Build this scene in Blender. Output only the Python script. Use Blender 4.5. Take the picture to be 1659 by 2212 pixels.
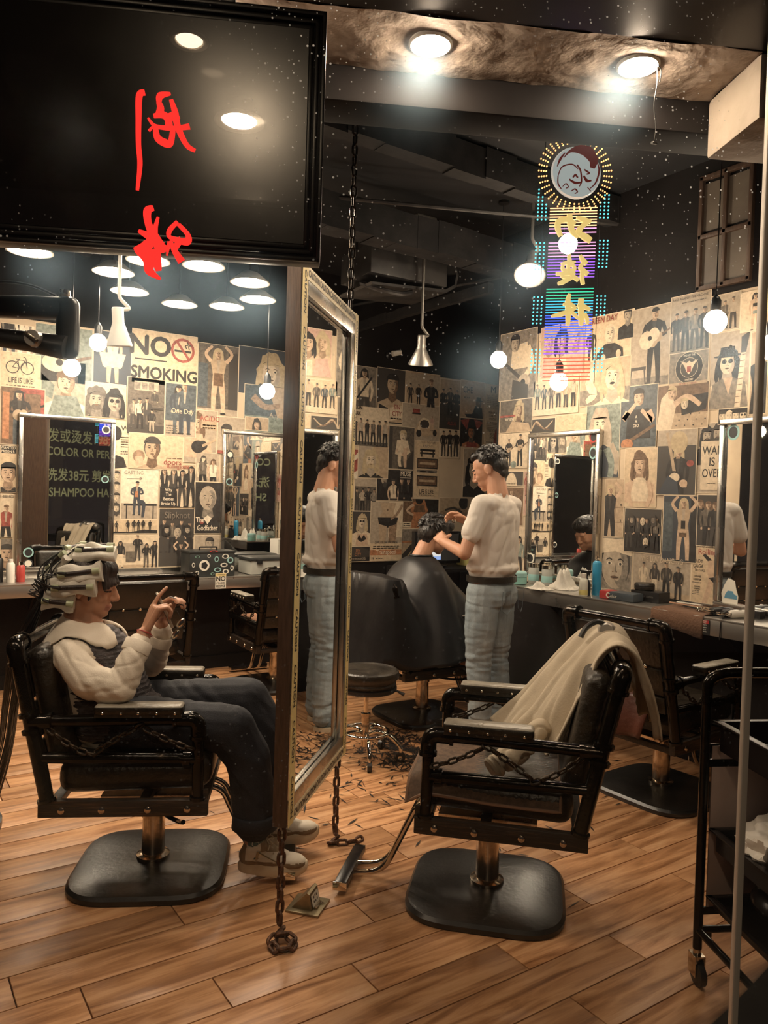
import bpy, bmesh, math, random
from math import sin, cos, pi, radians, atan2, sqrt, hypot
from mathutils import Vector, Matrix, noise as mnoise
random.seed(7)
for _o in list(bpy.data.objects): bpy.data.objects.remove(_o)
scene = bpy.context.scene
COL = scene.collection
# ------------------------------------------------------------------ camera
FPX = 1661.0; CAM_H = 1.42; YAW = radians(34); PITCH = radians(1.3); ROLL = 0.03
FW = Vector((sin(YAW)*cos(PITCH), cos(YAW)*cos(PITCH), -sin(PITCH)))
_r0 = Vector((cos(YAW), -sin(YAW), 0)); _u0 = _r0.cross(FW)
RT = _r0*cos(ROLL)+_u0*sin(ROLL); UP = -_r0*sin(ROLL)+_u0*cos(ROLL)
CAMP = Vector((0, 0, CAM_H))
cam_d = bpy.data.cameras.new('camera'); cam = bpy.data.objects.new('camera', cam_d); COL.objects.link(cam)
cam.matrix_world = Matrix(((RT.x, UP.x, -FW.x, 0), (RT.y, UP.y, -FW.y, 0), (RT.z, UP.z, -FW.z, CAM_H), (0, 0, 0, 1)))
cam_d.sensor_fit = 'VERTICAL'; cam_d.sensor_height = 24.0; cam_d.lens = FPX/2212*24.0
cam_d.clip_start = 0.05; cam_d.clip_end = 200
scene.camera = cam
# ------------------------------------------------------------------ night outside, exposure
world = bpy.data.worlds.new('night'); scene.world = world; world.use_nodes = True
bgn = world.node_tree.nodes['Background']; bgn.inputs[0].default_value = (0.020, 0.014, 0.012, 1); bgn.inputs[1].default_value = 1.0
vs = scene.view_settings; vs.view_transform = 'Standard'; vs.look = 'None'; vs.gamma = 1.0; vs.exposure = 0.22; vs.use_curve_mapping = False
# power of the lamp kinds (shop fittings; the disc power also feeds the added lamps)
E_DISC = 150.0; E_BULB = 95.0; E_DOWN = 330.0
# ------------------------------------------------------------------ geometry of the view (photo frame 1659 x 2212)
def ray(x, y): return FW + RT*((x-829.5)/FPX) - UP*((y-1106)/FPX)
def at_z(x, y, z=0.0):
    d = ray(x, y); return CAMP + d*((z-CAM_H)/d.z)
def at_y(x, y, v):
    d = ray(x, y); return CAMP + d*(v/d.y)
def at_x(x, y, v):
    d = ray(x, y); return CAMP + d*(v/d.x)
def at_d(x, y, t): return CAMP + ray(x, y)*t
def proj(p):
    p = Vector(p)-CAMP; z = p.dot(FW)
    return (829.5+FPX*p.dot(RT)/z, 1106-FPX*p.dot(UP)/z, z) if z > .01 else (-9e3, -9e3, z)
WA = radians(-27); WX = Vector((cos(WA), sin(WA), 0)); WY = Vector((-sin(WA), cos(WA), 0))   # shop window axes
def W(a, b, z): v = WX*a + WY*b; return Vector((v.x, v.y, z))
def at_w(x, y, v):
    d = ray(x, y); p = CAMP + d*(v/d.dot(WY)); return (p.dot(WX), p.dot(WY), p.z)
# ------------------------------------------------------------------ mesh builder
def catmull(pts, n=6, closed=False):
    P = [Vector(p) for p in pts]; out = []; N = len(P)
    rng = range(N if closed else N-1)
    for i in rng:
        if closed: a, b, c, d = P[(i-1) % N], P[i], P[(i+1) % N], P[(i+2) % N]
        else: a, b, c, d = P[max(i-1, 0)], P[i], P[i+1], P[min(i+2, N-1)]
        for k in range(n):
            t = k/n
            out.append(.5*((2*b)+(c-a)*t+(2*a-5*b+4*c-d)*t*t+(3*b-a-3*c+d)*t**3))
    if not closed: out.append(P[-1])
    return out
def arc_path(pts, r, n=5):
    """polyline with rounded corners"""
    P = [Vector(p) for p in pts]; out = [P[0]]
    for i in range(1, len(P)-1):
        a = (P[i-1]-P[i]); b = (P[i+1]-P[i]); k = min(r, a.length*.49, b.length*.49)
        p0 = P[i]+a.normalized()*k; p1 = P[i]+b.normalized()*k
        for j in range(n+1):
            t = j/n; out.append((1-t)**2*p0+2*t*(1-t)*P[i]+t*t*p1)
    out.append(P[-1]); return out
class MB:
    def __init__(s): s.V = []; s.F = []; s.M = []
    def v(s, p): s.V.append(Vector(p)); return len(s.V)-1
    def poly(s, pts, m=0):
        s.F.append([s.v(p) for p in pts]); s.M.append(m); return s
    def box(s, c, d, m=0, rot=None, bev=0.0):
        bm = bmesh.new(); bmesh.ops.create_cube(bm, size=1.0)
        for q in bm.verts: q.co = Vector((q.co.x*d[0], q.co.y*d[1], q.co.z*d[2]))
        if bev > 0: bmesh.ops.bevel(bm, geom=bm.edges[:], offset=min(bev, min(d)*.49), segments=2, affect='EDGES', profile=.6)
        s._bm(bm, c, rot, m); return s
    def _bm(s, bm, c, rot, m):
        o = len(s.V); c = Vector(c); bm.verts.index_update()
        for q in bm.verts:
            p = q.co.copy()
            if rot is not None: p = rot @ p
            s.V.append(p+c)
        for f in bm.faces: s.F.append([o+q.index for q in f.verts]); s.M.append(m)
        bm.free()
    def tube(s, pts, r, n=10, m=0, closed=False, caps=True):
        P = [Vector(p) for p in pts]; N = len(P)
        R = [r]*N if not hasattr(r, '__len__') else list(r)
        T = []
        for i in range(N):
            if closed: t = P[(i+1) % N]-P[(i-1) % N]
            else: t = P[min(i+1, N-1)]-P[max(i-1, 0)]
            T.append(t.normalized() if t.length > 1e-9 else Vector((0, 0, 1)))
        u = T[0].orthogonal().normalized(); rings = []
        for i in range(N):
            u = u-T[i]*u.dot(T[i]); u = u.normalized() if u.length > 1e-6 else T[i].orthogonal().normalized()
            w = T[i].cross(u)
            rings.append([s.v(P[i]+(u*cos(2*pi*k/n)+w*sin(2*pi*k/n))*R[i]) for k in range(n)])
        for i in range(N if closed else N-1):
            a, b = rings[i], rings[(i+1) % N]
            sh = 0
            if closed and i == N-1:
                sh = min(range(n), key=lambda q: (s.V[a[0]]-s.V[b[q]]).length)
            for k in range(n):
                s.F.append([a[k], a[(k+1) % n], b[(k+1+sh) % n], b[(k+sh) % n]]); s.M.append(m)
        if caps and not closed:
            s.F.append(rings[0][::-1]); s.M.append(m); s.F.append(rings[-1]); s.M.append(m)
        return s
    def cyl(s, p, q, r0, r1=None, n=16, m=0): return s.tube([p, q], [r0, r0 if r1 is None else r1], n, m)
    def lathe(s, prof, n=20, m=0, mat=None):
        mat = mat or Matrix(); rings = []
        for (r, z) in prof:
            if r < 1e-6: rings.append([s.v(mat @ Vector((0, 0, z)))])
            else: rings.append([s.v(mat @ Vector((r*cos(2*pi*k/n), r*sin(2*pi*k/n), z))) for k in range(n)])
        for a, b in zip(rings, rings[1:]):
            for k in range(n):
                f = [a[k % len(a)], a[(k+1) % len(a)], b[(k+1) % len(b)], b[k % len(b)]]
                g = []
                for i in f:
                    if i not in g: g.append(i)
                if len(g) > 2: s.F.append(g); s.M.append(m)
        if len(rings[0]) > 1: s.F.append(rings[0][::-1]); s.M.append(m)
        if len(rings[-1]) > 1: s.F.append(rings[-1]); s.M.append(m)
        return s
    def ell(s, c, r, nu=14, nv=9, m=0, rot=None):
        mt = Matrix.Translation(Vector(c)) @ (rot.to_4x4() if rot is not None else Matrix()) @ Matrix.Diagonal((r[0], r[1], r[2], 1))
        return s.lathe([(max(0, cos(a)) if 0 < i < nv else 0, sin(a)) for i, a in enumerate([-pi/2+pi*j/nv for j in range(nv+1)])], nu, m, mt)
    def prism(s, poly, z0, z1, m=0, mat=None):
        mat = mat or Matrix(); n = len(poly)
        a = [s.v(mat @ Vector((p[0], p[1], z0))) for p in poly]; b = [s.v(mat @ Vector((p[0], p[1], z1))) for p in poly]
        s.F.append(a[::-1]); s.M.append(m); s.F.append(b); s.M.append(m)
        for k in range(n): s.F.append([a[k], a[(k+1) % n], b[(k+1) % n], b[k]]); s.M.append(m)
        return s
    def add(s, o, mat=None):
        k = len(s.V); mat = mat or Matrix()
        s.V += [mat @ p for p in o.V]; s.F += [[k+i for i in f] for f in o.F]; s.M += o.M; return s
    def mesh(s, name, mats, sharp=38):
        me = bpy.data.meshes.new(name); me.from_pydata([tuple(p) for p in s.V], [], s.F)
        for mm in (mats if isinstance(mats, (list, tuple)) else [mats]): me.materials.append(MAT[mm] if isinstance(mm, str) else mm)
        if len(me.materials) > 1: me.polygons.foreach_set('material_index', s.M)
        me.update()
        bm = bmesh.new(); bm.from_mesh(me); bmesh.ops.recalc_face_normals(bm, faces=bm.faces[:]); bm.to_mesh(me); bm.free()
        for p in me.polygons: p.use_smooth = True
        me.set_sharp_from_angle(angle=radians(sharp)); return me
    def build(s, name, mats, parent=None, sharp=38): return link(name, s.mesh(name, mats, sharp), parent)
def link(name, data, parent=None, loc=(0, 0, 0), rz=0.0):
    o = bpy.data.objects.new(name, data); COL.objects.link(o); o.location = loc; o.rotation_euler = (0, 0, rz)
    if parent is not None: o.parent = parent
    return o
def tag(o, label, cat, group=None, kind=None):
    if label: o['label'] = label
    if cat: o['category'] = cat
    if group: o['group'] = group
    if kind: o['kind'] = kind
    return o
def struct(o): o['kind'] = 'structure'; return o
def thing(name, label, cat, loc=(0, 0, 0), rz=0.0, group=None): return tag(link(name, None, None, loc, rz), label, cat, group)
def copy_tree(o, parent=None):
    c = o.copy(); COL.objects.link(c); c.parent = parent
    for ch in list(o.children):
        copy_tree(ch, c)
    return c
_txt = {}
def text_mb(txt, size=1.0, bold=0.0, align='CENTER', sx=1.0):
    """flat lettering, local x right, y up, centred; returns MB"""
    key = (txt, align)
    if key not in _txt:
        cu = bpy.data.curves.new('t', 'FONT'); cu.body = txt; cu.size = 1.0; cu.align_x = align; cu.align_y = 'CENTER'
        cu.resolution_u = 3; cu.fill_mode = 'FRONT'
        ob = bpy.data.objects.new('t', cu); COL.objects.link(ob)
        dg = bpy.context.evaluated_depsgraph_get(); me = bpy.data.meshes.new_from_object(ob.evaluated_get(dg))
        _txt[key] = ([v.co.copy() for v in me.vertices], [list(p.vertices) for p in me.polygons])
        bpy.data.objects.remove(ob); bpy.data.curves.remove(cu); bpy.data.meshes.remove(me)
    V, F = _txt[key]; mb = MB()
    for dx, dy in (((0, 0),) if bold < .004 else ((0, 0), (bold, 0), (-bold, 0), (0, bold), (0, -bold), (bold*.7, bold*.7), (-bold*.7, -bold*.7))):
        k = len(mb.V); zz = .00006*(k//max(1, len(V))); mb.V += [Vector(((p.x+dx)*size*sx, (p.y+dy)*size, zz)) for p in V]; mb.F += [[k+i for i in f] for f in F]; mb.M += [0]*len(F)
    return mb
def stroke2d(pts, ws, n=5):
    """brush stroke outline polygon in 2-D from centre line and widths"""
    C3 = catmull([(p[0], p[1], 0) for p in pts], n); N = len(C3); L = []; R = []
    for i, p in enumerate(C3):
        t = (C3[min(i+1, N-1)]-C3[max(i-1, 0)]).normalized(); q = Vector((-t.y, t.x, 0))
        f = i/(N-1)*(len(ws)-1); k = min(int(f), len(ws)-2) if len(ws) > 1 else 0
        w = (ws[k]+(ws[k+1]-ws[k])*(f-k) if len(ws) > 1 else ws[0])*.5
        L.append(p+q*w); R.append(p-q*w)
    return L, R
def stroke_into(mb, pts, ws, th, m=0, mat=None, n=5):
    L, R = stroke2d(pts, ws, n); mat = mat or Matrix()
    for i in range(len(L)-1):
        q = [L[i], L[i+1], R[i+1], R[i]]
        lo = [mb.v(mat @ Vector((p.x, p.y, 0))) for p in q]; hi = [mb.v(mat @ Vector((p.x, p.y, th))) for p in q]
        for f in ([lo[3], lo[2], lo[1], lo[0]], hi, [lo[0], lo[1], hi[1], hi[0]], [lo[2], lo[3], hi[3], hi[2]]): mb.F.append(f); mb.M.append(m)
        if i == 0: mb.F.append([lo[3], lo[0], hi[0], hi[3]]); mb.M.append(m)
        if i == len(L)-2: mb.F.append([lo[1], lo[2], hi[2], hi[1]]); mb.M.append(m)
# ------------------------------------------------------------------ materials
MAT = {}
def mat(name, col, rough=.5, metal=0.0, col2=None, scale=8.0, fac=(.4, .65), bump=0.0, bscale=None, stretch=(1, 1, 1), spec=.5, emit=None, estr=0.0, coat=0.0, rvar=0.0, coords='Object', detail=6.0):
    m = bpy.data.materials.new(name); m.use_nodes = True; nt = m.node_tree; N = nt.nodes; Lk = nt.links
    b = N['Principled BSDF']; b.inputs['Base Color'].default_value = (*col, 1); b.inputs['Roughness'].default_value = rough
    b.inputs['Metallic'].default_value = metal; b.inputs['Specular IOR Level'].default_value = spec; b.inputs['Coat Weight'].default_value = coat
    if emit: b.inputs['Emission Color'].default_value = (*emit, 1); b.inputs['Emission Strength'].default_value = estr
    if col2 is not None or bump or rvar:
        tc = N.new('ShaderNodeTexCoord'); mp = N.new('ShaderNodeMapping'); mp.inputs['Scale'].default_value = stretch
        Lk.new(tc.outputs[coords], mp.inputs[0])
        nz = N.new('ShaderNodeTexNoise'); nz.inputs['Scale'].default_value = scale; nz.inputs['Detail'].default_value = detail; nz.inputs['Roughness'].default_value = .62
        Lk.new(mp.outputs[0], nz.inputs['Vector'])
        rp = N.new('ShaderNodeMapRange'); rp.inputs[1].default_value = fac[0]; rp.inputs[2].default_value = fac[1]; Lk.new(nz.outputs[0], rp.inputs[0])
        if col2 is not None:
            mx = N.new('ShaderNodeMix'); mx.data_type = 'RGBA'; mx.inputs[6].default_value = (*col, 1); mx.inputs[7].default_value = (*col2, 1)
            Lk.new(rp.outputs[0], mx.inputs[0]); Lk.new(mx.outputs[2], b.inputs['Base Color'])
        if rvar:
            r2 = N.new('ShaderNodeMapRange'); r2.inputs[3].default_value = max(.02, rough-rvar); r2.inputs[4].default_value = min(1, rough+rvar)
            Lk.new(rp.outputs[0], r2.inputs[0]); Lk.new(r2.outputs[0], b.inputs['Roughness'])
        if bump:
            n2 = N.new('ShaderNodeTexNoise'); n2.inputs['Scale'].default_value = bscale or scale*2; n2.inputs['Detail'].default_value = 4; Lk.new(mp.outputs[0], n2.inputs['Vector'])
            bp = N.new('ShaderNodeBump'); bp.inputs['Strength'].default_value = min(1, bump); bp.inputs['Distance'].default_value = .01; Lk.new(n2.outputs[0], bp.inputs['Height']); Lk.new(bp.outputs[0], b.inputs['Normal'])
    MAT[name] = m; return m
def emis(name, col, s):
    m = bpy.data.materials.new(name); m.use_nodes = True; nt = m.node_tree; nt.nodes.clear()
    e = nt.nodes.new('ShaderNodeEmission'); e.inputs[0].default_value = (*col, 1); e.inputs[1].default_value = s
    o = nt.nodes.new('ShaderNodeOutputMaterial'); nt.links.new(e.outputs[0], o.inputs[0]); MAT[name] = m; return m
mat('black_pipe', (.010, .008, .006), .25, .6, (.045, .026, .012), 22, (.55, .8), bump=.12, rvar=.12)
mat('black_wood', (.014, .009, .006), .42, 0, (.085, .043, .018), 9, (.52, .78), bump=.25, stretch=(1, 14, 14))
mat('leather_dark', (.010, .0075, .005), .42, 0, (.034, .024, .013), 7, (.4, .75), bump=.35, bscale=60, rvar=.12)
mat('leather_pad_lit', (.32, .29, .235), .28, 0, (.17, .15, .12), 16, (.4, .7), bump=.25, bscale=50)  # arm pad leather, paled for the light reflecting off its top
mat('leather_tan', (.50, .27, .17), .45, 0, (.40, .20, .12), 9, bump=.2, bscale=50)
mat('leather_brown', (.09, .028, .016), .35, 0, (.05, .016, .010), 6, bump=.2, bscale=50)
mat('chrome', (.78, .72, .62), .12, 1.0, (.42, .34, .25), 14, (.5, .8), rvar=.08)
mat('worn_chrome', (.60, .52, .42), .26, 1.0, (.24, .16, .09), 16, (.42, .75), rvar=.12)
mat('brushed_steel', (.62, .60, .56), .26, 1.0, (.55, .53, .49), 5, rvar=.06)
mat('steel_counter', (.50, .47, .43), .32, .9, (.44, .41, .37), 3, (.35, .7), rvar=.05)
mat('rubber_base', (.010, .0095, .009), .34, 0, (.022, .020, .018), 4, (.4, .8), bump=.1, bscale=60, rvar=.05)
mat('rust_chain', (.07, .035, .020), .55, .5, (.16, .07, .035), 60, (.45, .65), bump=.5, bscale=90)
mat('dark_chain', (.030, .022, .015), .38, .7, (.11, .07, .04), 50, (.5, .75), bump=.3, bscale=90)
mat('rivet', (.80, .74, .62), .2, 1.0)
mat('woven_mat', (.075, .040, .021), .6, 0, (.16, .092, .052), 40)
mat('mat_cord', (.24, .14, .085), .6)
mat('plaster', (.50, .42, .35), .8, 0, (.20, .155, .125), 6, (.38, .66), bump=1.0, bscale=16, detail=10)
mat('plaster_white', (.40, .34, .28), .8, 0, (.34, .29, .235), 6, bump=.5, bscale=14)
mat('wall_black', (.007, .0052, .005), .7, 0, (.011, .0085, .008), 4, bump=.15, spec=.25)
mat('wall_paper', (.58, .46, .32), .7, 0, (.52, .41, .29), 5, bump=.05)
mat('ceiling_dark', (.006, .006, .0075), .8, 0, (.012, .0115, .013), 3, bump=.3)
mat('beam_dark', (.010, .0095, .010), .7, 0, (.022, .020, .020), 6, bump=.4, spec=.3)
mat('duct_grey', (.035, .033, .033), .5, .3, (.065, .061, .058), 5, rvar=.1)
mat('gloss_black', (.006, .004, .004), .30, 0, spec=.5)
mat('screen_black', (.008, .004, .003), .20, 0, (.010, .006, .004), 3, rvar=.02, spec=.7, coat=.05)
mat('pavement', (.04, .037, .034), .8, 0, (.025, .023, .022), 4, bump=.3)
mat('frame_wood', (.085, .050, .032), .5, 0, (.05, .028, .018), 12, bump=.2, stretch=(8, 8, 1))
mat('mirror', (.86, .87, .86), .012, 1.0)
mat('tape_yellow', (.80, .64, .27), .45, 0, (.72, .57, .27), 20)
mat('tape_pale', (.78, .67, .44), .45)
mat('ink', (.010, .008, .007), .5)
mat('brass', (.36, .30, .19), .42, .85, (.24, .19, .11), 12, rvar=.1)
mat('post_alu', (.62, .57, .50), .42, .35)
mat('mauve_board', (.36, .27, .235), .6, 0, (.30, .22, .19), 6)
mat('plastic_black', (.012, .011, .011), .35, 0)
mat('plastic_white', (.75, .70, .62), .35, 0)
mat('enamel_white', (.78, .74, .66), .35, 0)
mat('grey_metal', (.36, .34, .31), .35, .8)
mat('grout', (.05, .032, .022), .8)
emis('lamp_glow', (1.0, .82, .62), E_DISC)
emis('bulb_glow', (1.0, .81, .60), E_BULB)
emis('down_glow', (1.0, .78, .56), E_DOWN)
# ================================================================== structure
WALL_A = 5.8; WALL_B = 3.8; CEIL = 3.3
def plank_material():
    m = bpy.data.materials.new('wood_plank'); m.use_nodes = True; nt = m.node_tree; N = nt.nodes; L = nt.links; b = N['Principled BSDF']
    tc = N.new('ShaderNodeTexCoord'); oi = N.new('ShaderNodeObjectInfo')
    sc = N.new('ShaderNodeVectorMath'); sc.operation = 'SCALE'; sc.inputs[3].default_value = 1.0
    cx = N.new('ShaderNodeCombineXYZ'); mu = N.new('ShaderNodeMath'); mu.operation = 'MULTIPLY'; mu.inputs[1].default_value = 37.0
    L.new(oi.outputs['Random'], mu.inputs[0]); L.new(mu.outputs[0], cx.inputs[0]); L.new(mu.outputs[0], cx.inputs[1])
    ad = N.new('ShaderNodeVectorMath'); ad.operation = 'ADD'; L.new(tc.outputs['Object'], ad.inputs[0]); L.new(cx.outputs[0], ad.inputs[1])
    mp = N.new('ShaderNodeMapping'); mp.inputs['Scale'].default_value = (1.6, 15, 15); L.new(ad.outputs[0], mp.inputs[0])
    nz = N.new('ShaderNodeTexNoise'); nz.inputs['Scale'].default_value = 1.6; nz.inputs['Detail'].default_value = 7; nz.inputs['Roughness'].default_value = .62; nz.inputs['Distortion'].default_value = .6
    L.new(mp.outputs[0], nz.inputs['Vector'])
    cr = N.new('ShaderNodeValToRGB'); e = cr.color_ramp.elements
    e[0].position = .30; e[0].color = (.22, .092, .034, 1); e[1].position = .72; e[1].color = (.72, .43, .235, 1)
    k = e.new(.46); k.color = (.44, .215, .097, 1); k = e.new(.56); k.color = (.59, .315, .152, 1)
    L.new(nz.outputs[0], cr.inputs[0])
    hs = N.new('ShaderNodeHueSaturation'); mr = N.new('ShaderNodeMapRange'); mr.inputs[3].default_value = .74; mr.inputs[4].default_value = 1.14
    L.new(oi.outputs['Random'], mr.inputs[0]); L.new(mr.outputs[0], hs.inputs['Value']); L.new(cr.outputs[0], hs.inputs['Color']); L.new(hs.outputs[0], b.inputs['Base Color'])
    r = N.new('ShaderNodeMapRange'); r.inputs[3].default_value = .27; r.inputs[4].default_value = .46; L.new(nz.outputs[0], r.inputs[0]); L.new(r.outputs[0], b.inputs['Roughness'])
    bp = N.new('ShaderNodeBump'); bp.inputs['Strength'].default_value = .12; bp.inputs['Distance'].default_value = .004; L.new(nz.outputs[0], bp.inputs['Height']); L.new(bp.outputs[0], b.inputs['Normal'])
    MAT['wood_plank'] = m
plank_material()
def in_room(x, y): return (x*WY.x+y*WY.y) > .97
# floor: grout bed with separate plank tiles proud of the joints
fb = MB(); pts = [W(-3.2, .98, -.012), W(5.2, .98, -.012), Vector((6.2, 6.2, -.012)), Vector((-1.6, 6.2, -.012))]
fb.prism([(p.x, p.y) for p in pts], -.06, -.010)
floor = struct(fb.build('floor', 'grout'))
PL, PW = .90, .152
_pm = MB().box((PL/2, 0, -.006), (PL-.004, PW-.004, .012), bev=.0015).mesh('plank', 'wood_plank')
known = {-1: 1.687, 0: 2.033, 1: 1.68, 2: 1.234}
rest = MB(); cand = []
for k in range(-14, 29):
    y = 1.554+PW*k; off = known.get(k, random.uniform(0, PL))
    j0 = int((-1.5-off)/PL)-1
    for j in range(j0, j0+11):
        x = off+j*PL
        if x > 5.9 or x+PL < -1.5 or y > 5.85: continue
        if not in_room(x+PL/2, y): continue
        cs = [proj((x+PL*a, y+PW*b, 0)) for a in (0, .5, 1) for b in (-.5, .5)]
        inn = [c for c in cs if c[2] > 0 and -40 < c[0] < 1700 and 1380 < c[1] < 2300]
        cand.append((len(inn) > 0, min(c[2] if c[2] > 0 else 99 for c in cs), x, y))
cand.sort(key=lambda c: (not c[0], c[1]))
for i, c in enumerate(cand):
    if c[0] and i < 300: link('plank', _pm, floor, (c[2], c[3], 0))
    else: rest.box((c[2]+PL/2, c[3], -.006), (PL-.004, PW-.004, .012))
if rest.V:
    o = rest.build('plank_field', 'wood_plank', floor); o['kind'] = 'stuff'
# pavement outside the shop window
pv = MB(); pts = [W(-6, -5, 0), W(8, -5, 0), W(8, .98, 0), W(-6, .98, 0)]
pv.prism([(p.x, p.y) for p in pts], -.08, -.02); struct(pv.build('pavement', 'pavement'))
# walls
def wallbox(name, x0, x1, y0, y1, z0, z1, m):
    return struct(MB().box(((x0+x1)/2, (y0+y1)/2, (z0+z1)/2), (x1-x0, y1-y0, z1-z0)).build(name, m))
wallbox('wall_back', -1.6, 6.2, WALL_A+.001, WALL_A+.15, 0, CEIL, 'wall_black')
wallbox('wall_right', WALL_B+.001, WALL_B+.12, -.65, 4.2, 0, CEIL, 'wall_black')
wallbox('wall_far_right', 6.2, 6.3, 3.6, WALL_A+.15, 0, CEIL, 'wall_black')
wallbox('wall_left', -1.75, -1.6, 2.0, WALL_A+.15, 0, CEIL, 'wall_black')
wallbox('trim_1', -1.6, 6.2, WALL_A-.012, WALL_A, .0, .10, 'wall_black')
wallbox('trim_2', WALL_B-.012, WALL_B, -.6, 4.2, .0, .10, 'wall_black')
cb = MB(); pts = [W(-3.2, .9, 0), W(5.2, .9, 0), Vector((6.3, 6.2, 0)), Vector((-1.75, 6.2, 0))]
cb.prism([(p.x, p.y) for p in pts], CEIL, CEIL+.1); struct(cb.build('ceiling', 'ceiling_dark'))
# collage backing paper behind the posters
struct(MB().box((3.3, WALL_A-.0015, 1.68), (5.6, .003, 1.74)).build('wall_paper_back', 'wall_paper'))
struct(MB().box((WALL_B-.0015, 2.4, 1.70), (.003, 3.55, 1.70)).build('wall_paper_right', 'wall_paper'))
# shop window: header, soffit, downstand, panes
def wbox(mb, a0, a1, b0, b1, z0, z1, m=0, bev=0):
    c = W((a0+a1)/2, (b0+b1)/2, (z0+z1)/2); mb.box(c, (a1-a0, b1-b0, z1-z0), m, Matrix.Rotation(WA, 3, 'Z'), bev); return mb
struct(wbox(MB(), -2.6, 4.2, .9, 1.895, 2.602, CEIL).build('trim_3', 'gloss_black'))
def rough_slab(name, a0, a1, b0, b1, z0, z1, m, nx, ny, amp):
    mb = MB(); g = {}
    for i in range(nx+1):
        for j in range(ny+1):
            a = a0+(a1-a0)*i/nx; b = b0+(b1-b0)*j/ny
            z = z0+amp*(mnoise.noise(Vector((a*7, b*9, 3)))+.6*mnoise.noise(Vector((a*19, b*23, 8))))
            g[i, j] = mb.v(W(a, b, z))
    for i in range(nx):
        for j in range(ny): mb.F.append([g[i, j], g[i, j+1], g[i+1, j+1], g[i+1, j]]); mb.M.append(0)
    wbox(mb, a0, a1, b0, b1, z0+amp*1.7, z1); return struct(mb.build(name, m, sharp=60))
rough_slab('soffit', -2.6, 1.19, 1.896, 2.155, 2.60, 2.75, 'plaster', 240, 20, .006)
struct(wbox(MB(), 1.185, 1.40, 1.897, 2.153, 2.43, 2.60, bev=.012).build('trim_4', 'plaster_white'))
struct(wbox(MB(), -2.6, 4.2, 2.157, 2.30, 2.508, CEIL, bev=.01).build('trim_5', 'wall_black'))
# ================================================================== chains
def link_mb(L, r, w):
    """one stadium link along x"""
    h = w/2-r; a = L/2-w/2; pts = []
    for k in range(7): t = -pi/2+pi*k/6; pts.append((a+h*cos(t), h*sin(t), 0))
    for k in range(7): t = pi/2+pi*k/6; pts.append((-a+h*cos(t), h*sin(t), 0))
    return MB().tube(pts, r, 7, 0, closed=True)
def chain(parent, path, L, r, w, material, name='chain', separate=False, label=None):
    P = [Vector(p) for p in path]; seg = [(P[i+1]-P[i]).length for i in range(len(P)-1)]; tot = sum(seg)
    pitch = L-2*r*1.15; n = max(2, round(tot/pitch)); lm = link_mb(L, r, w); xs = []
    for k in range(n):
        s = (k+.5)/n*tot; i = 0
        while i < len(seg)-1 and s > seg[i]: s -= seg[i]; i += 1
        p = P[i].lerp(P[i+1], s/seg[i]); t = (P[i+1]-P[i]).normalized()
        u = t.orthogonal().normalized() if abs(t.z) > .97 else t.cross(Vector((0, 0, 1))).normalized()
        if abs(t.z) > .97: u = Vector((1, 0, 0)); u = (u-t*u.dot(t)).normalized()
        w_ = t.cross(u); ang = (pi/4+.3*random.uniform(-.5, .5)) + (pi/2 if k % 2 else 0)
        b = u*cos(ang)+w_*sin(ang); c = t.cross(b)
        m4 = Matrix(((t.x, b.x, c.x, p.x), (t.y, b.y, c.y, p.y), (t.z, b.z, c.z, p.z), (0, 0, 0, 1))); xs.append(m4)
    if separate:
        e = link(name, None, parent) if name else parent
        me = lm.mesh('link', material)
        for m4 in xs:
            o = link('link', me, e); o.matrix_local = m4
        return e
    mb = MB()
    for m4 in xs: mb.add(lm, m4)
    return mb.build(name, material, parent)
def sag(a, b, d, n=10):
    a = Vector(a); b = Vector(b); return [a.lerp(b, i/n)-Vector((0, 0, d*4*(i/n)*(1-i/n))) for i in range(n+1)]
# ================================================================== barber chairs
def squircle(h, bul, n=48):
    out = []
    for k in range(n):
        t = 2*pi*k/n; c, s_ = cos(t), sin(t); e = 2/5.0
        out.append((h*math.copysign(abs(c)**e, c)*(1+bul*(1-abs(s_)**2)*.5), h*math.copysign(abs(s_)**e, s_)*(1+bul*(1-abs(c)**2)*.5)))
    return out
def rounded_pad(c, d, bev, puff=.0, seg=3):
    bm = bmesh.new(); bmesh.ops.create_cube(bm, size=1.0)
    for q in bm.verts: q.co = Vector((q.co.x*d[0], q.co.y*d[1], q.co.z*d[2]))
    bmesh.ops.bevel(bm, geom=bm.edges[:], offset=min(bev, min(d)*.48), segments=seg, affect='EDGES', profile=.5)
    mb = MB(); mb._bm(bm, c, None, 0); return mb
BT = lambda z: -.30-.216*(z-.36)       # rear post x at height z
RIV = MB().ell((0, 0, 0), (.0055, .0045, .0055), 8, 6).mesh('rivet', 'rivet'); RIVB = MB().ell((0, 0, 0), (.005, .009, .009), 8, 6).mesh('rivet', 'rivet')
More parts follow.
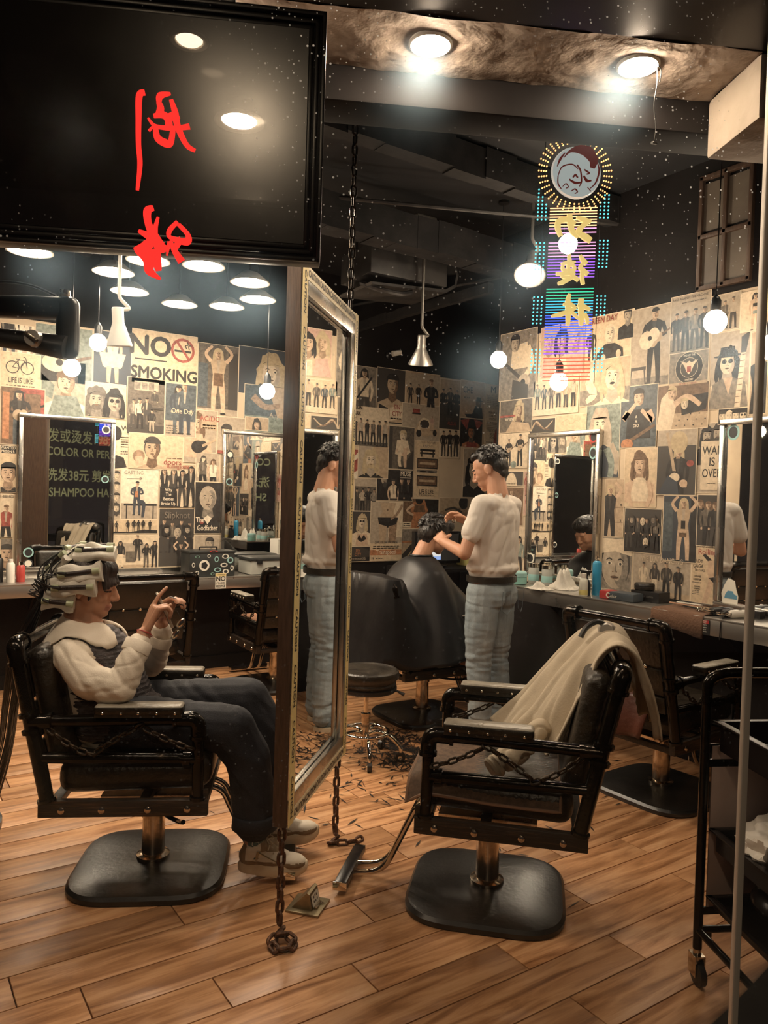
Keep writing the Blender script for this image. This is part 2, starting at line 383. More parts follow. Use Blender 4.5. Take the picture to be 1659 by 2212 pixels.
def make_chair(detailed=True):
    c = thing('barber_chair', 'x', 'chair', group='pipe framed barber chairs')
    b = MB(); base2 = squircle(.256, .15); n = len(base2); rings = []
    for sc, z in ((.985, 0), (1, .008), (1, .020), (.965, .031), (.88, .036), (.5, .043), (.22, .046)):
        rings.append([b.v((p[0]*sc, p[1]*sc, z)) for p in base2])
    for a, d in zip(rings, rings[1:]):
        for k in range(n): b.F.append([a[k], a[(k+1) % n], d[(k+1) % n], d[k]]); b.M.append(0)
    b.F.append(rings[0][::-1]); b.M.append(0); b.F.append(rings[-1]); b.M.append(0)
    b.build('base', 'rubber_base', c, 30)
    MB().lathe([(.060, .040), (.060, .058), (.050, .062), (.042, .064), (.040, .225), (.046, .227), (.046, .245), (.030, .247), (.030, .32)], 24).build('column', 'worn_chrome', c)
    m = MB(); m.box((0, 0, .268), (.10, .085, .06), bev=.006); m.box((0, 0, .305), (.34, .20, .018), bev=.003); m.build('seat_bracket', 'worn_chrome', c)
    m = MB(); m.tube(arc_path([(.03, -.05, .275), (.06, -.16, .270), (.13, -.24, .275), (.15, -.30, .30)], .05), .008, 8); m.build('pump_lever', 'black_pipe', c)
    # seat frame: two worn side bars and cross bars
    m = MB()
    for s in (-1, 1): m.box((-.05, s*.268, .340), (.555, .030, .056), 0, bev=.004)
    for x in (-.30, .0, .20): m.box((x, 0, .325), (.036, .51, .026), 0, bev=.003)
    for s in (-1, 1): m.prism([(.20, .313), (.20, .395), (.226, .400), (.229, .313)], s*.268-.006, s*.268+.006, 0, Matrix(((1, 0, 0, 0), (0, 0, 1, 0), (0, 1, 0, 0), (0, 0, 0, 1))))
    sf = m.build('seat_frame', 'black_wood', c)
    bo = MB().lathe([(.009, 0), (.012, .003), (.011, .007), (.005, .010), (0, .010)], 10).mesh('bolt', 'worn_chrome')
    for s in (-1, 1):
        for x in (-.25, -.12, .03, .16):
            o = link('bolt', bo, sf, (x, s*.284, .338)); o.rotation_euler = (-s*pi/2, 0, 0)
    r = .020
    for s in (-1, 1):
        y = s*.268; m = MB()
        m.tube(arc_path([(.192, y, .365), (.188, y, .640), (-.355, y, .632)], .045), r, 12)
        # elbow, tees and collars
        m.tube(arc_path([(.190, y, .575), (.188, y, .640), (.115, y, .6395)], .048), r+.007, 12)
        m.cyl((.1905, y, .572), (.1903, y, .584), r+.011, n=14); m.cyl((.118, y, .6395), (.106, y, .639), r+.011, n=14)
        m.tube([(BT(.362), y, .362), (BT(.875), y, .875)], r+.004, 12)
        for z in (.655, .600): m.cyl((BT(z-.005), y, z-.005), (BT(z+.007), y, z+.007), r+.014, n=14)
        m.tube([(-.36, y, .632), (-.30, y, .6325)], r+.006, 12); m.cyl((-.302, y, .6325), (-.290, y, .6325), r+.010, n=14)
        m.tube([(.19, y, .503), (BT(.51), y, .510)], r-.001, 12); m.cyl((.165, y, .503), (.14, y, .5035), r+.006, n=12)
        m.cyl((.192, y, .366), (.192, y, .376), r+.008, n=14); m.cyl((BT(.364), y, .364), (BT(.374), y, .374), r+.011, n=14)
        m.build('side_frame', 'black_pipe', c)
        p = rounded_pad((-.005, y, .676), (.290, .072, .034), .012); p.box((-.005, y, .658), (.284, .066, .012))
        pad = p.build('arm_pad', 'leather_pad_lit', c); pad.data.materials.append(MAT['leather_dark'])
        for f in pad.data.polygons:
            if f.center.z < .684: f.material_index = 1
        for x in (-.12, -.06, -.005, .055, .115):
            for q in (-1, 1): link('rivet', RIV, pad, (x, y+q*.0365, .668))
    # top rail of the back with elbows
    m = MB(); zt = .885; xt = BT(zt)
    m.tube(arc_path([(BT(.80), -.268, .80), (xt-.002, -.268, zt), (xt-.002, .268, zt), (BT(.80), .268, .80)], .05, 6), r, 12)
    for s in (-1, 1):
        m.tube(arc_path([(BT(.83), s*.268, .83), (xt-.002, s*.268, zt), (xt-.002, s*.205, zt)], .05, 6), r+.009, 14)
        m.cyl((BT(.822), s*.268, .822), (BT(.833), s*.268, .833), r+.014, n=14); m.cyl((xt-.002, s*.207, zt), (xt-.002, s*.196, zt), r+.013, n=14)
    m.build('top_rail', 'black_pipe', c)
    # upholstered back, tilted
    th = math.atan(.216); R = Matrix.Rotation(-th, 3, 'Y')
    mb = rounded_pad((0, 0, 0), (.085, .485, .40), .038, seg=4); bk = MB(); bk.add(mb, Matrix.Translation((BT(.665)+.052, 0, .672)) @ R.to_4x4())
    bk.build('backrest', 'leather_dark', c)
    bd = MB()
    for dz, hh in ((.115, .155), (-.035, .12), (-.145, .075)):
        bd.add(rounded_pad((-.046, 0, dz), (.016, .46, hh), .006, seg=2))
    bp = MB(); bp.add(bd, Matrix.Translation((BT(.665)+.052, 0, .672)) @ R.to_4x4()); bpo = bp.build('back_panel', 'leather_dark', c)
    for dz in (.030, -.102):
        for yy in (-.15, -.05, .05, .15):
            o = link('rivet', RIVB, bpo); o.matrix_local = Matrix.Translation((BT(.665)+.052, 0, .672)) @ R.to_4x4() @ Matrix.Translation((-.056, yy, dz))
    # seat cushion, thicker at the front
    sc = rounded_pad((-.025, 0, .425), (.515, .475, .115), .045, seg=4)
    for q in sc.V: q.z += .018*max(0, q.x/.25)
    sc.build('seat_cushion', 'leather_dark', c)
    # foot rest
    m = MB()
    for s in (-1, 1): m.tube(arc_path([(.17, s*.035, .325), (.25, s*.035, .315), (.375, s*.035, .045), (.50, s*.035, .030)], .07, 7), .0115, 10)
    ft = m.build('footrest', 'chrome', c)
    f2 = rounded_pad((.505, 0, .034), (.048, .30, .030), .009, seg=2); f2.build('foot_bar', 'gloss_black', ft)
    for s in (-1, 1): MB().box((.505, s*.151, .034), (.050, .006, .030), bev=.002).build('foot_bar_cap', 'chrome', ft)
    for s in (-1, 1):
        y = s*.285
        path = sag((.178, y, .540), (0, y, .622), .008, 8)+sag((0, y, .622), (-.155, y, .524), -.004, 8)[1:]+sag((-.155, y, .524), (-.300, y, .615), .012, 8)[1:]
        chain(c, path, .040, .0042, .024, 'dark_chain', 'chain', detailed)
    return c
chair_a = make_chair(True); chair_b = make_chair(False)
def put(o, x, y, deg, label): o.location = (x, y, 0); o.rotation_euler = (0, 0, radians(deg)); o['label'] = label; return o
put(chair_a, 1.864, 2.034, 134.4, 'empty black pipe barber chair with woven seat mat and jacket over its back')
LC = put(copy_tree(chair_a), .906, 2.816, -28, 'black pipe barber chair in which the woman with hair rollers sits')
put(chair_b, 3.26, 2.33, 2, 'black barber chair with brown leather flap behind the draped chair, back to window')
put(copy_tree(chair_b), 2.50, 5.08, 88, 'black barber chair with tan seat pad in front of the clear plastic box')
put(copy_tree(chair_b), 2.99, 3.93, -2, 'black barber chair under the customer in the black cape')
put(copy_tree(chair_b), 1.42, 4.98, 90, 'black barber chair turned to the wall mirror behind the seated woman')
# ------------------------------------------------------------------ woven seat mat on the empty chair
def make_mat():
    root = thing('seat_mat', 'dark brown woven seat mat with corded rim on the empty barber chair', 'mat', (1.864, 2.034, 0), radians(134.4))
    n, k = 44, 40; mb = MB(); g = {}
    def zf(x, y): return .487+.018*max(0, x/.25)+.004*sin(x*9)-.055*max(0, (y-.19)/.06)**1.5*(1 if y > .19 else 0)-.03*max(0, x-.20)/.05
    for i in range(n+1):
        for j in range(k+1):
            x = -.24+.50*i/n; y = -.22+.475*j/k
            y2 = y+.02*max(0, x)
            z = zf(x, y2)+(.0022 if (i+j) % 2 else -.0008); g[i, j] = mb.v((x, y2, z))
    for i in range(n):
        for j in range(k): mb.F.append([g[i, j], g[i+1, j], g[i+1, j+1], g[i, j+1]]); mb.M.append(0)
    mb.build('weave', 'woven_mat', root, 20)
    rim = []
    for i in range(n+1): rim.append(mb.V[g[i, 0]])
    for j in range(1, k+1): rim.append(mb.V[g[n, j]])
    for i in range(n-1, -1, -1): rim.append(mb.V[g[i, k]])
    for j in range(k-1, 0, -1): rim.append(mb.V[g[0, j]])
    MB().tube([Vector(p)+Vector((0, 0, .002)) for p in rim[::2]], .0055, 6, closed=True).build('rim', 'mat_cord', root)
make_mat()
tp = MB(); tp.add(rounded_pad((-.02, 0, .497), (.42, .40, .022), .010)); o = tp.build('seat_pad', 'leather_tan'); o.location = (2.50, 5.08, 0); o.rotation_euler = (0, 0, radians(88))
tag(o, 'flat tan leather pad lying on a barber chair seat', 'pad')
# brown leather flap hanging under the back of the chair by the counter
fl = MB(); g = {}
for i in range(9):
    for j in range(13):
        yy = -.20+.40*j/12; t = i/8; g[i, j] = fl.v((-.375-.055*sin(t*1.5)+.012*sin(j*.9), yy*(1-.15*t), .565-.20*t+.012*abs(j-6)/6*t))
for i in range(8):
    for j in range(12): fl.F.append([g[i, j], g[i+1, j], g[i+1, j+1], g[i, j+1]]); fl.M.append(0)
o = fl.build('leather_flap', 'leather_brown'); o.modifiers.new('s', 'SOLIDIFY').thickness = .006; o.location = (3.26, 2.33, 0); o.rotation_euler = (0, 0, radians(2))
tag(o, 'red brown leather apron hanging below a barber chair back by the steel counter', 'leather apron')
# ================================================================== stool
def make_stool():
    s = thing('rolling_stool', 'round black padded stool with chrome ring and casters beside the standing mirror', 'stool', (2.235, 3.43, 0))
    MB().lathe([(.06, .395), (.150, .398), (.158, .415), (.155, .425), (.160, .432), (.172, .445), (.176, .462), (.170, .480), (.158, .487), (.150, .485), (.145, .4825), (.10, .485), (.05, .4855), (0, .486)], 36).build('seat', 'leather_dark', s)
    MB().lathe([(.155, .372), (.163, .380), (.163, .396), (.14, .399), (0, .399)], 36).build('seat_pan', 'plastic_black', s)
    MB().lathe([(.012, .18), (.012, .38), (.03, .385)], 16).build('gas_post', 'chrome', s)
    MB().lathe([(.022, .07), (.022, .235), (.026, .237), (.026, .248), (.014, .252)], 16).build('sleeve', 'worn_chrome', s)
    ring = [(.125*cos(2*pi*k/36), .125*sin(2*pi*k/36), .150) for k in range(36)]
    MB().tube(ring, .0095, 10, closed=True).build('foot_ring', 'chrome', s)
    for k in range(5):
        a = 2*pi*k/5+.5; d = Vector((cos(a), sin(a), 0))
        lg = MB().tube(catmull([(0, 0, .120), tuple(d*.06+Vector((0, 0, .152))), tuple(d*.13+Vector((0, 0, .135))), tuple(d*.185+Vector((0, 0, .085))), tuple(d*.195+Vector((0, 0, .060)))], 5), .0115, 10).build('leg', 'chrome', s)
        MB().cyl(d*.02+Vector((0, 0, .150)), d*.125+Vector((0, 0, .150)), .006, n=8).build('ring_spoke', 'chrome', s)
        ax = Vector((-d.y, d.x, 0)); cpos = d*.195+Vector((0, 0, .026))
        w = MB(); w.tube([cpos-ax*.012, cpos-ax*.011, cpos+ax*.011, cpos+ax*.012], [.020, .026, .026, .020], 18); w.build('wheel', 'plastic_black', lg)
        h = MB(); h.cyl(cpos-ax*.015, cpos+ax*.015, .012, n=12); h.cyl(cpos+Vector((0, 0, .02)), cpos+Vector((0, 0, .045)), .009, n=10); h.build('caster_fork', 'chrome', lg)
    MB().tube([(.06, -.05, .385), (.12, -.115, .378), (.145, -.145, .362)], [.006, .006, .010], 8).build('height_lever', 'plastic_black', s)
make_stool()
# ================================================================== standing mirror hung on chains
def strip_text(parent, txt, n, p0, p1, up, size, nrm, material='ink', sx=.8, bold=.02):
    """repeat lettering along p0->p1, letters standing along `up`; n copies"""
    p0 = Vector(p0); p1 = Vector(p1); t = (p1-p0).normalized(); up = Vector(up).normalized(); nr = Vector(nrm).normalized()
    me = text_mb(txt, size, bold, 'CENTER', sx).mesh('lettering', material)
    for k in range(n):
        p = p0.lerp(p1, (k+.5)/n)+nr*.0006
        o = link('lettering', me, parent); o.matrix_local = Matrix(((t.x, up.x, nr.x, p.x), (t.y, up.y, nr.y, p.y), (t.z, up.z, nr.z, p.z), (0, 0, 0, 1)))
def make_floor_mirror():
    A = Vector((1.088, 2.148, 0)); B = Vector((1.615, 2.668, 0)); d = (B-A); wd = d.length; ang = atan2(d.y, d.x)
    # local: x along the frame away from the window, y = back (left) side, -y = mirror side
    m = thing('standing_mirror', 'tall double framed mirror hung on chains, edged with yellow caution tape', 'mirror', (A.x, A.y, 0), ang)
    z0, z1, fw, th = .365, 2.135, .085, .046
    f = MB()
    f.box((.011, 0, (z0+z1)/2), (.022, th, z1-z0), bev=.002); f.box((wd-.011, 0, (z0+z1)/2), (.022, th, z1-z0), bev=.002)
    f.box((wd/2, 0, z0+.011), (wd-.044, th, .022), bev=.002); f.box((wd/2, 0, z1-.011), (wd-.044, th, .022), bev=.002)
    f.box((wd/2, .012, (z0+z1)/2), (wd-.04, .016, z1-z0-.04)); f.build('frame', 'frame_wood', m)
    MB().box((wd/2, -.002, (z0+z1)/2), (wd-.05, .008, z1-z0-.05)).build('mirror_glass', 'mirror', m)
    s = MB(); zi0, zi1 = z0+.006, z1-.006
    for a, b in (((.006, zi0), (.006+fw*.75, zi1)), ((wd-.006-fw*1.0, zi0), (wd-.006, zi1)), ((.006, zi0), (wd-.006, zi0+fw)), ((.006, zi1-fw), (wd-.006, zi1))):
        s.box(((a[0]+b[0])/2, -.017, (a[1]+b[1])/2), (b[0]-a[0], .020, b[1]-a[1]), bev=.004)
    s.build('inner_frame', 'brushed_steel', m)
    yf = -.0275
    def tape(a, b, mt, n, vert, size):
        t = MB().box(((a[0]+b[0])/2, yf-.0004, (a[1]+b[1])/2), (b[0]-a[0], .0010, b[1]-a[1])).build('caution_tape', mt, m)
        if vert: strip_text(t, 'CAUTION', n, ((a[0]+b[0])/2, yf-.001, b[1]), ((a[0]+b[0])/2, yf-.001, a[1]), (1, 0, 0), size, (0, -1, 0), sx=1.0)
        else: strip_text(t, 'CAUTION', n, (a[0], yf-.001, (a[1]+b[1])/2), (b[0], yf-.001, (a[1]+b[1])/2), (0, 0, 1), size, (0, -1, 0), sx=.9)
        return t
    tape((.003, z0), (.056, z1), 'tape_yellow', 10, True, .030); tape((wd-.050, z0), (wd-.003, z1), 'tape_yellow', 10, True, .028)
    for zz in (z0+.003, z1-.045): tape((.056, zz), (wd-.050, zz+.042), 'tape_pale', 5, False, .030)
    # eye bolts and chains
    for x in (.03, wd-.03):
        e = MB().tube([(x+.010*cos(2*pi*k/14), 0, z1+.012+.010*sin(2*pi*k/14)) for k in range(14)], .003, 7, closed=True); e.build('eye_bolt', 'grey_metal', m)
        e = MB().tube([(x+.010*cos(2*pi*k/14), 0, z0-.010+.010*sin(2*pi*k/14)) for k in range(14)], .003, 7, closed=True); e.build('eye_bolt', 'grey_metal', m)
    chain(m, [(.03, 0, CEIL-.01), (.03, 0, z1+.018)], .052, .0050, .030, 'dark_chain', 'upper_chain', True)
    chain(m, [(wd-.03, 0, CEIL-.01), (wd-.03, 0, z1+.018)], .052, .0050, .030, 'dark_chain', 'upper_chain', True)
    heap = [(.03, 0, z0-.016), (.028, 0, .06), (.02, -.005, .026), (-.03, .01, .016), (-.055, -.02, .010), (-.035, -.060, .010), (.0, -.062, .012), (.018, -.030, .020), (-.012, -.008, .034)]
    chain(m, heap, .052, .0062, .032, 'rust_chain', 'lower_chain', True)
    heap = [(wd-.03, 0, z0-.016), (wd-.03, 0, .06), (wd-.035, -.005, .025), (wd-.055, .015, .012), (wd-.03, -.045, .010), (wd+.0, -.085, .010), (wd+.03, -.10, .010)]
    chain(m, heap, .052, .0062, .032, 'rust_chain', 'lower_chain', True)
    # stickers on the glass
    for (x, z, rx, rz, mt) in ((wd-.075, z0+.10, .020, .030, 'st_white'), (wd-.075, z1-.11, .013, .045, 'st_red'), (.075, z0+.30, .018, .035, 'st_white'), (.075, z0+.18, .018, .045, 'st_green')):
        MB().lathe([(1, 0), (1, .0012), (0, .0012)], 20, 0, Matrix(((rx, 0, 0, x), (0, 0, -1, -.0065), (0, rz, 0, z), (0, 0, 0, 1)))).build('sticker', mt, m)
    return m
mat('st_white', (.72, .68, .58), .5); mat('st_red', (.42, .03, .03), .5); mat('st_green', (.18, .34, .27), .5); mat('st_blue', (.10, .26, .38), .5); mat('st_dark', (.02, .02, .02), .5); mat('st_teal', (.30, .52, .50), .5)
make_floor_mirror()
# ================================================================== wall mirrors
def frame_mirror(label, org, ux, w, z0, z1, nrm, stickers=(), tape=False):
    """org = wall point at the left end seen from the room, ux = along wall, nrm = into room"""
    ux = Vector(ux); nr = Vector(nrm)
    o = link('wall_mirror', None); o.matrix_world = Matrix(((ux.x, 0, nr.x, org[0]), (ux.y, 0, nr.y, org[1]), (0, 1, 0, 0), (0, 0, 0, 1)))
    tag(o, label, 'mirror', 'steel framed wall mirrors')
    f = MB(); t = .030; dp = .035
    for a, b in (((0, z0), (w, z0+t)), ((0, z1-t), (w, z1)), ((0, z0+t), (t, z1-t)), ((w-t, z0+t), (w, z1-t))):
        f.box(((a[0]+b[0])/2, (a[1]+b[1])/2, .008+dp/2), (b[0]-a[0], b[1]-a[1], dp), bev=.006)
    f.build('frame', 'brushed_steel', o)
    MB().box((w/2, (z0+z1)/2, .020), (w-.05, z1-z0-.05, .008)).build('mirror_glass', 'mirror', o)
    for (fx, fz, rx, rz, mt) in stickers:
        x = fx*w; z = z0+fz*(z1-z0)
        s = MB().lathe([(1, 0), (1, .0012), (0, .0012)], 22, 0, Matrix(((rx, 0, 0, x), (0, rz, 0, z), (0, 0, 1, .0242), (0, 0, 0, 1)))).build('sticker', mt, o)
        MB().lathe([(.72, 0), (.72, .0004), (.60, .0004), (.60, .0002)], 20, 0, Matrix(((rx, 0, 0, x), (0, rz, 0, z), (0, 0, 1, .0256), (0, 0, 0, 1)))).build('sticker_ring', 'st_dark' if mt != 'st_dark' else 'st_white', s)
    return o
frame_mirror('steel framed wall mirror with round stickers behind the woman with rollers', (.86, WALL_A-.004, 0), (1, 0, 0), .645, .815, 1.905, (0, -1, 0),
             ((.90, .93, .030, .030, 'st_white'), (.90, .60, .027, .027, 'st_teal'), (.90, .115, .030, .030, 'st_white'), (.12, .12, .034, .034, 'st_teal'), (.12, .05, .032, .030, 'st_dark')))
frame_mirror('steel framed wall mirror above the sticker covered toolbox', (2.335, WALL_A-.004, 0), (1, 0, 0), .645, .815, 1.895, (0, -1, 0), ((.10, .82, .030, .030, 'st_dark'), (.10, .62, .028, .028, 'st_teal')))
frame_mirror('steel framed wall mirror behind the glass jars and white towels', (WALL_B-.004, 3.83, 0), (0, -1, 0), .62, .90, 1.865, (-1, 0, 0), ((.90, .95, .032, .032, 'st_red'), (.90, .85, .030, .040, 'st_teal'), (.07, .12, .036, .036, 'st_white')))
MR = frame_mirror('steel framed wall mirror with car sticker beside the black clippers', (WALL_B-.004, 2.40, 0), (0, -1, 0), .62, .875, 1.87, (-1, 0, 0), ((.12, .93, .038, .042, 'st_teal'),))
MR.rotation_mode = 'XYZ'; MR.matrix_world = Matrix.Translation((WALL_B-.004, 2.40, 0)) @ Matrix.Rotation(radians(-8), 4, 'Z') @ Matrix.Translation((-(WALL_B-.004), -2.40, 0)) @ MR.matrix_world
s = MB(); s.prism([(.03, 0), (.12, 0), (.125, .05), (.11, .09), (.10, .13), (.06, .14), (.035, .10), (.02, .06)], 0, .0012, 0, Matrix.Translation((0.02, .895, .024))); so = s.build('sticker', 'st_white', MR)
s = MB(); s.prism([(.04, .035), (.118, .035), (.118, .055), (.10, .06), (.09, .075), (.06, .075), (.045, .055)], .0012, .002, 0, Matrix.Translation((.02, .895, .024))); s.build('sticker_car', 'st_blue', so)
# ================================================================== steel counters
def counter(name, label, c, d, zt, wall_axis):
    o = thing(name, label, 'counter', (c[0], c[1], 0), group='steel wall counters')
    MB().box((0, 0, zt-.006), (d[0], d[1], .012), bev=.003).build('counter_top', 'steel_counter', o)
    if wall_axis == 'y':
        MB().box((0, -d[1]/2+.008, zt-.050), (d[0], .014, .080), bev=.003).build('front_apron', 'steel_counter', o)
        MB().box((0, d[1]/2-.006, zt+.024), (d[0], .010, .048), bev=.002).build('backsplash', 'brushed_steel', o)
    else:
        MB().box((-d[0]/2+.008, 0, zt-.050), (.014, d[1], .080), bev=.003).build('front_apron', 'steel_counter', o)
        MB().box((d[0]/2-.006, 0, zt+.010), (.010, d[1], .020), bev=.002).build('backsplash', 'brushed_steel', o)
    for k in range(4):
        t = (k-1.5)/3.0*.9
        b = MB()
        if wall_axis == 'y': b.prism([(d[1]/2-.01, zt-.012), (d[1]/2-.01, zt-.22), (-d[1]/2+.05, zt-.012)], t*d[0]-.006, t*d[0]+.006, 0, Matrix(((0, 0, 1, 0), (1, 0, 0, 0), (0, 1, 0, 0), (0, 0, 0, 1))))
        else: b.prism([(d[0]/2-.01, zt-.012), (d[0]/2-.01, zt-.22), (-d[0]/2+.05, zt-.012)], t*d[1]-.006, t*d[1]+.006, 0, Matrix(((1, 0, 0, 0), (0, 0, 1, 0), (0, 1, 0, 0), (0, 0, 0, 1))))
        b.build('bracket', 'wall_black', o)
    return o
ZA, ZB = .765, .86
counter('wall_counter', 'long stainless steel counter under the mirrors behind the seated woman', (1.45, WALL_A-.176, 0), (3.3, .348), ZA, 'y')
CB = counter('wall_counter', 'stainless steel counter with towels, clippers and bottles along the right hand mirrors', (WALL_B-.166, 1.65, 0), (.328, 4.1), ZB, 'x')
# ================================================================== tool trolley (aligned with the window)
def make_trolley():
    P = W(0, 0, 0); o0 = Vector((2.06, 1.325, 0)); t = thing('tool_trolley', 'black metal tool trolley with trays and casters beside the window', 'trolley', (o0.x, o0.y, 0), WA)
    Wd, D = .62, .40      # local x right, -y toward window
    for (x, y) in ((0, 0), (Wd, 0), (0, -D), (Wd, -D)):
        p = MB(); p.tube(arc_path([(x, y, .105), (x, y, .86 if y == 0 else .80)], .02), .0135, 10)
        for z in (.15, .70): p.box((x+(.026 if x == 0 else -.026), y, z), (.034, .006, .030), bev=.002)
        p.build('post', 'black_pipe', t)
        c = MB(); c.cyl((x, y, .055), (x, y, .11), .012, n=10); c.box((x-.014, y, .058), (.004, .042, .060), bev=.001); c.box((x+.014, y, .058), (.004, .042, .060), bev=.001); c.box((x, y, .086), (.030, .042, .006))
        cf = c.build('caster_fork', 'worn_chrome', t)
        w = MB(); w.tube([(x-.011, y-.012, .034), (x-.009, y-.012, .034), (x+.009, y-.012, .034), (x+.011, y-.012, .034)], [.026, .034, .034, .026], 20); w.build('wheel', 'plastic_black', cf)
    h = MB(); h.tube(arc_path([(0, 0, .84), (0, 0, .905), (.05, 0, .925), (Wd-.05, 0, .925), (Wd, 0, .905), (Wd, 0, .84)], .045, 6), .0155, 12); h.build('handle', 'black_pipe', t)
    z = .16
    for (p, q) in (((0, 0, z), (0, -D, z)), ((Wd, 0, z), (Wd, -D, z)), ((0, -D, z), (Wd, -D, z)), ((0, 0, z), (Wd, 0, z))): MB().cyl(p, q, .011, n=10).build('lower_rail', 'black_pipe', t)
    for z in (.66, .22): MB().box((Wd/2, -.006, z), (Wd, .006, .022)).build('back_strip', 'black_pipe', t)
    for z, dp in ((.79, .085), (.47, .06), (.27, .03)):
        b = MB(); x0, x1, y0, y1 = .012, Wd-.012, -D+.012, -.012; k = .018
        b.box((Wd/2, -D/2, z-dp), (x1-x0-2*k, y1-y0-2*k, .006))
        for (xa, xb, ya, yb) in ((x0, x0+k*1.1, y0, y1), (x1-k*1.1, x1, y0, y1), (x0, x1, y0, y0+k*1.1), (x0, x1, y1-k*1.1, y1)):
            cx, cy = (xa+xb)/2, (ya+yb)/2
            b.box((cx, cy, z-.003), (xb-xa, yb-ya, .006), bev=.002)
        for s, cx in ((1, x0+k), (-1, x1-k)): b.box((cx, -D/2, z-dp/2), (.005, y1-y0-2*k, dp))
        for cy in (y0+k, y1-k): b.box((Wd/2, cy, z-dp/2), (x1-x0-2*k, .005, dp))
        b.build('tray', 'gloss_black', t)
    MB().box((Wd/2, -.004, .46), (Wd-.04, .006, .50), bev=.001).build('back_board', 'mauve_board', t)
    bg = MB(); bg.ell((.22, -.18, .480), (.17, .12, .070), 56, 34)
    for q in bg.V:
        f = 1-2*abs(mnoise.noise(q*16)); f2 = 1-2*abs(mnoise.noise(q*34+Vector((5, 0, 0)))); d = q-Vector((.22, -.18, .46)); q += d*(.16*f+.09*f2); q.z = max(q.z, .4165)
    bo = bg.build('plastic_bag', 'plastic_white'); bo.location = (o0.x, o0.y, 0); bo.rotation_euler = (0, 0, WA); tag(bo, 'crumpled white plastic bag on the middle tray of the trolley', 'bag')
    bg = MB(); bg.ell((.27, -.19, .322), (.22, .13, .070), 24, 14)
    for q in bg.V: q += Vector((0, 0, mnoise.noise(q*9)*.018)); q.z = max(q.z, .262)
    bo = bg.build('black_sack', 'gloss_black'); bo.location = (o0.x, o0.y, 0); bo.rotation_euler = (0, 0, WA); tag(bo, 'full black plastic sack on the bottom tray of the trolley', 'bag')
    for k, (x, y, a) in enumerate(((.14, -.12, .3), (.20, -.25, 1.2), (.36, -.18, -.4))):
        b = MB().lathe([(.034, 0), (.036, .004), (.036, .030), (.030, .034), (0, .034)], 20); bo = b.build('tin', 'gloss_black'); p = o0+WX*x+WY*y; bo.location = (p.x, p.y, .7085); tag(bo, 'small round black tin in the top tray of the trolley', 'tin', 'tins in the trolley tray')
make_trolley()
# ================================================================== floor socket, hair clippings
def make_socket():
    s = thing('floor_socket', 'brass pop-up floor socket standing open on its plate', 'floor socket', (1.275, 2.285, 0), radians(-50))
    MB().box((0, 0, .004), (.12, .12, .008), bev=.004).build('plate', 'brass', s)
    b = MB(); b.prism([(-.045, .008), (.010, .066), (.018, .060), (.030, .008)], -.038, .038, 0, Matrix(((1, 0, 0, 0), (0, 0, 1, 0), (0, 1, 0, 0), (0, 0, 0, 1)))); b.build('lid', 'brass', s)
    n = Vector((.974, 0, .225)); u = Vector((0, 1, 0)); w = n.cross(u)
    f = MB(); c = Vector((.0245, 0, .034)); f.poly([c+u*.030+w*.020+n*.002, c+u*.030-w*.020+n*.002, c-u*.030-w*.020+n*.002, c-u*.030+w*.020+n*.002]); fo = f.build('socket_face', 'st_white', s)
    h = MB()
    for (a, d) in ((-.012, .008), (.012, .008), (-.014, -.006), (0, -.008), (.014, -.006), (0, .010)):
        p = c+u*a+w*d+n*.0026; h.poly([p+u*.003+w*.004, p+u*.003-w*.004, p-u*.003-w*.004, p-u*.003+w*.004])
    h.build('socket_hole', 'ink', fo)
    MB().cyl((.046, .02, .008), (.046, .02, .011), .006, n=12).build('latch', 'chrome', s); MB().box((.037, 0, .012), (.012, .05, .008), bev=.003).build('hinge', 'worn_chrome', s)
make_socket()
hc = MB(); rr = random.Random(3)
for k in range(1500):
    if rr.random() < .75: cx, cy = 2.55+rr.gauss(0, .16), 3.42+rr.gauss(0, .22)
    else: cx, cy = 2.45+rr.gauss(0, .45), 3.2+rr.gauss(0, .45)
    if rr.random() < .6: cx += .10*round(mnoise.noise(Vector((cx*6, cy*6, 0)))*2)
    a = rr.uniform(0, pi); l = rr.uniform(.014, .055); wv = rr.uniform(.0015, .006); d = Vector((cos(a), sin(a), 0)); q = Vector((-d.y, d.x, 0)); p = Vector((cx, cy, .0015+rr.random()*.003))
    if hypot(cx-2.99, cy-3.93) < .32: continue
    hc.poly([p-d*l, p+q*wv, p+d*l, p-q*wv])
o = hc.build('hair_clippings', 'ink'); tag(o, 'cut black hair scattered on the floor behind the stool', 'hair', kind='stuff')
# ================================================================== people
def skin_mat(name, col, col2):
    m = mat(name, col, .5, 0, col2, 14, (.35, .7), bump=.05, bscale=180); b = m.node_tree.nodes['Principled BSDF']
    b.inputs['Subsurface Weight'].default_value = .12; b.inputs['Subsurface Radius'].default_value = (.012, .005, .003); return m
skin_mat('skin', (.56, .30, .19), (.50, .255, .155))
skin_mat('lips', (.46, .20, .14), (.42, .18, .13))
mat('eye_dark', (.02, .012, .010), .2); mat('brow_dark', (.05, .03, .02), .7)
mat('shirt_white', (.74, .66, .55), .75, 0, (.68, .60, .49), 5, bump=.12, bscale=220)
mat('tee_white', (.70, .64, .57), .8, 0, (.64, .58, .51), 4, bump=.10, bscale=240)
mat('knit_vest', (.040, .034, .036), .85, 0, (.105, .090, .095), 30, (.4, .65), bump=.6, bscale=120, stretch=(1, 1, 3))
mat('denim_dark', (.010, .011, .016), .8, 0, (.022, .024, .033), 9, (.4, .75), bump=.2, bscale=200)
mat('denim_light', (.20, .25, .28), .8, 0, (.34, .38, .39), 7, (.35, .7), bump=.2, bscale=200, stretch=(1, 1, .5))
mat('denim_seam', (.12, .15, .17), .8)
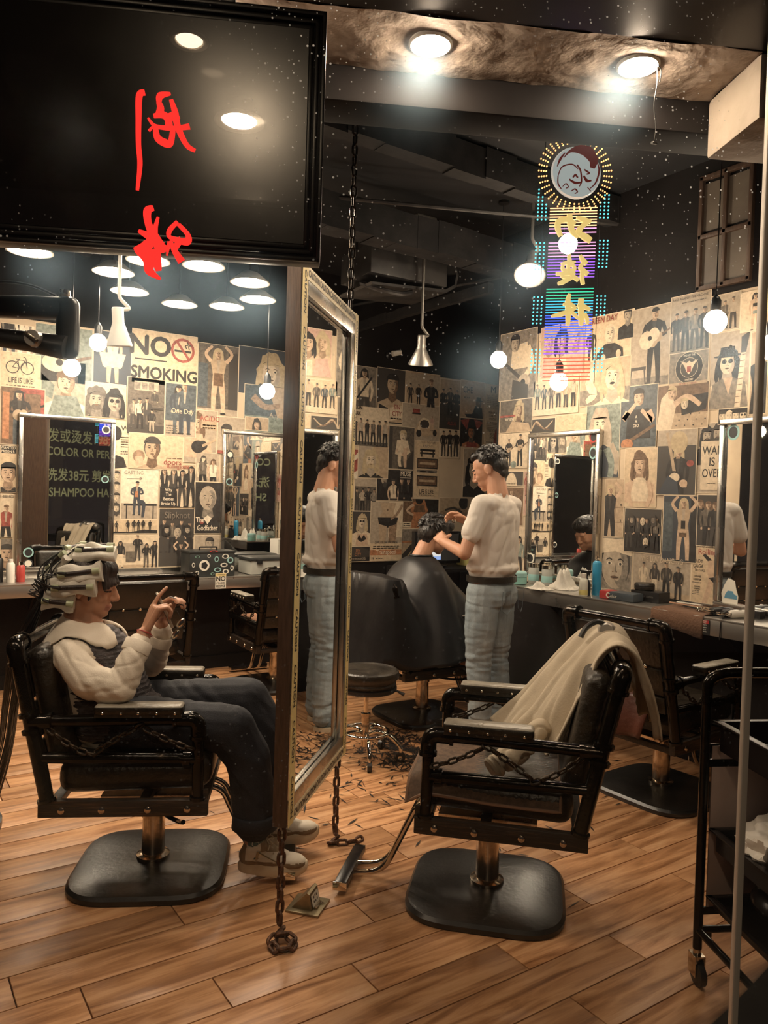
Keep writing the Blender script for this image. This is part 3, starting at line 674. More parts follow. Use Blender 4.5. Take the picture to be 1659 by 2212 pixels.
mat('cape_black', (.008, .0075, .008), .42, 0, (.014, .0128, .0132), 5, bump=.15, bscale=30, spec=.35)
mat('hair_black', (.010, .008, .007), .38, 0, (.040, .030, .025), 40, (.5, .8), bump=.5, bscale=110, stretch=(1, 1, .25))
mat('hair_brown', (.020, .011, .008), .40, 0, (.060, .032, .022), 40, (.5, .8), bump=.5, bscale=110, stretch=(1, 1, .25))
mat('sock_teal', (.10, .145, .135), .9, 0, (.075, .115, .108), 60, bump=.5, bscale=90, stretch=(6, 6, 1))
mat('shoe_white', (.66, .58, .47), .6, 0, (.58, .50, .39), 8); mat('shoe_sole', (.68, .56, .40), .6, 0, (.58, .46, .31), 10, bump=.1)
mat('shoe_brown', (.26, .18, .10), .7, 0, (.20, .13, .075), 12, bump=.2, bscale=90); mat('lace', (.38, .30, .20), .8)
mat('towel_white', (.72, .68, .60), .9, 0, (.60, .56, .48), 8, bump=.4, bscale=60)
mat('foil_pad', (.74, .70, .62), .62, 0, (.58, .54, .46), 8, bump=.35, bscale=40)
mat('rod_green', (.42, .46, .30), .4); mat('phone_glass', (.10, .10, .10), .12, 0); mat('phone_clear', (.55, .50, .42), .15, .3)
def capsule(mb, p, q, r0, r1, n=14):
    p = Vector(p); q = Vector(q); d = q-p; L = d.length
    if L < 1e-6: return mb.ell(p, (r0, r0, r0))
    d /= L; pts = []; rs = []
    for k in range(5): a = -pi/2+pi/2*k/4; pts.append(p+d*(r0*sin(a))); rs.append(max(1e-4, r0*cos(a)))
    for k in range(1, 4): t = k/4; pts.append(p.lerp(q, t)); rs.append(r0+(r1-r0)*t)
    for k in range(5): a = pi/2*k/4; pts.append(q+d*(r1*sin(a))); rs.append(max(1e-4, r1*cos(a)))
    return mb.tube(pts, rs, n)
def chainc(mb, pts, rs):
    for i in range(len(pts)-1): capsule(mb, pts[i], pts[i+1], rs[i], rs[i+1])
def rotm(ax, ay, az): return Matrix.Rotation(az, 3, 'Z') @ Matrix.Rotation(ay, 3, 'Y') @ Matrix.Rotation(ax, 3, 'X')
def blob(mb, name, mats, voxel, smooth=6, parent=None, wr=None, assign=None):
    me0 = bpy.data.meshes.new('b'); me0.from_pydata([tuple(p) for p in mb.V], [], mb.F); me0.update()
    ob = bpy.data.objects.new('b', me0); COL.objects.link(ob)
    r = ob.modifiers.new('r', 'REMESH'); r.mode = 'VOXEL'; r.voxel_size = voxel
    if smooth: s = ob.modifiers.new('s', 'SMOOTH'); s.iterations = smooth; s.factor = .5
    me = bpy.data.meshes.new_from_object(ob.evaluated_get(bpy.context.evaluated_depsgraph_get())); me.name = name
    bpy.data.objects.remove(ob); bpy.data.meshes.remove(me0)
    if wr:
        me.update(); N = [v.normal.copy() for v in me.vertices]
        for v, n in zip(me.vertices, N): v.co += n*wr(v.co, n)
    me.materials.clear()
    for mm in mats: me.materials.append(MAT[mm])
    if assign:
        for p in me.polygons: p.material_index = assign(p.center, p.normal)
    for p in me.polygons: p.use_smooth = True
    return link(name, me, parent)
def ridge(p, sc, seed=0): return 1-2*abs(mnoise.noise(Vector((p.x*sc[0]+seed, p.y*sc[1]-seed, p.z*sc[2]+2*seed))))
def crease(p, sc, seed=0, k=5):
    n = abs(mnoise.noise(Vector((p.x*sc[0]+seed, p.y*sc[1]-seed, p.z*sc[2]+2*seed)))); return -max(0, 1-n*k)
def tufts(b, HM, seed, n, cover, r0=.0075, up=.012):
    rr = random.Random(seed)
    for k in range(n):
        a = rr.uniform(-pi, pi); e = rr.uniform(cover, 1.45); c = Vector((cos(e)*cos(a), cos(e)*sin(a), sin(e)))
        if c.x > .20 and c.z < .78: continue
        p = Vector((-.034+.090*c.x, .080*c.y, .048+.080*c.z)); d = Vector((c.x*.6+.25, c.y*.7, up*20*max(0, c.z)-.55*(1-c.z)))*.030
        capsule(b, HM @ p, HM @ (p+d+c*.006), r0, .0025, 6)
def head_prims(mb, M):
    """head in its own frame: x forward (nose), z up, origin at head centre (mid cranium); height .225"""
    def e(c, r, ry=0): mb.ell(M @ Vector(c), r, 18, 12, 0, M.to_3x3() @ rotm(0, ry, 0))
    def cp(a, b, r0, r1): capsule(mb, M @ Vector(a), M @ Vector(b), r0, r1, 12)
    e((-.012, 0, .030), (.096, .074, .084)); e((.020, 0, -.010), (.070, .066, .080)); e((.040, 0, -.055), (.046, .052, .052))
    e((.062, 0, -.092), (.024, .026, .020)); e((.010, 0, -.068), (.050, .056, .040), .35)           # chin, jaw
    for s in (-1, 1):
        e((.054, s*.036, -.030), (.026, .022, .024)); e((.078, s*.020, .022), (.016, .026, .012))        # cheeks, brow
        e((-.018, s*.074, -.012), (.021, .009, .031), -.15); e((-.012, s*.079, -.034), (.009, .007, .010))       # ears
        e((.071, s*.031, .001), (.0135, .016, .0115))                                             # eye lids
        e((.095, s*.011, -.036), (.010, .008, .008))
    cp((.086, 0, .012), (.106, 0, -.028), .0085, .0125); e((.104, 0, -.033), (.012, .011, .010)); 
    e((.081, 0, -.062), (.0145, .023, .0075)); e((.079, 0, -.073), (.0140, .019, .0075))
def hand_prims(mb, wrist, dirv, palm_n, curl, L=.175, splay=.1, side=1, thumb=(.3, .6), r=.0085):
    """palm + five fingers; dirv along the hand, palm_n palm normal (fingers curl toward it)"""
    d = Vector(dirv).normalized(); n = Vector(palm_n); n = (n-d*n.dot(d)).normalized(); s = d.cross(n)*side
    w = Vector(wrist); pl = L*.50
    for k in range(4):
        o = (k-1.5)*.019; capsule(mb, w+d*.012+s*o*.55, w+d*pl+s*o, .0125, .0105)
    tips = []
    for k, (fl, cu) in enumerate(zip((.072, .082, .076, .060), curl)):
        o = (k-1.5)*.019; p = w+d*pl+s*o; a = splay*(k-1.5)*.5; dd = (d*cos(a)+s*sin(a)).normalized(); ang = 0; rr = r*1.05
        for seg in (.46, .30, .24):
            ang += cu*(1 if seg == .46 else .9)
            v = dd*cos(ang)+n*sin(ang); q = p+v*fl*seg*1.15; capsule(mb, p, q, rr, rr*.92, 10); p = q; rr *= .92
        tips.append((p, v))
    p = w+d*.025-s*.022+n*.006; q = p+(d*.55-s*.65+n*thumb[0])*.045; capsule(mb, p, q, .0135, .0105); q2 = q+(d*.9-s*.15+n*thumb[1]).normalized()*.032; capsule(mb, q, q2, .0105, .0092); q3 = q2+(d*.9+s*.1+n*thumb[1]).normalized()*.024; capsule(mb, q2, q3, .0092, .0080)
    return tips
# ------------------------------------------------------------------ woman in rollers (chair-local frame)
def make_woman():
    root = thing('person', 'seated woman in white blouse and knit vest with hair in rollers looking at her phone', 'person', (.906, 2.816, 0), radians(-28))
    HM = Matrix.Translation((-.250, .01, 1.052)) @ rotm(.0, .17, -.04).to_4x4() @ Matrix.Diagonal((.96, .96, .96, 1))
    b = MB(); head_prims(b, HM)
    capsule(b, (-.288, .005, .985), (-.285, .005, .865), .050, .060); capsule(b, (-.262, .005, .955), (-.240, .005, .87), .042, .056)
    b.ell((-.262, 0, .80), (.09, .16, .10)); capsule(b, (-.23, 0, .78), (-.20, 0, .60), .11, .12)
    # right arm (near the window), left arm
    ER = Vector((-.085, -.235, .735)); WRr = Vector((-.022, -.150, .905)); WL = Vector((.005, .035, .905))
    chainc(b, [(-.27, -.155, .825), ER, WRr], [.034, .032, .026]); chainc(b, [(-.27, .155, .82), (-.07, .215, .71), WL], [.034, .032, .026])
    # right hand: index raised, others wrapped round the phone
    d = Vector((.35, .17, .92)).normalized(); pn = Vector((.78, .50, -.35))
    w = WRr; s = d.cross((pn-d*pn.dot(d)).normalized())
    hand_prims(b, WRr+d*.01, d, pn, (.16, 1.05, 1.10, 1.05), .175, .06, -1, (.75, .3))
    dl = Vector((.30, -.10, .95)).normalized(); hand_prims(b, WL+dl*.008, dl, Vector((.80, -.60, -.2)), (.75, .85, .9, .9), .170, .05, 1, (.6, .5))
    # legs below the trousers
    chainc(b, [(.372, -.105, .33), (.380, -.105, .215), (.375, -.105, .13)], [.045, .036, .034]); chainc(b, [(.42, .10, .40), (.425, .095, .235), (.425, .095, .14)], [.045, .036, .034])
    chainc(b, [(-.08, -.09, .575), (.29, -.11, .555), (.372, -.105, .33)], [.06, .05, .045]); chainc(b, [(-.08, .09, .575), (.33, .105, .60), (.42, .10, .40)], [.06, .05, .045]); capsule(b, (-.15, 0, .66), (-.1, 0, .57), .11, .10)
    HI = HM.inverted()
    def asg(c, n):
        h = HI @ c
        if h.x > .072 and abs(h.y) < .026 and -.080 < h.z < -.0565: return 1
        if h.x > .066 and .016 < abs(h.y) < .046 and -.006 < h.z < .0005: return 2
        if h.x > .06 and .012 < abs(h.y) < .050 and .017 < h.z < .026: return 3
        return 0
    body = blob(b, 'body', ['skin', 'lips', 'eye_dark', 'brow_dark'], .0038, 5, root, None, asg)
    # bracelet
    bd = (WRr-ER).normalized(); u = bd.orthogonal().normalized(); v = bd.cross(u); cpt = WRr+d*.004
    MB().tube([cpt+(u*cos(2*pi*k/24)+v*sin(2*pi*k/24))*.0285 for k in range(24)], .0018, 6, closed=True).build('bracelet', 'st_red', body)
    # blouse
    b = MB(); b.ell((-.265, 0, .80), (.125, .19, .115)); capsule(b, (-.255, 0, .78), (-.185, 0, .60), .145, .155); b.ell((-.19, 0, .57), (.155, .17, .09))
    for sgn in (-1, 1): b.ell((-.270, sgn*.150, .825), (.074, .060, .062))
    chainc(b, [(-.27, -.175, .825), (-.185, -.222, .755), (-.080, -.24, .735), (-.052, -.20, .815), (-.034, -.166, .872)], [.058, .058, .053, .049, .040])
    b.ell((-.11, -.238, .725), (.078, .050, .042))
    chainc(b, [(-.27, .175, .82), (-.16, .21, .745), (-.06, .218, .720), (-.02, .12, .82), (.0, .045, .875)], [.060, .060, .054, .048, .040])
    def wr(p, n):
        arm = abs(p.y) > .12 or p.x > -.12
        a = .0085 if arm else .004
        q = Vector((p.x*.8+p.z*.6, p.y, p.z*.8-p.x*.6))
        return .45*a*ridge(q, (24, 7, 5), 1.3)+.55*a*crease(q, (20, 4, 3), 1.3, 4)+.003*crease(p, (9, 5, 26), 4.1, 4)+.001
    blo = blob(b, 'blouse', ['shirt_white'], .0055, 5, root, wr)
    # cuffs
    for (p, dd, r) in ((Vector((-.036, -.168, .868)), (WRr-ER).normalized(), .046), (Vector((.0, .046, .862)), Vector((.25, -.35, .9)).normalized(), .047)):
        u = dd.orthogonal().normalized(); v = dd.cross(u); mb = MB(); rings = []
        for t, rr in ((-.03, r*.95), (-.028, r*1.06), (.012, r*1.04), (.014, r*.97), (-.01, r*.80)):
            rings.append([mb.v(p+dd*t+(u*cos(2*pi*k/22)+v*sin(2*pi*k/22))*rr*(1+.05*sin(3*2*pi*k/22))) for k in range(22)])
        for a, c in zip(rings, rings[1:]):
            for k in range(22): mb.F.append([a[k], a[(k+1) % 22], c[(k+1) % 22], c[k]]); mb.M.append(0)
        mb.build('cuff', 'shirt_white', blo, 60)
    # knit vest: body plus straps
    b = MB(); capsule(b, (-.225, 0, .765), (-.175, 0, .62), .150, .163); b.ell((-.165, 0, .575), (.178, .185, .085)); b.ell((-.09, 0, .60), (.13, .165, .075))
    for sgn in (-1, 1): chainc(b, [(-.17, sgn*.070, .74), (-.20, sgn*.100, .815), (-.262, sgn*.118, .862), (-.33, sgn*.110, .82), (-.35, sgn*.08, .74)], [.056, .046, .040, .048, .06])
    b2 = blob(b, 'knit_vest', ['knit_vest'], .006, 4, root, lambda p, n: .0022*sin(p.z*420)+.003*ridge(p, (14, 14, 20), 2))
    # wide flat sailor collar laid over vest and blouse
    from mathutils.bvhtree import BVHTree
    def bvh(o): return BVHTree.FromPolygons([v.co.copy() for v in o.data.vertices], [list(p.vertices) for p in o.data.polygons])
    T1, T2 = bvh(blo), bvh(b2)
    mb = MB(); g = {}; n = 46; nj = 9
    for k in range(n+1):
        tt = pi+(2*pi-.62)*((k/n)-.5); ef = abs(k/n-.5)*2
        ro = .140+.062*(.5-.5*cos(tt))+.030*max(0, ef-.72)/.28-.10*max(0, ef-.93)/.07
        for j in range(nj):
            f = j/(nj-1); r = .070+(ro-.070)*f
            x = -.268+r*cos(tt); y = .004+r*sin(tt)*1.0
            zz = []
            for T in (T1, T2):
                h = T.ray_cast(Vector((x, y, 1.2)), Vector((0, 0, -1)))
                if h[0] is not None: zz.append(h[0].z)
            zb = max(zz) if zz else .78
            zc = .955-.25*f*.35-.030*(.5+.5*cos(tt))
            z = max(zb+.010, zc-.13*f) if f > .12 else max(zb+.010, .945-.035*(.5+.5*cos(tt)))
            g[k, j] = mb.v((x, y, z+.006*sin(pi*f)*sin(k*.9)))
    for _ in range(4):
        nv = {}
        for k in range(n+1):
            for j in range(1, nj-1): nv[k, j] = (mb.V[g[k, j-1]].z+mb.V[g[k, j+1]].z+mb.V[g[max(k-1, 0), j]].z+mb.V[g[min(k+1, n), j]].z)/4
        for q, z in nv.items(): mb.V[g[q]].z = max(z, mb.V[g[q]].z-.01)
    for k in range(n):
        for j in range(nj-1): mb.F.append([g[k, j], g[k+1, j], g[k+1, j+1], g[k, j+1]]); mb.M.append(0)
    co = mb.build('collar', 'shirt_white', blo, 80); sm = co.modifiers.new('s', 'SOLIDIFY'); sm.thickness = .005; sm.offset = 1
    # trousers
    b = MB(); b.ell((-.14, 0, .575), (.165, .175, .095))
    chainc(b, [(-.10, -.085, .575), (.12, -.112, .570), (.285, -.115, .560), (.345, -.110, .45), (.372, -.108, .285), (.376, -.108, .225)], [.098, .090, .084, .082, .080, .078])
    chainc(b, [(-.10, .085, .58), (.15, .10, .595), (.325, .105, .605), (.390, .102, .49), (.418, .100, .345), (.424, .098, .285)], [.098, .092, .084, .084, .082, .078])
    def wr2(p, n):
        u = (p.x+p.z)*.7; w = (p.x-p.z)*.7; return .0045*ridge(Vector((u, p.y, w)), (13, 6, 4), .7)+.0045*crease(Vector((u, p.y, w)), (15, 4, 3), 1.7, 4)
    tr = blob(b, 'trousers', ['denim_dark'], .0065, 4, root, wr2)
    for (x, y, z) in ((.380, -.108, .205), (.428, .098, .262)):
        mb = MB(); prof = [(.058, -.006), (.074, -.012), (.084, -.004), (.086, .040), (.080, .046), (.06, .046)]; mb.lathe([(r, zz) for r, zz in prof], 26, 0, Matrix.Translation((x, y, z)))
        for q in mb.V: q += Vector((mnoise.noise(q*14), mnoise.noise(q*14+Vector((5, 0, 0))), .6*mnoise.noise(q*14+Vector((0, 5, 0)))))*.006
        mb.build('trouser_cuff', 'denim_dark', tr, 60)
    # socks and sneakers
    for (x, y, z, rz, ry) in ((.378, -.107, .062, -.05, .07), (.425, .096, .068, .10, -.05)):
        S = Matrix.Translation((x, y, z)) @ rotm(0, ry, rz).to_4x4()
        sk = MB(); sk.add(MB().tube(catmull([(.0, 0, .03), (-.003, 0, .09), (.004, 0, .155)], 6), [.035]*6+[.036]*7, 20), S); so = sk.build('sock', 'sock_teal', root)
        em = MB()
        for zz in (.118, .086):
            for s in (-1, 1):
                c = Vector((.002, s*.0365, zz)); em.tube([S @ (c+Vector((.012*cos(a)+(.003*(abs(sin(a*1)) > .8)), 0, .0085*sin(a)+(.005 if abs(cos(a)) > .55 and sin(a) > .3 else 0)))) for a in [2*pi*k/20 for k in range(20)]], .0011, 5, closed=True)
        em.build('bear_print', 'st_white', so)
        def outl(sc=1.0, l0=-.055, l1=.195):
            P = [];n = 36
            for k in range(n):
                a = 2*pi*k/n; xx = (l0+l1)/2+(l1-l0)/2*cos(a); wd = .036+.010*max(0, cos(a-.0))*1.0-(.004 if cos(a) < -.5 else 0)
                P.append((xx*sc+(1-sc)*.07, sin(a)*wd*sc*(1.0 if abs(cos(a)) < .8 else 1.02)))
            return P
        sh = root
        so2 = MB(); P = outl(); n = len(P); rings = []
        for sc, zz in ((.95, -.030), (1.0, -.024), (1.02, -.006), (.99, .008), (.93, .012)):
            rings.append([so2.v(S @ Vector((p[0]*sc+(1-sc)*.07, p[1]*sc, zz+.022*max(0, (p[0]-.13)/.065)**2*.8))) for p in P])
        for a, c in zip(rings, rings[1:]):
            for k in range(n): so2.F.append([a[k], a[(k+1) % n], c[(k+1) % n], c[k]]); so2.M.append(0)
        so2.F.append(rings[0][::-1]); so2.M.append(0); so2.F.append(rings[-1]); so2.M.append(0)
        up = MB(); up.ell((-.012, 0, .030), (.046, .037, .045)); up.ell((.06, 0, .022), (.085, .038, .040)); up.ell((.135, 0, .018), (.058, .041, .030)); capsule(up, (-.008, 0, .055), (.012, 0, .062), .040, .040); capsule(up, (.03, 0, .058), (.11, 0, .036), .027, .022)
        for q in up.V: q.z = max(q.z, .004)
        u2 = MB(); u2.add(up, S); SI = S.inverted()
        def asg2(c, n_):
            h = SI @ c
            if h.z < .024 and h.x < .16: return 1
            if h.x < -.030: return 1
            if .020 < h.x < .095 and h.z > .058: return 1
            if h.x > .15 and h.z < .026: return 1
            return 0
        sneaker = blob(u2, 'sneaker', ['shoe_white', 'shoe_brown'], .0045, 4, root, None, asg2)
        so2.build('sole', 'shoe_sole', sneaker, 40)
        lc = MB()
        for k in range(5):
            xx = .028+.020*k; zz = .086-.012*k; lc.tube([S @ Vector(p) for p in catmull([(xx, -.026, zz-.012), (xx+.006, 0, zz+.006), (xx+.012, .026, zz-.012)], 4)], .0026, 6)
        for s in (-1, 1): lc.tube([S @ Vector(p) for p in catmull([(.035, 0, .092), (.045, s*.018, .100), (.06, s*.028, .088), (.05, s*.016, .082), (.036, 0, .092)], 5)], .0024, 6)
        lc.build('laces', 'lace', sneaker)
        zp = MB(); zp.tube([S @ Vector((.015, -.0400, .060)), S @ Vector((.085, -.0425, .030))], .0022, 6); zp.box(S @ Vector((.012, -.043, .046)), (.009, .004, .034), 0, rotm(0, .2, 0)); zp.build('zip', 'brass', sneaker)
    # hair: cap over the skull with a fringe
    b = MB()
    def e(c, r, ry=0): b.ell(HM @ Vector(c), r, 18, 12, 0, HM.to_3x3() @ rotm(0, ry, 0))
    e((-.030, 0, .045), (.098, .082, .084)); e((-.060, 0, -.010), (.062, .074, .075)); e((.035, 0, .070), (.055, .066, .048))
    for k in range(9):
        y = -.060+.015*k; capsule(b, HM @ Vector((.045, y*.9, .090)), HM @ Vector((.100-abs(y)*.42, y*1.12, .030-abs(y)*.35)), .014, .007)
    for s in (-1, 1): capsule(b, HM @ Vector((.035, s*.070, .040)), HM @ Vector((.025, s*.072, -.040)), .012, .005); 
    hr = blob(b, 'hair', ['hair_brown'], .0045, 3, root, lambda p, n: .002*ridge(p, (60, 60, 14), 3))
    # rollers wrapped in white pads with clips and leads
    HMr = HM
    def roller(a, dirv, nrm, L, w=.066, th=.032, idx=0):
        a = HMr @ Vector(a); dv = (HMr.to_3x3() @ Vector(dirv)).normalized(); nr = (HMr.to_3x3() @ Vector(nrm)); nr = (nr-dv*nr.dot(dv)).normalized(); sd = nr.cross(dv)
        M4 = Matrix(((dv.x, sd.x, nr.x, a.x), (dv.y, sd.y, nr.y, a.y), (dv.z, sd.z, nr.z, a.z), (0, 0, 0, 1)))
        p = MB(); g = {}
        for i in range(11):
            for k in range(16):
                t = 2*pi*k/16; x = -L/2+L*i/10
                y = w/2*math.copysign(abs(cos(t))**.55, cos(t)); z = th/2*math.copysign(abs(sin(t))**.7, sin(t))
                q = Vector((x, y*(1+.16*sin(i*.7+idx)), z+.010*sin(i*.8+idx*2)*cos(t))); q += Vector((.005*mnoise.noise(q*40+Vector((idx, 0, 0))), .005*mnoise.noise(q*30+Vector((0, idx, 0))), .004*mnoise.noise(q*30+Vector((idx, 3, 0)))))
                g[i, k] = p.v(M4 @ q)
        for i in range(10):
            for k in range(16): p.F.append([g[i, k], g[i, (k+1) % 16], g[i+1, (k+1) % 16], g[i+1, k]]); p.M.append(0)
        p.F.append([g[0, k] for k in range(16)]); p.M.append(0); p.F.append([g[10, k] for k in range(16)]); p.M.append(0)
        po = p.build('roller_pad', 'foil_pad', root, 45)
        f = MB()
        f.tube([M4 @ Vector((-L*.38, 0, th/2+.002)), M4 @ Vector((L*.36, 0, th/2+.003))], .0085, 10); f.build('hair_rod', 'hair_brown', po)
        for x in (-L*.40, L*.38): MB().cyl(M4 @ Vector((x-.012, 0, th/2+.003)), M4 @ Vector((x+.012, 0, th/2+.003)), .0115, n=12).build('rod_end', 'rod_green', po)
        f = MB(); f.tube([M4 @ Vector((-L*.55, .006, th/2)), M4 @ Vector((-L*.42, .004, th/2+.012)), M4 @ Vector((-L*.28, 0, th/2+.012))], .006, 8); f.build('clip', 'plastic_black', po)
        return M4 @ Vector((-L*.56, 0, th/2))
    ends = []
    spec = [((-.018, -.092, .052), (1, .10, .32), (0, -1, .35), .150), ((-.028, -.100, .002), (1, .10, .22), (0, -1, .0), .150), ((-.075, -.090, -.062), (1, .15, .05), (0, -1, -.1), .105),
            ((.010, -.045, .128), (1, .06, .22), (0, -.45, 1), .140), ((-.015, .040, .135), (1, -.05, .15), (0, .45, 1), .13), ((-.11, -.045, .070), (.55, -.3, .7), (-1, -.5, .5), .10),
            ((-.125, -.030, .0), (.1, 1, .1), (-1, 0, .1), .11), ((-.115, -.020, -.062), (.1, 1, .0), (-1, 0, -.1), .11), ((-.02, .095, .040), (1, -.1, .2), (0, 1, .2), .13), ((-.035, .098, -.015), (1, -.1, .2), (0, 1, 0), .13), ((-.085, .02, .115), (.2, 1, .1), (-.7, 0, 1), .11)]
    for i, (a, dv, nr, L) in enumerate(spec): ends.append(roller(a, dv, nr, L, idx=i))
    # leads gathered behind the head
    hub = Vector((-.385, -.075, 1.02)); wires = MB()
    for i, p in enumerate(ends):
        for q in range(3):
            o = Vector((random.uniform(-.014, .014), random.uniform(-.014, .014), random.uniform(-.02, .02)))
            a = p+Vector((random.uniform(-.004, .004),)*3); mid = p.lerp(hub, .5)+Vector((-.028, -.012, .020))+o*1.5
            tail = [hub+o, hub+o*1.6+Vector((-.05, .01, -.11)), hub+o*2.5+Vector((-.10, .05, -.24)), hub+o*2+Vector((-.15, .12, -.42)), Vector((-.62+o.x*2, .20+o.y*2, .35)), Vector((-.74+o.x*3, .26+o.y*3, .02))]
            wires.tube(catmull([a, mid]+tail, 6), .0021, 5)
    wo = wires.build('roller_leads', 'plastic_black', root); wo['kind'] = 'stuff'
    # phone (held, so a thing of its own) with hanging charm
    ph = thing('phone', 'smartphone with a dangling charm held up by the woman with rollers', 'phone', (.906, 2.816, 0), radians(-28))
    R = rotm(0, -.42, .25); c = Vector((.030, -.050, .975))
    MB().box(c, (.010, .072, .135), 0, R, .004).build('case', 'phone_clear', ph); MB().box(c-R @ Vector((.0053, 0, 0)), (.001, .066, .125), 0, R).build('screen', 'phone_glass', ph)
    ch = MB(); p0 = c+R @ Vector((.006, 0, -.02)); ch.tube(catmull([p0, p0+Vector((.03, -.01, .015)), p0+Vector((.045, -.015, -.012))], 5), .0012, 5); ch.build('charm_cord', 'plastic_black', ph)
    for k, (dx, dz) in enumerate(((.048, -.030), (.030, -.072))):
        cm = MB(); cm.ell(p0+Vector((dx, -.016, dz)), (.012, .006, .022), 10, 8, 0, rotm(0, .6, 0)); cm.build('charm', 'chrome', ph)
make_woman()
# ------------------------------------------------------------------ barber seen from behind
def make_barber():
    root = thing('person', 'standing barber in white T-shirt and pale jeans, back to the window, cutting hair', 'person', (3.030, 3.350, 0), radians(108))
    # local x forward, y left; head turned and bowed
    HM = Matrix.Translation((.045, .0, 1.585)) @ rotm(0, .42, .20).to_4x4()
    b = MB(); head_prims(b, HM); capsule(b, (.0, 0, 1.545), (-.025, 0, 1.43), .055, .062)
    b.ell((-.02, 0, 1.35), (.07, .14, .07)); capsule(b, (-.02, 0, 1.3), (-.01, 0, 1.0), .09, .09)
    SL = Vector((-.015, .178, 1.375)); SR = Vector((-.015, -.178, 1.375))
    EL = Vector((.03, .255, 1.105)); WLf = Vector((.245, .155, 1.155)); ERr = Vector((.05, -.270, 1.145)); WR = Vector((.27, -.160, 1.265))
    chainc(b, [SL, EL, WLf], [.038, .038, .028]); chainc(b, [SR, ERr, WR], [.038, .038, .028])
    hand_prims(b, WLf, WLf-EL+Vector((0, -.06, .05)), Vector((.2, -.8, -.3)), (.55, .6, .65, .7), .18, .08, 1, (.5, .5)); hand_prims(b, WR, WR-ERr+Vector((0, .05, 0)), Vector((.2, .8, -.3)), (.5, .55, .6, .6), .18, .08, -1, (.5, .5))
    for s in (-1, 1): chainc(b, [(0, s*.09, .93), (.015, s*.10, .50), (-.015, s*.105, .09)], [.08, .055, .04]); capsule(b, (-.01, s*.105, .05), (.08, s*.115, .035), .03, .03)
    HI = HM.inverted()
    def asg(c, n):
        h = HI @ c
        if h.x > .072 and abs(h.y) < .026 and -.080 < h.z < -.0565: return 1
        if h.x > .066 and .016 < abs(h.y) < .046 and -.006 < h.z < .0005: return 2
        if h.x > .06 and .012 < abs(h.y) < .050 and .017 < h.z < .026: return 3
        return 0
    blob(b, 'body', ['skin', 'lips', 'eye_dark', 'brow_dark'], .0048, 4, root, None, asg)
    # T-shirt
    b = MB(); b.ell((-.02, 0, 1.36), (.098, .170, .080)); capsule(b, (-.02, 0, 1.30), (-.01, 0, 1.08), .112, .120)
    for s in (-1, 1): capsule(b, (-.02, s*.075, 1.31), (-.005, s*.065, 1.02), .100, .114); b.ell((-.02, s*.125, 1.385), (.085, .095, .055))
    b.ell((0, 0, 1.015), (.146, .190, .058))
    chainc(b, [SL+Vector((0, -.01, 0)), EL.lerp(SL, .42)], [.064, .064]); chainc(b, [SR+Vector((0, .01, 0)), ERr.lerp(SR, .42)], [.064, .064])
    capsule(b, (-.02, 0, 1.415), (-.022, 0, 1.425), .074, .064); b.ell((-.048, 0, 1.31), (.082, .165, .10)); b.ell((-.04, 0, 1.15), (.085, .15, .12))
    def wr(p, n):
        low = max(0, (1.12-p.z)/.15)
        q = Vector((p.x, p.y+.35*(p.z-1.2), p.z)); return .0045*crease(q, (5, 15, 2.2), 2.2, 4)+.003*crease(q, (10, 7, 9), 6.1, 4)+.0035*ridge(p, (8, 12, 3), 2.2)+.001+.003*low*ridge(p, (14, 14, 20), 5.5)-.002
    blob(b, 'tshirt', ['tee_white'], .0055, 9, root, wr)
    # jeans
    b = MB(); b.ell((0, 0, .900), (.122, .168, .085))
    for s in (-1, 1):
        b.ell((-.038, s*.072, .86), (.088, .084, .10))
        chainc(b, [(.0, s*.085, .88), (.005, s*.098, .68), (.012, s*.102, .48), (-.010, s*.106, .28), (-.015, s*.108, .085)], [.102, .094, .073, .070, .064])
    def wr2(p, n):
        k = math.exp(-((p.z-.50)/.10)**2)+math.exp(-((p.z-.14)/.08)**2)+.5*math.exp(-((p.z-.80)/.06)**2)+.25
        return .006*k*ridge(p, (6, 6, 24), 3.1)+.006*k*crease(p, (4, 4, 22), 5.1, 4)+.002*crease(p, (14, 14, 4), 1, 4)
    je = blob(b, 'jeans', ['denim_light'], .0062, 3, root, wr2)
    pk = MB()
    for s in (-1, 1):
        pts = [(-.150, s*.040, .895), (-.148, s*.125, .895), (-.140, s*.122, .79), (-.152, s*.082, .765), (-.156, s*.042, .79)]
        pk.tube([Vector(p) for p in pts], .0018, 5, closed=True)
    pk.build('pocket_stitch', 'denim_seam', je)
    bl = MB(); n = 40
    ring = [Vector((.132*cos(2*pi*k/n), .176*sin(2*pi*k/n), .0)) for k in range(n)]; rs = []
    for (sc, z) in ((1.0, .935), (1.02, .937), (1.02, .970), (1.0, .972)): rs.append([bl.v((p.x*sc, p.y*sc, z)) for p in ring])
    for a, c in zip(rs, rs[1:]):
        for k in range(n): bl.F.append([a[k], a[(k+1) % n], c[(k+1) % n], c[k]]); bl.M.append(0)
    bl.build('belt', 'leather_dark', root)
    b = MB()
    def e(c, r, ry=0): b.ell(HM @ Vector(c), r, 18, 12, 0, HM.to_3x3() @ rotm(0, ry, 0))
    e((-.036, 0, .052), (.090, .081, .080)); e((-.070, 0, .0), (.050, .068, .065)); e((.020, 0, .092), (.058, .062, .032)); e((-.075, 0, -.045), (.028, .05, .04))
    tufts(b, HM, 5, 230, -.1)
    blob(b, 'hair', ['hair_black'], .0036, 1, root, lambda p, n: .0025*ridge(p, (70, 70, 30), 3))
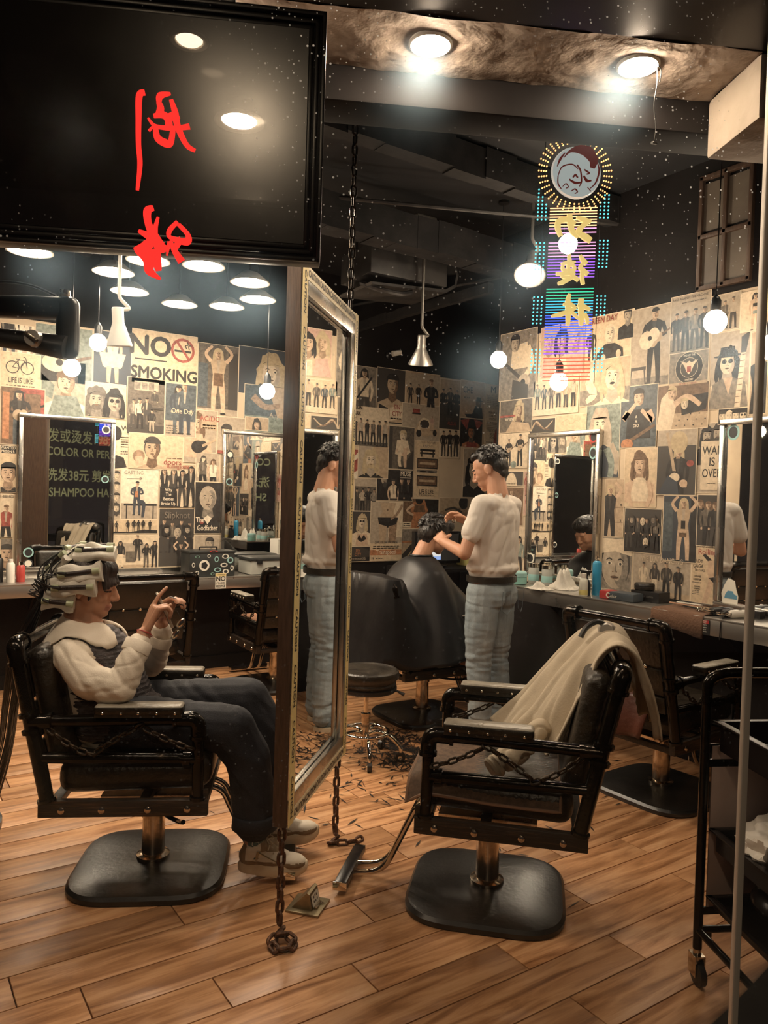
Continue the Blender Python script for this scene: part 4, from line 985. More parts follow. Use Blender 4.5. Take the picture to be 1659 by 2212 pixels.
    for s in (-1, 1):
        up = MB(); up.ell((.0, s*.108, .055), (.062, .042, .045)); up.ell((.10, s*.115, .045), (.10, .045, .036)); 
        for q in up.V: q.z = max(q.z, .022)
        sh = blob(up, 'shoe', ['denim_seam'], .005, 3, root)
        P = [];n = 30
        for k in range(n): a = 2*pi*k/n; P.append((.07+.137*cos(a), s*.112+.047*sin(a)*(1+.08*cos(a))))
        MB().prism(P, .0, .026).build('sole', 'shoe_sole', sh)
    sc = thing('scissors', 'steel hair scissors in the hand of the standing barber', 'scissors', (3.030, 3.350, 0), radians(108))
    hp = WR+Vector((.10, .06, .02)); m = MB()
    m.box(hp+Vector((.05, .02, .0)), (.12, .004, .008), 0, rotm(0, 0, .1)); m.box(hp+Vector((.05, .022, .004)), (.12, .004, .008), 0, rotm(0, .05, .22)); m.build('blade', 'chrome', sc)
    for dz in (-.014, .014): MB().tube([hp+Vector((-.03+.012*cos(2*pi*k/14), .0, dz+.012*sin(2*pi*k/14))) for k in range(14)], .003, 6, closed=True).build('finger_ring', 'chrome', sc)
make_barber()
# ------------------------------------------------------------------ customer in a black cape
def make_customer():
    root = thing('person', 'seated customer under a black barber cape having a haircut', 'person', (2.99, 3.93, 0), radians(-2))
    HM = Matrix.Translation((.065, .0, 1.170)) @ rotm(.0, .36, -.02).to_4x4()
    b = MB(); head_prims(b, HM); capsule(b, (.01, 0, 1.13), (-.06, 0, 1.0), .054, .060); b.ell((-.07, 0, .90), (.08, .14, .08)); capsule(b, (-.07, 0, .87), (-.06, 0, .6), .11, .12)
    for s in (-1, 1):
        chainc(b, [(-.07, s*.14, .89), (-.02, s*.15, .72), (.14, s*.10, .70)], [.05, .042, .03]); chainc(b, [(-.04, s*.09, .57), (.38, s*.11, .57), (.42, s*.11, .14)], [.08, .06, .045]); capsule(b, (.42, s*.11, .11), (.52, s*.11, .095), .035, .030)
    blob(b, 'body', ['skin'], .0055, 4, root)
    b = MB()
    def e(c, r, ry=0): b.ell(HM @ Vector(c), r, 18, 12, 0, HM.to_3x3() @ rotm(0, ry, 0))
    e((-.022, 0, .050), (.104, .084, .082)); e((-.068, 0, -.005), (.052, .072, .072)); e((.045, 0, .085), (.062, .068, .045)); e((-.062, 0, -.058), (.034, .055, .035)); e((.005, 0, .105), (.08, .06, .035))
    tufts(b, HM, 8, 230, -.25, .0075, .006)
    blob(b, 'hair', ['hair_black'], .0036, 1, root, lambda p, n: .0025*ridge(p, (70, 70, 30), 3))
    # cape: cone over shoulders, arms and knees
    mb = MB(); n = 96; m = 34; g = {}
    for k in range(n):
        t = 2*pi*k/n; c, s = cos(t), sin(t)
        for j in range(m+1):
            f = j/m
            sh = min(1, f/.30); dn = max(0, (f-.30)/.70)
            rx = .068+(.145-.068)*sh+(.17 if c > 0 else .17+.24*min(1, -c*1.5))*dn+(.26*max(0, c)*dn if c > 0 else 0)
            ry = .066+(.235-.066)*sh+.21*dn
            z = 1.035-.088*sh**1.6-(.50+.16*max(0, -c))*dn*(1-.26*max(0, c))
            fold = 1+.055*dn*sin(7*t+1.3+2*sin(t))+.035*dn*sin(13*t)
            xx, yy = -.066*sh+rx*c*fold, ry*s*fold
            if -.485 < xx < -.30 and abs(yy) < .325: z = max(z, .935-.10*max(0, (-.455-xx)/.03)*(xx < -.455))
            g[k, j] = mb.v((-.040*(1-sh)-.066*sh+rx*c*fold, ry*s*fold, z+.012*sin(5*t+f*6)*dn+.015*(1-sh)*c*0))
    for k in range(n):
        for j in range(m): mb.F.append([g[k, j], g[(k+1) % n, j], g[(k+1) % n, j+1], g[k, j+1]]); mb.M.append(0)
    for _ in range(14):
        nv = {}
        for k in range(n):
            for j in range(6, m+1):
                P = [mb.V[g[(k-1) % n, j]], mb.V[g[(k+1) % n, j]], mb.V[g[k, j-1]]] + ([mb.V[g[k, j+1]]] if j < m else [])
                nv[k, j] = sum(P, Vector())/len(P)
        for (k, j), q in nv.items():
            p = mb.V[g[k, j]]
            if p.x > -.10: continue
            w = min(1, (-.10-p.x)/.12)*(.55 if j < m else .25); q = p.lerp(q, w)
            if -.450 < q.x < -.34 and abs(q.y) < .29: q.z = max(q.z, .922)
            p.x, p.y, p.z = q
    cp = mb.build('cape', 'cape_black', root, 70); cp.modifiers.new('s', 'SOLIDIFY').thickness = .003
    MB().tube([(-.042+.069*cos(2*pi*k/30), .067*sin(2*pi*k/30), 1.040) for k in range(30)], .0075, 8, closed=True).build('neck_band', 'cape_black', root)
    for s in (-1, 1):
        P = [];nn = 26
        for k in range(nn): a = 2*pi*k/nn; P.append((.47+.13*cos(a), s*.11+.045*sin(a)))
        u = MB(); u.prism(P, .066, .09); u.ell((.47, s*.11, .10), (.12, .042, .035)); u.build('shoe', 'plastic_black', root)
make_customer()
# ------------------------------------------------------------------ jacket thrown over the empty chair (chair-local)
def make_jacket():
    mat('jacket_beige', (.50, .42, .31), .85, 0, (.43, .355, .255), 5, bump=.15, bscale=160)
    root = thing('jacket', 'beige jacket thrown over the back of the empty barber chair', 'jacket', (1.864, 2.034, 0), radians(134.4))
    # two profiles over the back: the far side falls forward to the seat, the near edge hugs the cushion
    far = catmull([(-.50, 0, .70), (-.495, 0, .77), (-.485, 0, .85), (-.455, 0, .925), (-.400, 0, .955), (-.325, 0, .925), (-.245, 0, .845), (-.165, 0, .745), (-.095, 0, .655), (-.040, 0, .590), (.0, 0, .545)], 4)
    near = catmull([(-.555, 0, .640), (-.535, 0, .72), (-.505, 0, .82), (-.465, 0, .905), (-.405, 0, .938), (-.350, 0, .895), (-.315, 0, .81), (-.285, 0, .725), (-.255, 0, .655), (-.225, 0, .595), (-.195, 0, .548)], 4)
    mb = MB(); g = {}; n = len(far)-1; k = 48
    for i in range(n+1):
        f = i/n
        for j in range(k+1):
            t = j/k; y = -.245+.40*t+.03*f*(1-t); w = t*t*(3-2*t); p = far[i].lerp(near[i], w)
            fold = .026*sin(t*12+f*2.2)+.016*sin(t*27-f*4)+.030*crease(Vector((t*3.0-f*1.2, f*1.2, 1)), (2.2, 2, 1), 3, 5)+.016*mnoise.noise(Vector((t*6, f*5, 1)))
            amp = .20+.95*abs(f-.36)
            g[i, j] = mb.v(Vector((p.x+fold*amp*.7*(1 if f > .36 else -1), y+.01*sin(f*7+t*5), max(p.z+fold*amp*.55+.012, .530 if p.x > -.24 else 0))))
    for i in range(n):
        for j in range(k): mb.F.append([g[i, j], g[i+1, j], g[i+1, j+1], g[i, j+1]]); mb.M.append(0)
    o = mb.build('jacket_body', 'jacket_beige', root, 80); sm = o.modifiers.new('s', 'SOLIDIFY'); sm.thickness = .006; sm.offset = 1
    b = MB(); chainc(b, [(-.17, .04, .62), (-.11, .11, .575), (-.060, .165, .548), (-.034, .19, .535)], [.034, .042, .038, .032]); 
    b2 = blob(b, 'sleeve', ['jacket_beige'], .005, 3, root, lambda p, n_: .006*ridge(p, (14, 14, 16), 3)+.008*crease(p, (16, 16, 16), 1, 5))
    cf = MB(); cf.tube([(-.036, .188, .536), (-.030, .192, .532), (-.024, .196, .528), (-.018, .200, .524), (-.012, .204, .520)], [.036, .040, .036, .040, .034], 18); cf.build('sleeve_cuff', 'jacket_beige', root)
    # small dark cap of hangers/goggles lump on top of the jacket
    cpb = thing('hair_dryer', 'small black hair dryer lying behind the beige jacket on the chair back', 'hair dryer', (1.864, 2.034, 0), radians(134.4))
    d = MB(); d.tube(catmull([(-.40, -.26, .925), (-.40, -.20, .935), (-.395, -.13, .95), (-.39, -.08, .96)], 4), [.034, .036, .040, .040, .040, .038, .036, .034, .032, .030, .028, .026, .022], 14); d.build('barrel', 'grey_metal', cpb)
    d = MB(); d.tube(catmull([(-.395, -.13, .965), (-.36, -.11, .985), (-.32, -.09, .965), (-.30, -.08, .93)], 4), .010, 8); d.build('handle', 'plastic_black', cpb)
make_jacket()
# ================================================================== poster collage
INK = dict(black=(.018, .013, .011), dark=(.055, .045, .038), mid=(.15, .125, .10), grey=(.26, .225, .185), light=(.44, .36, .27), cream=(.66, .50, .32), pale=(.70, .57, .40), tan=(.50, .36, .23),
           brown=(.20, .11, .06), skin=(.62, .42, .28), skin2=(.40, .25, .155), red=(.42, .06, .045), blue=(.08, .115, .14), teal=(.22, .29, .26), orange=(.56, .20, .07), pink=(.58, .34, .28),
           yellow=(.62, .48, .20), white=(.78, .69, .54), navy=(.035, .05, .075), olive=(.20, .19, .10), hairb=(.52, .40, .23))
for _k, _c in INK.items():
    _g = sum(_c)/3; _c = tuple(v*.72+_g*w*.28 for v, w in zip(_c, (1.22, .97, .70))); mat('ink_'+_k, _c, .55, 0, tuple(v*(.70 if _g > .3 else .42)+(.0 if _g > .1 else .03) for v in _c), 34, (.38, .68), detail=9)
mat('paper_edge', (.68, .56, .40), .6)
def clip(poly, w, h):
    def cut(P, f, g):
        out = []
        for i in range(len(P)):
            a, b = P[i-1], P[i]; fa, fb = f(a), f(b)
            if (fa >= 0) != (fb >= 0): t = fa/(fa-fb); out.append((a[0]+(b[0]-a[0])*t, a[1]+(b[1]-a[1])*t))
            if fb >= 0: out.append(b)
        return out
    for f in (lambda p: p[0], lambda p: w-p[0], lambda p: p[1], lambda p: h-p[1]):
        poly = cut(poly, f, None)
        if len(poly) < 3: return []
    return poly
class Art:
    def __init__(s, w, h, seed): s.w = w; s.h = h; s.mb = MB(); s.mats = []; s.k = 0; s.r = random.Random(seed); s.texts = []
    def poly(s, pts, c, up=True):
        b = .004
        pts = [(x-b, y-b) for x, y in pts]; pts = clip(pts, s.w-2*b, s.h-2*b)
        if len(pts) < 3: return
        if c not in s.mats: s.mats.append(c)
        if up: s.k += 1
        z = .0014+s.k*.00006; s.mb.poly([(x+b, y+b, z) for x, y in pts], s.mats.index(c))
    def ell(s, cx, cy, rx, ry, c, n=16, a0=0, a1=2*pi, rot=0):
        P = []
        for i in range(n+1 if a1-a0 < 6.28 else n):
            t = a0+(a1-a0)*i/n; x, y = rx*cos(t), ry*sin(t); P.append((cx+x*cos(rot)-y*sin(rot), cy+x*sin(rot)+y*cos(rot)))
        s.poly(P, c)
    def limb(s, pts, ws, c):
        L, R = stroke2d(pts, ws, 4); 
        for i in range(len(L)-1): s.poly([(L[i].x, L[i].y), (L[i+1].x, L[i+1].y), (R[i+1].x, R[i+1].y), (R[i].x, R[i].y)], c, i == 0)
    def person(s, cx, y0, h, top='black', bot='black', hair='black', o='', skin='skin'):
        r = s.r; q = r.uniform(-.015, .015)*h; j = lambda v: v*h
        if 'l' in o: s.ell(cx+q, y0+j(.885), j(.085), j(.115), hair); s.poly([(cx+q-j(.085), y0+j(.89)), (cx+q+j(.085), y0+j(.89)), (cx+q+j(.095), y0+j(.70)), (cx+q-j(.095), y0+j(.70))], hair)
        sp = .045+r.uniform(0, .016)
        if 'd' in o: s.poly([(cx-j(.075), y0+j(.56)), (cx+j(.075), y0+j(.56)), (cx+j(.15), y0+j(.30)), (cx-j(.15), y0+j(.30))], top); bot = skin
        s.limb([(cx-j(.04), y0+j(.54)), (cx-j(sp+.01), y0+j(.28)), (cx-j(sp+.015), y0+j(.02))], [j(.105), j(.08), j(.055)], bot); s.limb([(cx+j(.04), y0+j(.54)), (cx+j(sp+.02), y0+j(.28)), (cx+j(sp+.03), y0+j(.02))], [j(.105), j(.08), j(.055)], bot)
        for d in (-1, 1): s.ell(cx+d*j(sp+.03), y0+j(.015), j(.045), j(.018), 'black')
        s.poly([(cx-j(.128), y0+j(.80)), (cx-j(.045), y0+j(.845)), (cx+j(.045), y0+j(.845)), (cx+j(.128), y0+j(.80)), (cx+j(.088), y0+j(.60)), (cx+j(.095), y0+j(.50)), (cx-j(.095), y0+j(.50)), (cx-j(.088), y0+j(.60))], top)
        lt = {'black': 'dark', 'dark': 'mid', 'mid': 'grey', 'grey': 'light'}.get(top, 'light')
        s.poly([(cx-j(.03), y0+j(.84)), (cx+j(.03), y0+j(.84)), (cx+j(.012), y0+j(.60)), (cx-j(.012), y0+j(.60))], 'light' if 's' in o else lt)
        arm = top if 't' not in o else skin
        if 'u' in o: s.limb([(cx-j(.12), y0+j(.79)), (cx-j(.20), y0+j(.90)), (cx-j(.10), y0+j(1.02))], [j(.06), j(.05), j(.04)], skin); s.limb([(cx+j(.12), y0+j(.79)), (cx+j(.21), y0+j(.92)), (cx+j(.10), y0+j(1.03))], [j(.06), j(.05), j(.04)], skin)
        elif 'f' in o or 'g' in o: s.limb([(cx-j(.12), y0+j(.79)), (cx-j(.16), y0+j(.63)), (cx+j(.02), y0+j(.60))], [j(.06), j(.055), j(.04)], arm); s.limb([(cx+j(.12), y0+j(.79)), (cx+j(.17), y0+j(.64)), (cx+j(.02), y0+j(.64))], [j(.06), j(.055), j(.04)], arm)
        else:
            for d in (-1, 1): s.limb([(cx+d*j(.12), y0+j(.79)), (cx+d*j(.15+r.uniform(0, .016)), y0+j(.63)), (cx+d*j(.13+r.uniform(-.02, .016)), y0+j(.47))], [j(.06), j(.052), j(.04)], arm); s.ell(cx+d*j(.13), y0+j(.455), j(.022), j(.028), skin)
        s.poly([(cx-j(.028), y0+j(.87)), (cx+j(.028), y0+j(.87)), (cx+j(.035), y0+j(.82)), (cx-j(.035), y0+j(.82))], 'skin2' if skin == 'skin' else skin)
        s.ell(cx+q, y0+j(.915), j(.050), j(.068), skin); s.ell(cx+q+j(.018), y0+j(.905), j(.030), j(.052), 'skin2' if skin == 'skin' else skin, 10)
        if 'b' not in o: s.ell(cx+q, y0+j(.955), j(.058), j(.042), hair, 12, 0, pi); s.ell(cx+q, y0+j(.955), j(.058), j(.018), hair, 12)
        else: s.ell(cx+q, y0+j(.955), j(.07), j(.045), hair, 12, 0, pi); s.ell(cx+q, y0+j(.957), j(.105), j(.012), hair, 12)
        if h > .10:
            for d in (-1, 1): s.ell(cx+q+d*j(.018), y0+j(.918), j(.009), j(.005), 'black', 8)
            s.ell(cx+q, y0+j(.880), j(.014), j(.004), 'brown', 8)
        if 'g' in o:
            s.limb([(cx+j(.05), y0+j(.60)), (cx+j(.36), y0+j(.74))], [j(.028), j(.022)], 'brown'); s.ell(cx-j(.02), y0+j(.57), j(.085), j(.095), 'tan'); s.ell(cx+j(.07), y0+j(.605), j(.058), j(.065), 'tan'); s.ell(cx+j(.02), y0+j(.585), j(.026), j(.026), 'black', 10); s.poly([(cx+j(.34), y0+j(.72)), (cx+j(.41), y0+j(.75)), (cx+j(.40), y0+j(.785)), (cx+j(.33), y0+j(.755))], 'black')
    def face(s, cx, cy, z, hair='black', o='', skin='skin'):
        j = lambda v: v*z; sh = {'skin': 'skin2', 'light': 'grey', 'pale': 'light', 'cream': 'tan', 'tan': 'brown'}.get(skin, 'mid'); t = s.r.uniform(-.25, .25)
        if 'l' in o:
            P = []
            for k in range(28):
                a = 2*pi*k/28; rr = 1+.10*s.r.uniform(-1, 1); P.append((cx+j(.50)*cos(a)*rr, cy-j(.12)+j(.78)*sin(a)*rr*(1 if sin(a) > 0 else 1.05)))
            s.poly(P, hair)
        if 'n' not in o:
            c = 'black' if 'w' not in o else 'white'
            s.poly([(cx-j(.95), cy-j(1.9)), (cx-j(.88), cy-j(.98)), (cx-j(.30), cy-j(.72)), (cx+j(.30), cy-j(.72)), (cx+j(.88), cy-j(.98)), (cx+j(.95), cy-j(1.9))], c if 'x' not in o else skin)
            s.poly([(cx-j(.17), cy-j(.30)), (cx+j(.17), cy-j(.30)), (cx+j(.26), cy-j(.76)), (cx, cy-j(.95)), (cx-j(.26), cy-j(.76))], sh)
        s.ell(cx, cy+j(.03), j(.37), j(.50), hair if 'h' not in o else skin, 20); s.ell(cx, cy-j(.02), j(.325), j(.455), skin, 22)
        s.ell(cx+j(.14), cy-j(.04), j(.185), j(.40), sh, 14); s.ell(cx+j(.06), cy-j(.02), j(.12), j(.30), skin, 12)
        for d in (-1, 1):
            s.ell(cx+d*j(.135), cy+j(.03), j(.062), j(.032), 'white' if z > .18 else sh, 10); s.ell(cx+d*j(.135), cy+j(.028), j(.030), j(.030), 'black', 8)
            s.limb([(cx+d*j(.07), cy+j(.10)), (cx+d*j(.14), cy+j(.125)), (cx+d*j(.215), cy+j(.085))], [j(.022), j(.034), j(.012)], 'black' if hair != 'hairb' else 'brown')
            s.ell(cx+d*j(.045), cy-j(.135), j(.022), j(.014), 'brown', 8)
            if 'k' in o: s.ell(cx+d*j(.135), cy+j(.03), j(.105), j(.085), 'black', 12)
        s.poly([(cx+j(.01), cy+j(.03)), (cx+j(.05), cy-j(.12)), (cx+j(.0), cy-j(.14))], sh)
        s.ell(cx, cy-j(.245), j(.095), j(.032), 'red' if 'm' in o else 'brown', 12); s.limb([(cx-j(.10), cy-j(.242)), (cx, cy-j(.25)), (cx+j(.10), cy-j(.242))], [j(.006), j(.014), j(.006)], 'black')
        if 'B' in o: s.ell(cx, cy-j(.33), j(.23), j(.15), hair, 14); s.ell(cx, cy-j(.235), j(.085), j(.03), 'brown', 10)
        if 'c' in o: s.poly([(cx-j(.40), cy+j(.20)), (cx-j(.36), cy+j(.52)), (cx+j(.36), cy+j(.52)), (cx+j(.40), cy+j(.20)), (cx, cy+j(.27))], 'pale')
        elif 'H' in o: s.ell(cx, cy+j(.26), j(.62), j(.06), 'black', 16); s.poly([(cx-j(.34), cy+j(.28)), (cx-j(.30), cy+j(.62)), (cx+j(.30), cy+j(.62)), (cx+j(.34), cy+j(.28))], 'black')
        elif 'h' not in o:
            s.ell(cx, cy+j(.22), j(.385), j(.33), hair, 18, 0, pi)
            P = [(cx-j(.36), cy+j(.24))]
            for k in range(9): P.append((cx-j(.34)+j(.68)*k/8, cy+j(.20+.10*s.r.random()*(1 if 'F' not in o else -.6))))
            P += [(cx+j(.36), cy+j(.24)), (cx, cy+j(.40))]; s.poly(P, hair)
        if 'l' in o:
            for d in (-1, 1): s.limb([(cx+d*j(.33), cy+j(.25)), (cx+d*j(.42), cy-j(.15)), (cx+d*j(.46), cy-j(.60)), (cx+d*j(.40), cy-j(.85))], [j(.14), j(.20), j(.18), j(.06)], hair)
    def run(s, ops):
        w, h = s.w, s.h
        for o in ops:
            k = o[0]
            if k == 'p': s.person(o[1]*w, o[2]*h, o[3]*h, *o[4:])
            elif k == 'f': s.face(o[1]*w, o[2]*h, o[3]*h, *o[4:])
            elif k == 'r': s.poly([(o[1]*w, o[2]*h), (o[3]*w, o[2]*h), (o[3]*w, o[4]*h), (o[1]*w, o[4]*h)], o[5])
            elif k == 'e': s.ell(o[1]*w, o[2]*h, o[3]*h, o[4]*h, *o[5:])
            elif k == 'q': s.poly([(x*w, y*h) for x, y in o[1]], o[2])
            elif k == 'l': s.limb([(x*w, y*h) for x, y in o[1]], [v*h for v in o[2]], o[3])
            elif k == 'g':
                _, n, y0, hh, x0, x1, tops, hair, op = o
                for i in range(n): s.person((x0+(x1-x0)*(i+.5)/n)*w, (y0+s.r.uniform(-.015, .015))*h, hh*h*s.r.uniform(.93, 1.06), tops[i % len(tops)], 'black' if i % 2 else 'dark', hair, op)
            elif k == 't': s.texts.append(o)
            elif k == 's':   # lines of small print
                _, x0, y0, x1, y1, n, c = o
                for i in range(n):
                    y = y0+(y1-y0)*(i+.3)/n; x = x0
                    while x < x1-.02:
                        l = s.r.uniform(.04, .12); e = min(x+l, x1); s.poly([(x*w, y*h), (e*w, y*h), (e*w, (y+.45*(y1-y0)/n)*h), (x*w, (y+.45*(y1-y0)/n)*h)], c, False); x = e+.02
_np = [0]
def poster(wall, x0, y0, x1, y1, bg, label, ops, name='poster'):
    xc, yc = (x0+x1)/2, (y0+y1)/2; off = .0045+(_np[0] % 6)*.0014; _np[0] += 1
    if wall == 'A': v = WALL_A-off; u0 = at_y(x0, yc, v); u1 = at_y(x1, yc, v); zt = at_y(xc, y0, v).z; zb = at_y(xc, y1, v).z; w = u1.x-u0.x; M = Matrix(((1, 0, 0, u0.x), (0, 0, -1, v), (0, 1, 0, zb), (0, 0, 0, 1)))
    else: v = WALL_B-off; u0 = at_x(x0, yc, v); u1 = at_x(x1, yc, v); zt = at_x(xc, y0, v).z; zb = at_x(xc, y1, v).z; w = u0.y-u1.y; M = Matrix(((0, 0, -1, v), (-1, 0, 0, u0.y), (0, 1, 0, zb), (0, 0, 0, 1)))
    zb = max(zb, .875 if wall == 'B' else .815); M[2][3] = zb; h = zt-zb
    o = MB().box((w/2, h/2, .0005), (w, h, .001)).build(name, 'paper_edge'); o.matrix_world = M
    tag(o, label, 'poster' if name == 'poster' else 'sign', 'posters pasted on the walls')
    a = Art(w, h, _np[0]); a.poly([(0, 0), (w, 0), (w, h), (0, h)], bg); a.run(ops)
    p = a.mb.build('print', ['ink_'+c for c in a.mats], o); p['kind'] = 'stuff'
    zt_ = .0014+(a.k+2)*.00006
    for t in a.texts:
        tm = text_mb(t[1], t[4]*h, .012 if len(t) < 8 else t[7], 'CENTER', t[6] if len(t) > 6 else 1.0)
        q = MB().add(tm, Matrix.Translation((t[2]*w, t[3]*h, zt_))); q.build('lettering', 'ink_'+t[5], o)
    return o
A = lambda *a: poster('A', *a)
B = lambda *a: poster('B', *a)
# ---- back wall, from the left
A(0, 700, 74, 771, 'grey', 'poster of people walking over a striped crossing, under the perm machine arm', [('r', 0, 0, 1, .25, 'light'), ('r', .1, 0, .25, .25, 'pale'), ('r', .5, 0, .65, .25, 'pale'), ('p', .25, .02, 1.5, 'black', 'navy'), ('p', .7, .02, 1.5, 'white', 'white', 'brown')])
A(75, 704, 200, 827, 'teal', 'teal poster of a man reaching over a big acoustic guitar', [('f', .42, .62, .34, 'black', ''), ('e', .35, .34, .22, .16, 'pale'), ('e', .62, .38, .15, .12, 'pale'), ('l', [(.6, .38), (.98, .5)], [.07, .05], 'brown'), ('e', .42, .35, .06, .06, 'black')])
A(0, 762, 88, 843, 'cream', 'cream poster with a black bicycle above the words LIFE IS LIKE', [('e', .30, .60, .17, .17, 'black'), ('e', .30, .60, .145, .145, 'cream'), ('e', .66, .60, .17, .17, 'black'), ('e', .66, .60, .145, .145, 'cream'), ('l', [(.30, .60), (.43, .78), (.60, .78), (.66, .60)], [.02], 'black'), ('l', [(.43, .78), (.48, .58), (.60, .78)], [.02], 'black'), ('l', [(.30, .60), (.48, .58)], [.02], 'black'), ('l', [(.56, .88), (.62, .86), (.66, .60)], [.02], 'black'), ('l', [(.38, .82), (.47, .82)], [.03], 'black'), ('t', 'LIFE IS LIKE', .5, .25, .20, 'black', .62), ('s', .15, .08, .85, .14, 1, 'mid')])
A(0, 837, 97, 962, 'brown', 'poster of a long haired guitarist in a top hat against red brick', [('r', .45, 0, 1, 1, 'red'), ('r', .55, .1, .9, .9, 'brown'), ('p', .42, -.05, 1.0, 'black', 'blue', 'black', 'lbg'), ('r', .05, .1, .2, .9, 'orange')])
A(0, 962, 36, 1064, 'cream', 'wanted style poster with a dark haired man beside the left mirror', [('r', 0, .83, 1, 1, 'black'), ('t', 'WANTED', .45, .945, .085, 'white', .8), ('t', 'PRISON B', .45, .87, .075, 'white', .8), ('f', .5, .42, .42, 'black', ''), ('s', .1, .02, .9, .12, 2, 'mid')])
A(0, 1066, 28, 1161, 'pale', 'poster of a person in a red jacket with phone number', [('p', .45, -.25, 1.0, 'red', 'black', 'brown', ''), ('t', '1-888-800', .5, .93, .085, 'dark', .8)])
A(0, 1163, 28, 1234, 'grey', 'portrait poster of a short haired man in dark top above the small cans', [('f', .5, .55, .52, 'dark', '')])
A(88, 779, 185, 901, 'light', 'poster of a smiling short haired girl in a pale green shirt', [('q', [(0, .75), (.3, .55), (.25, .3), (0, .4)], 'teal'), ('f', .55, .62, .42, 'brown', 'wF'), ('q', [(.15, 0), (.3, .38), (.8, .38), (1, 0)], 'teal')])
A(201, 716, 284, 833, 'navy', 'dark poster of a dancer in a short cream dress', [('p', .5, .02, 1.02, 'pale', 'skin', 'brown', 'dt'), ('q', [(.25, .35), (.75, .35), (.85, .6), (.15, .6)], 'pale')])
A(183, 827, 272, 903, 'pale', 'black and white poster of two faces, long hair and dark glasses, side by side', [('f', .28, .50, .62, 'mid', 'lB', 'light'), ('f', .72, .48, .58, 'black', 'lk', 'light')])
A(274, 817, 356, 940, 'mid', 'poster of a band waiting in an old room under a row of windows', [('r', .18, .78, .82, .94, 'light'), ('r', .2, .8, .34, .92, 'grey'), ('r', .38, .8, .52, .92, 'grey'), ('r', .56, .8, .7, .92, 'grey'), ('r', 0, 0, 1, .18, 'dark'), ('g', 3, .1, .52, .08, .6, ['grey', 'pale', 'dark'], 'black', 's'), ('p', .72, .42, .38, 'dark', 'mid'), ('p', .65, .06, .40, 'black', 'light'), ('r', .58, .46, .95, .5, 'dark')])
A(356, 829, 424, 944, 'blue', 'blue film poster of a couple kissing over pale lettering', [('r', 0, 0, 1, .3, 'light'), ('p', .42, .05, .92, 'navy', 'blue', 'black', 'l'), ('p', .62, .05, .98, 'blue', 'navy', 'brown'), ('t', 'One Day', .55, .48, .13, 'pale', .9, 0), ('s', .05, .04, .4, .22, 4, 'mid')])
A(426, 744, 515, 899, 'mid', 'tall poster of a blonde woman posing before blue doors', [('r', 0, .12, .25, .72, 'blue'), ('r', .75, 0, 1, .9, 'dark'), ('r', 0, 0, 1, .10, 'light'), ('p', .5, .02, .93, 'tan', 'skin', 'hairb', 'lut'), ('q', [(.38, .42), (.62, .42), (.60, .6), (.40, .6)], 'brown')])
A(515, 753, 631, 855, 'navy', 'large poster of a blond man in profile under a pendant bulb', [('f', .60, .50, .66, 'hairb', 'l', 'pale'), ('q', [(.15, 0), (.4, .25), (.9, .2), (1, 0)], 'dark')])
A(527, 833, 617, 935, 'blue', 'blue poster with a tattooed arm over a car below the blond profile', [('r', 0, 0, 1, .35, 'teal'), ('q', [(.55, 1), (1, 1), (1, .3), (.8, .35)], 'tan'), ('l', [(.2, .75), (.5, .55), (.85, .6)], [.16, .13, .1], 'skin2'), ('t', 'Any', .72, .38, .14, 'light'), ('s', .1, .1, .5, .25, 3, 'grey')])
A(397, 885, 469, 1000, 'light', 'poster of a shouting guitarist with big red letters over his shoulder', [('f', .35, .75, .34, 'brown', 'xl'), ('q', [(.1, .1), (.2, .55), (.55, .55), (.7, .1)], 'skin'), ('e', .42, .30, .13, .12, 'black'), ('e', .57, .33, .09, .09, 'black'), ('l', [(.55, .32), (.98, .46)], [.05, .04], 'tan'), ('q', [(.50, .66), (.98, .62), (.98, .85), (.52, .88)], 'tan'), ('t', 'AC/DC', .76, .84, .14, 'red', .9), ('s', .55, .64, .95, .74, 2, 'red')])
A(469, 901, 529, 982, 'light', 'small poster with two cut out faces above the middle mirror', [('f', .33, .58, .42, 'dark', 'n', 'pale'), ('f', .75, .45, .36, 'brown', 'n'), ('r', 0, 0, 1, .1, 'red')])
A(278, 937, 396, 1014, 'cream', 'sepia poster of a shirtless curly haired man pointing at you, red word beside him', [('f', .42, .58, .62, 'dark', 'x', 'tan'), ('e', .18, .35, .17, .17, 'skin2'), ('l', [(.2, .1), (.18, .35)], [.22, .2], 'skin'), ('t', 'doors', .80, .22, .22, 'red', 1.0, .014), ('s', .68, .30, .98, .36, 1, 'brown'), ('r', .62, .02, .98, .10, 'tan')])
A(243, 911, 278, 1014, 'pale', 'narrow text page poster with a capital W beside the left mirror', [('t', 'W', .75, .86, .16, 'black'), ('s', .5, .45, .95, .7, 5, 'mid'), ('e', .2, .75, .12, .15, 'black'), ('q', [(0, .0), (.9, .05), (.7, .25), (.2, .3)], 'black'), ('s', .5, .3, .95, .4, 2, 'mid')])
A(261, 1013, 342, 1122, 'white', 'pale blue poster of a man sitting on a bench marked CASTING with an arrow', [('r', 0, 0, 1, .32, 'light'), ('r', .08, .27, .96, .31, 'black'), ('r', .14, .02, .17, .27, 'black'), ('r', .85, .02, .88, .27, 'black'), ('p', .42, .08, .68, 'navy', 'navy', 'black', 'f'), ('q', [(.36, .44), (.46, .44), (.45, .56), (.38, .56)], 'orange'), ('l', [(.45, .34), (.60, .32), (.58, .04)], [.09, .08, .05], 'navy'), ('t', 'CASTING', .33, .92, .10, 'grey', .9, 0), ('l', [(.15, .80), (.55, .81)], [.012], 'grey'), ('l', [(.48, .84), (.55, .81), (.48, .78)], [.012], 'grey')])
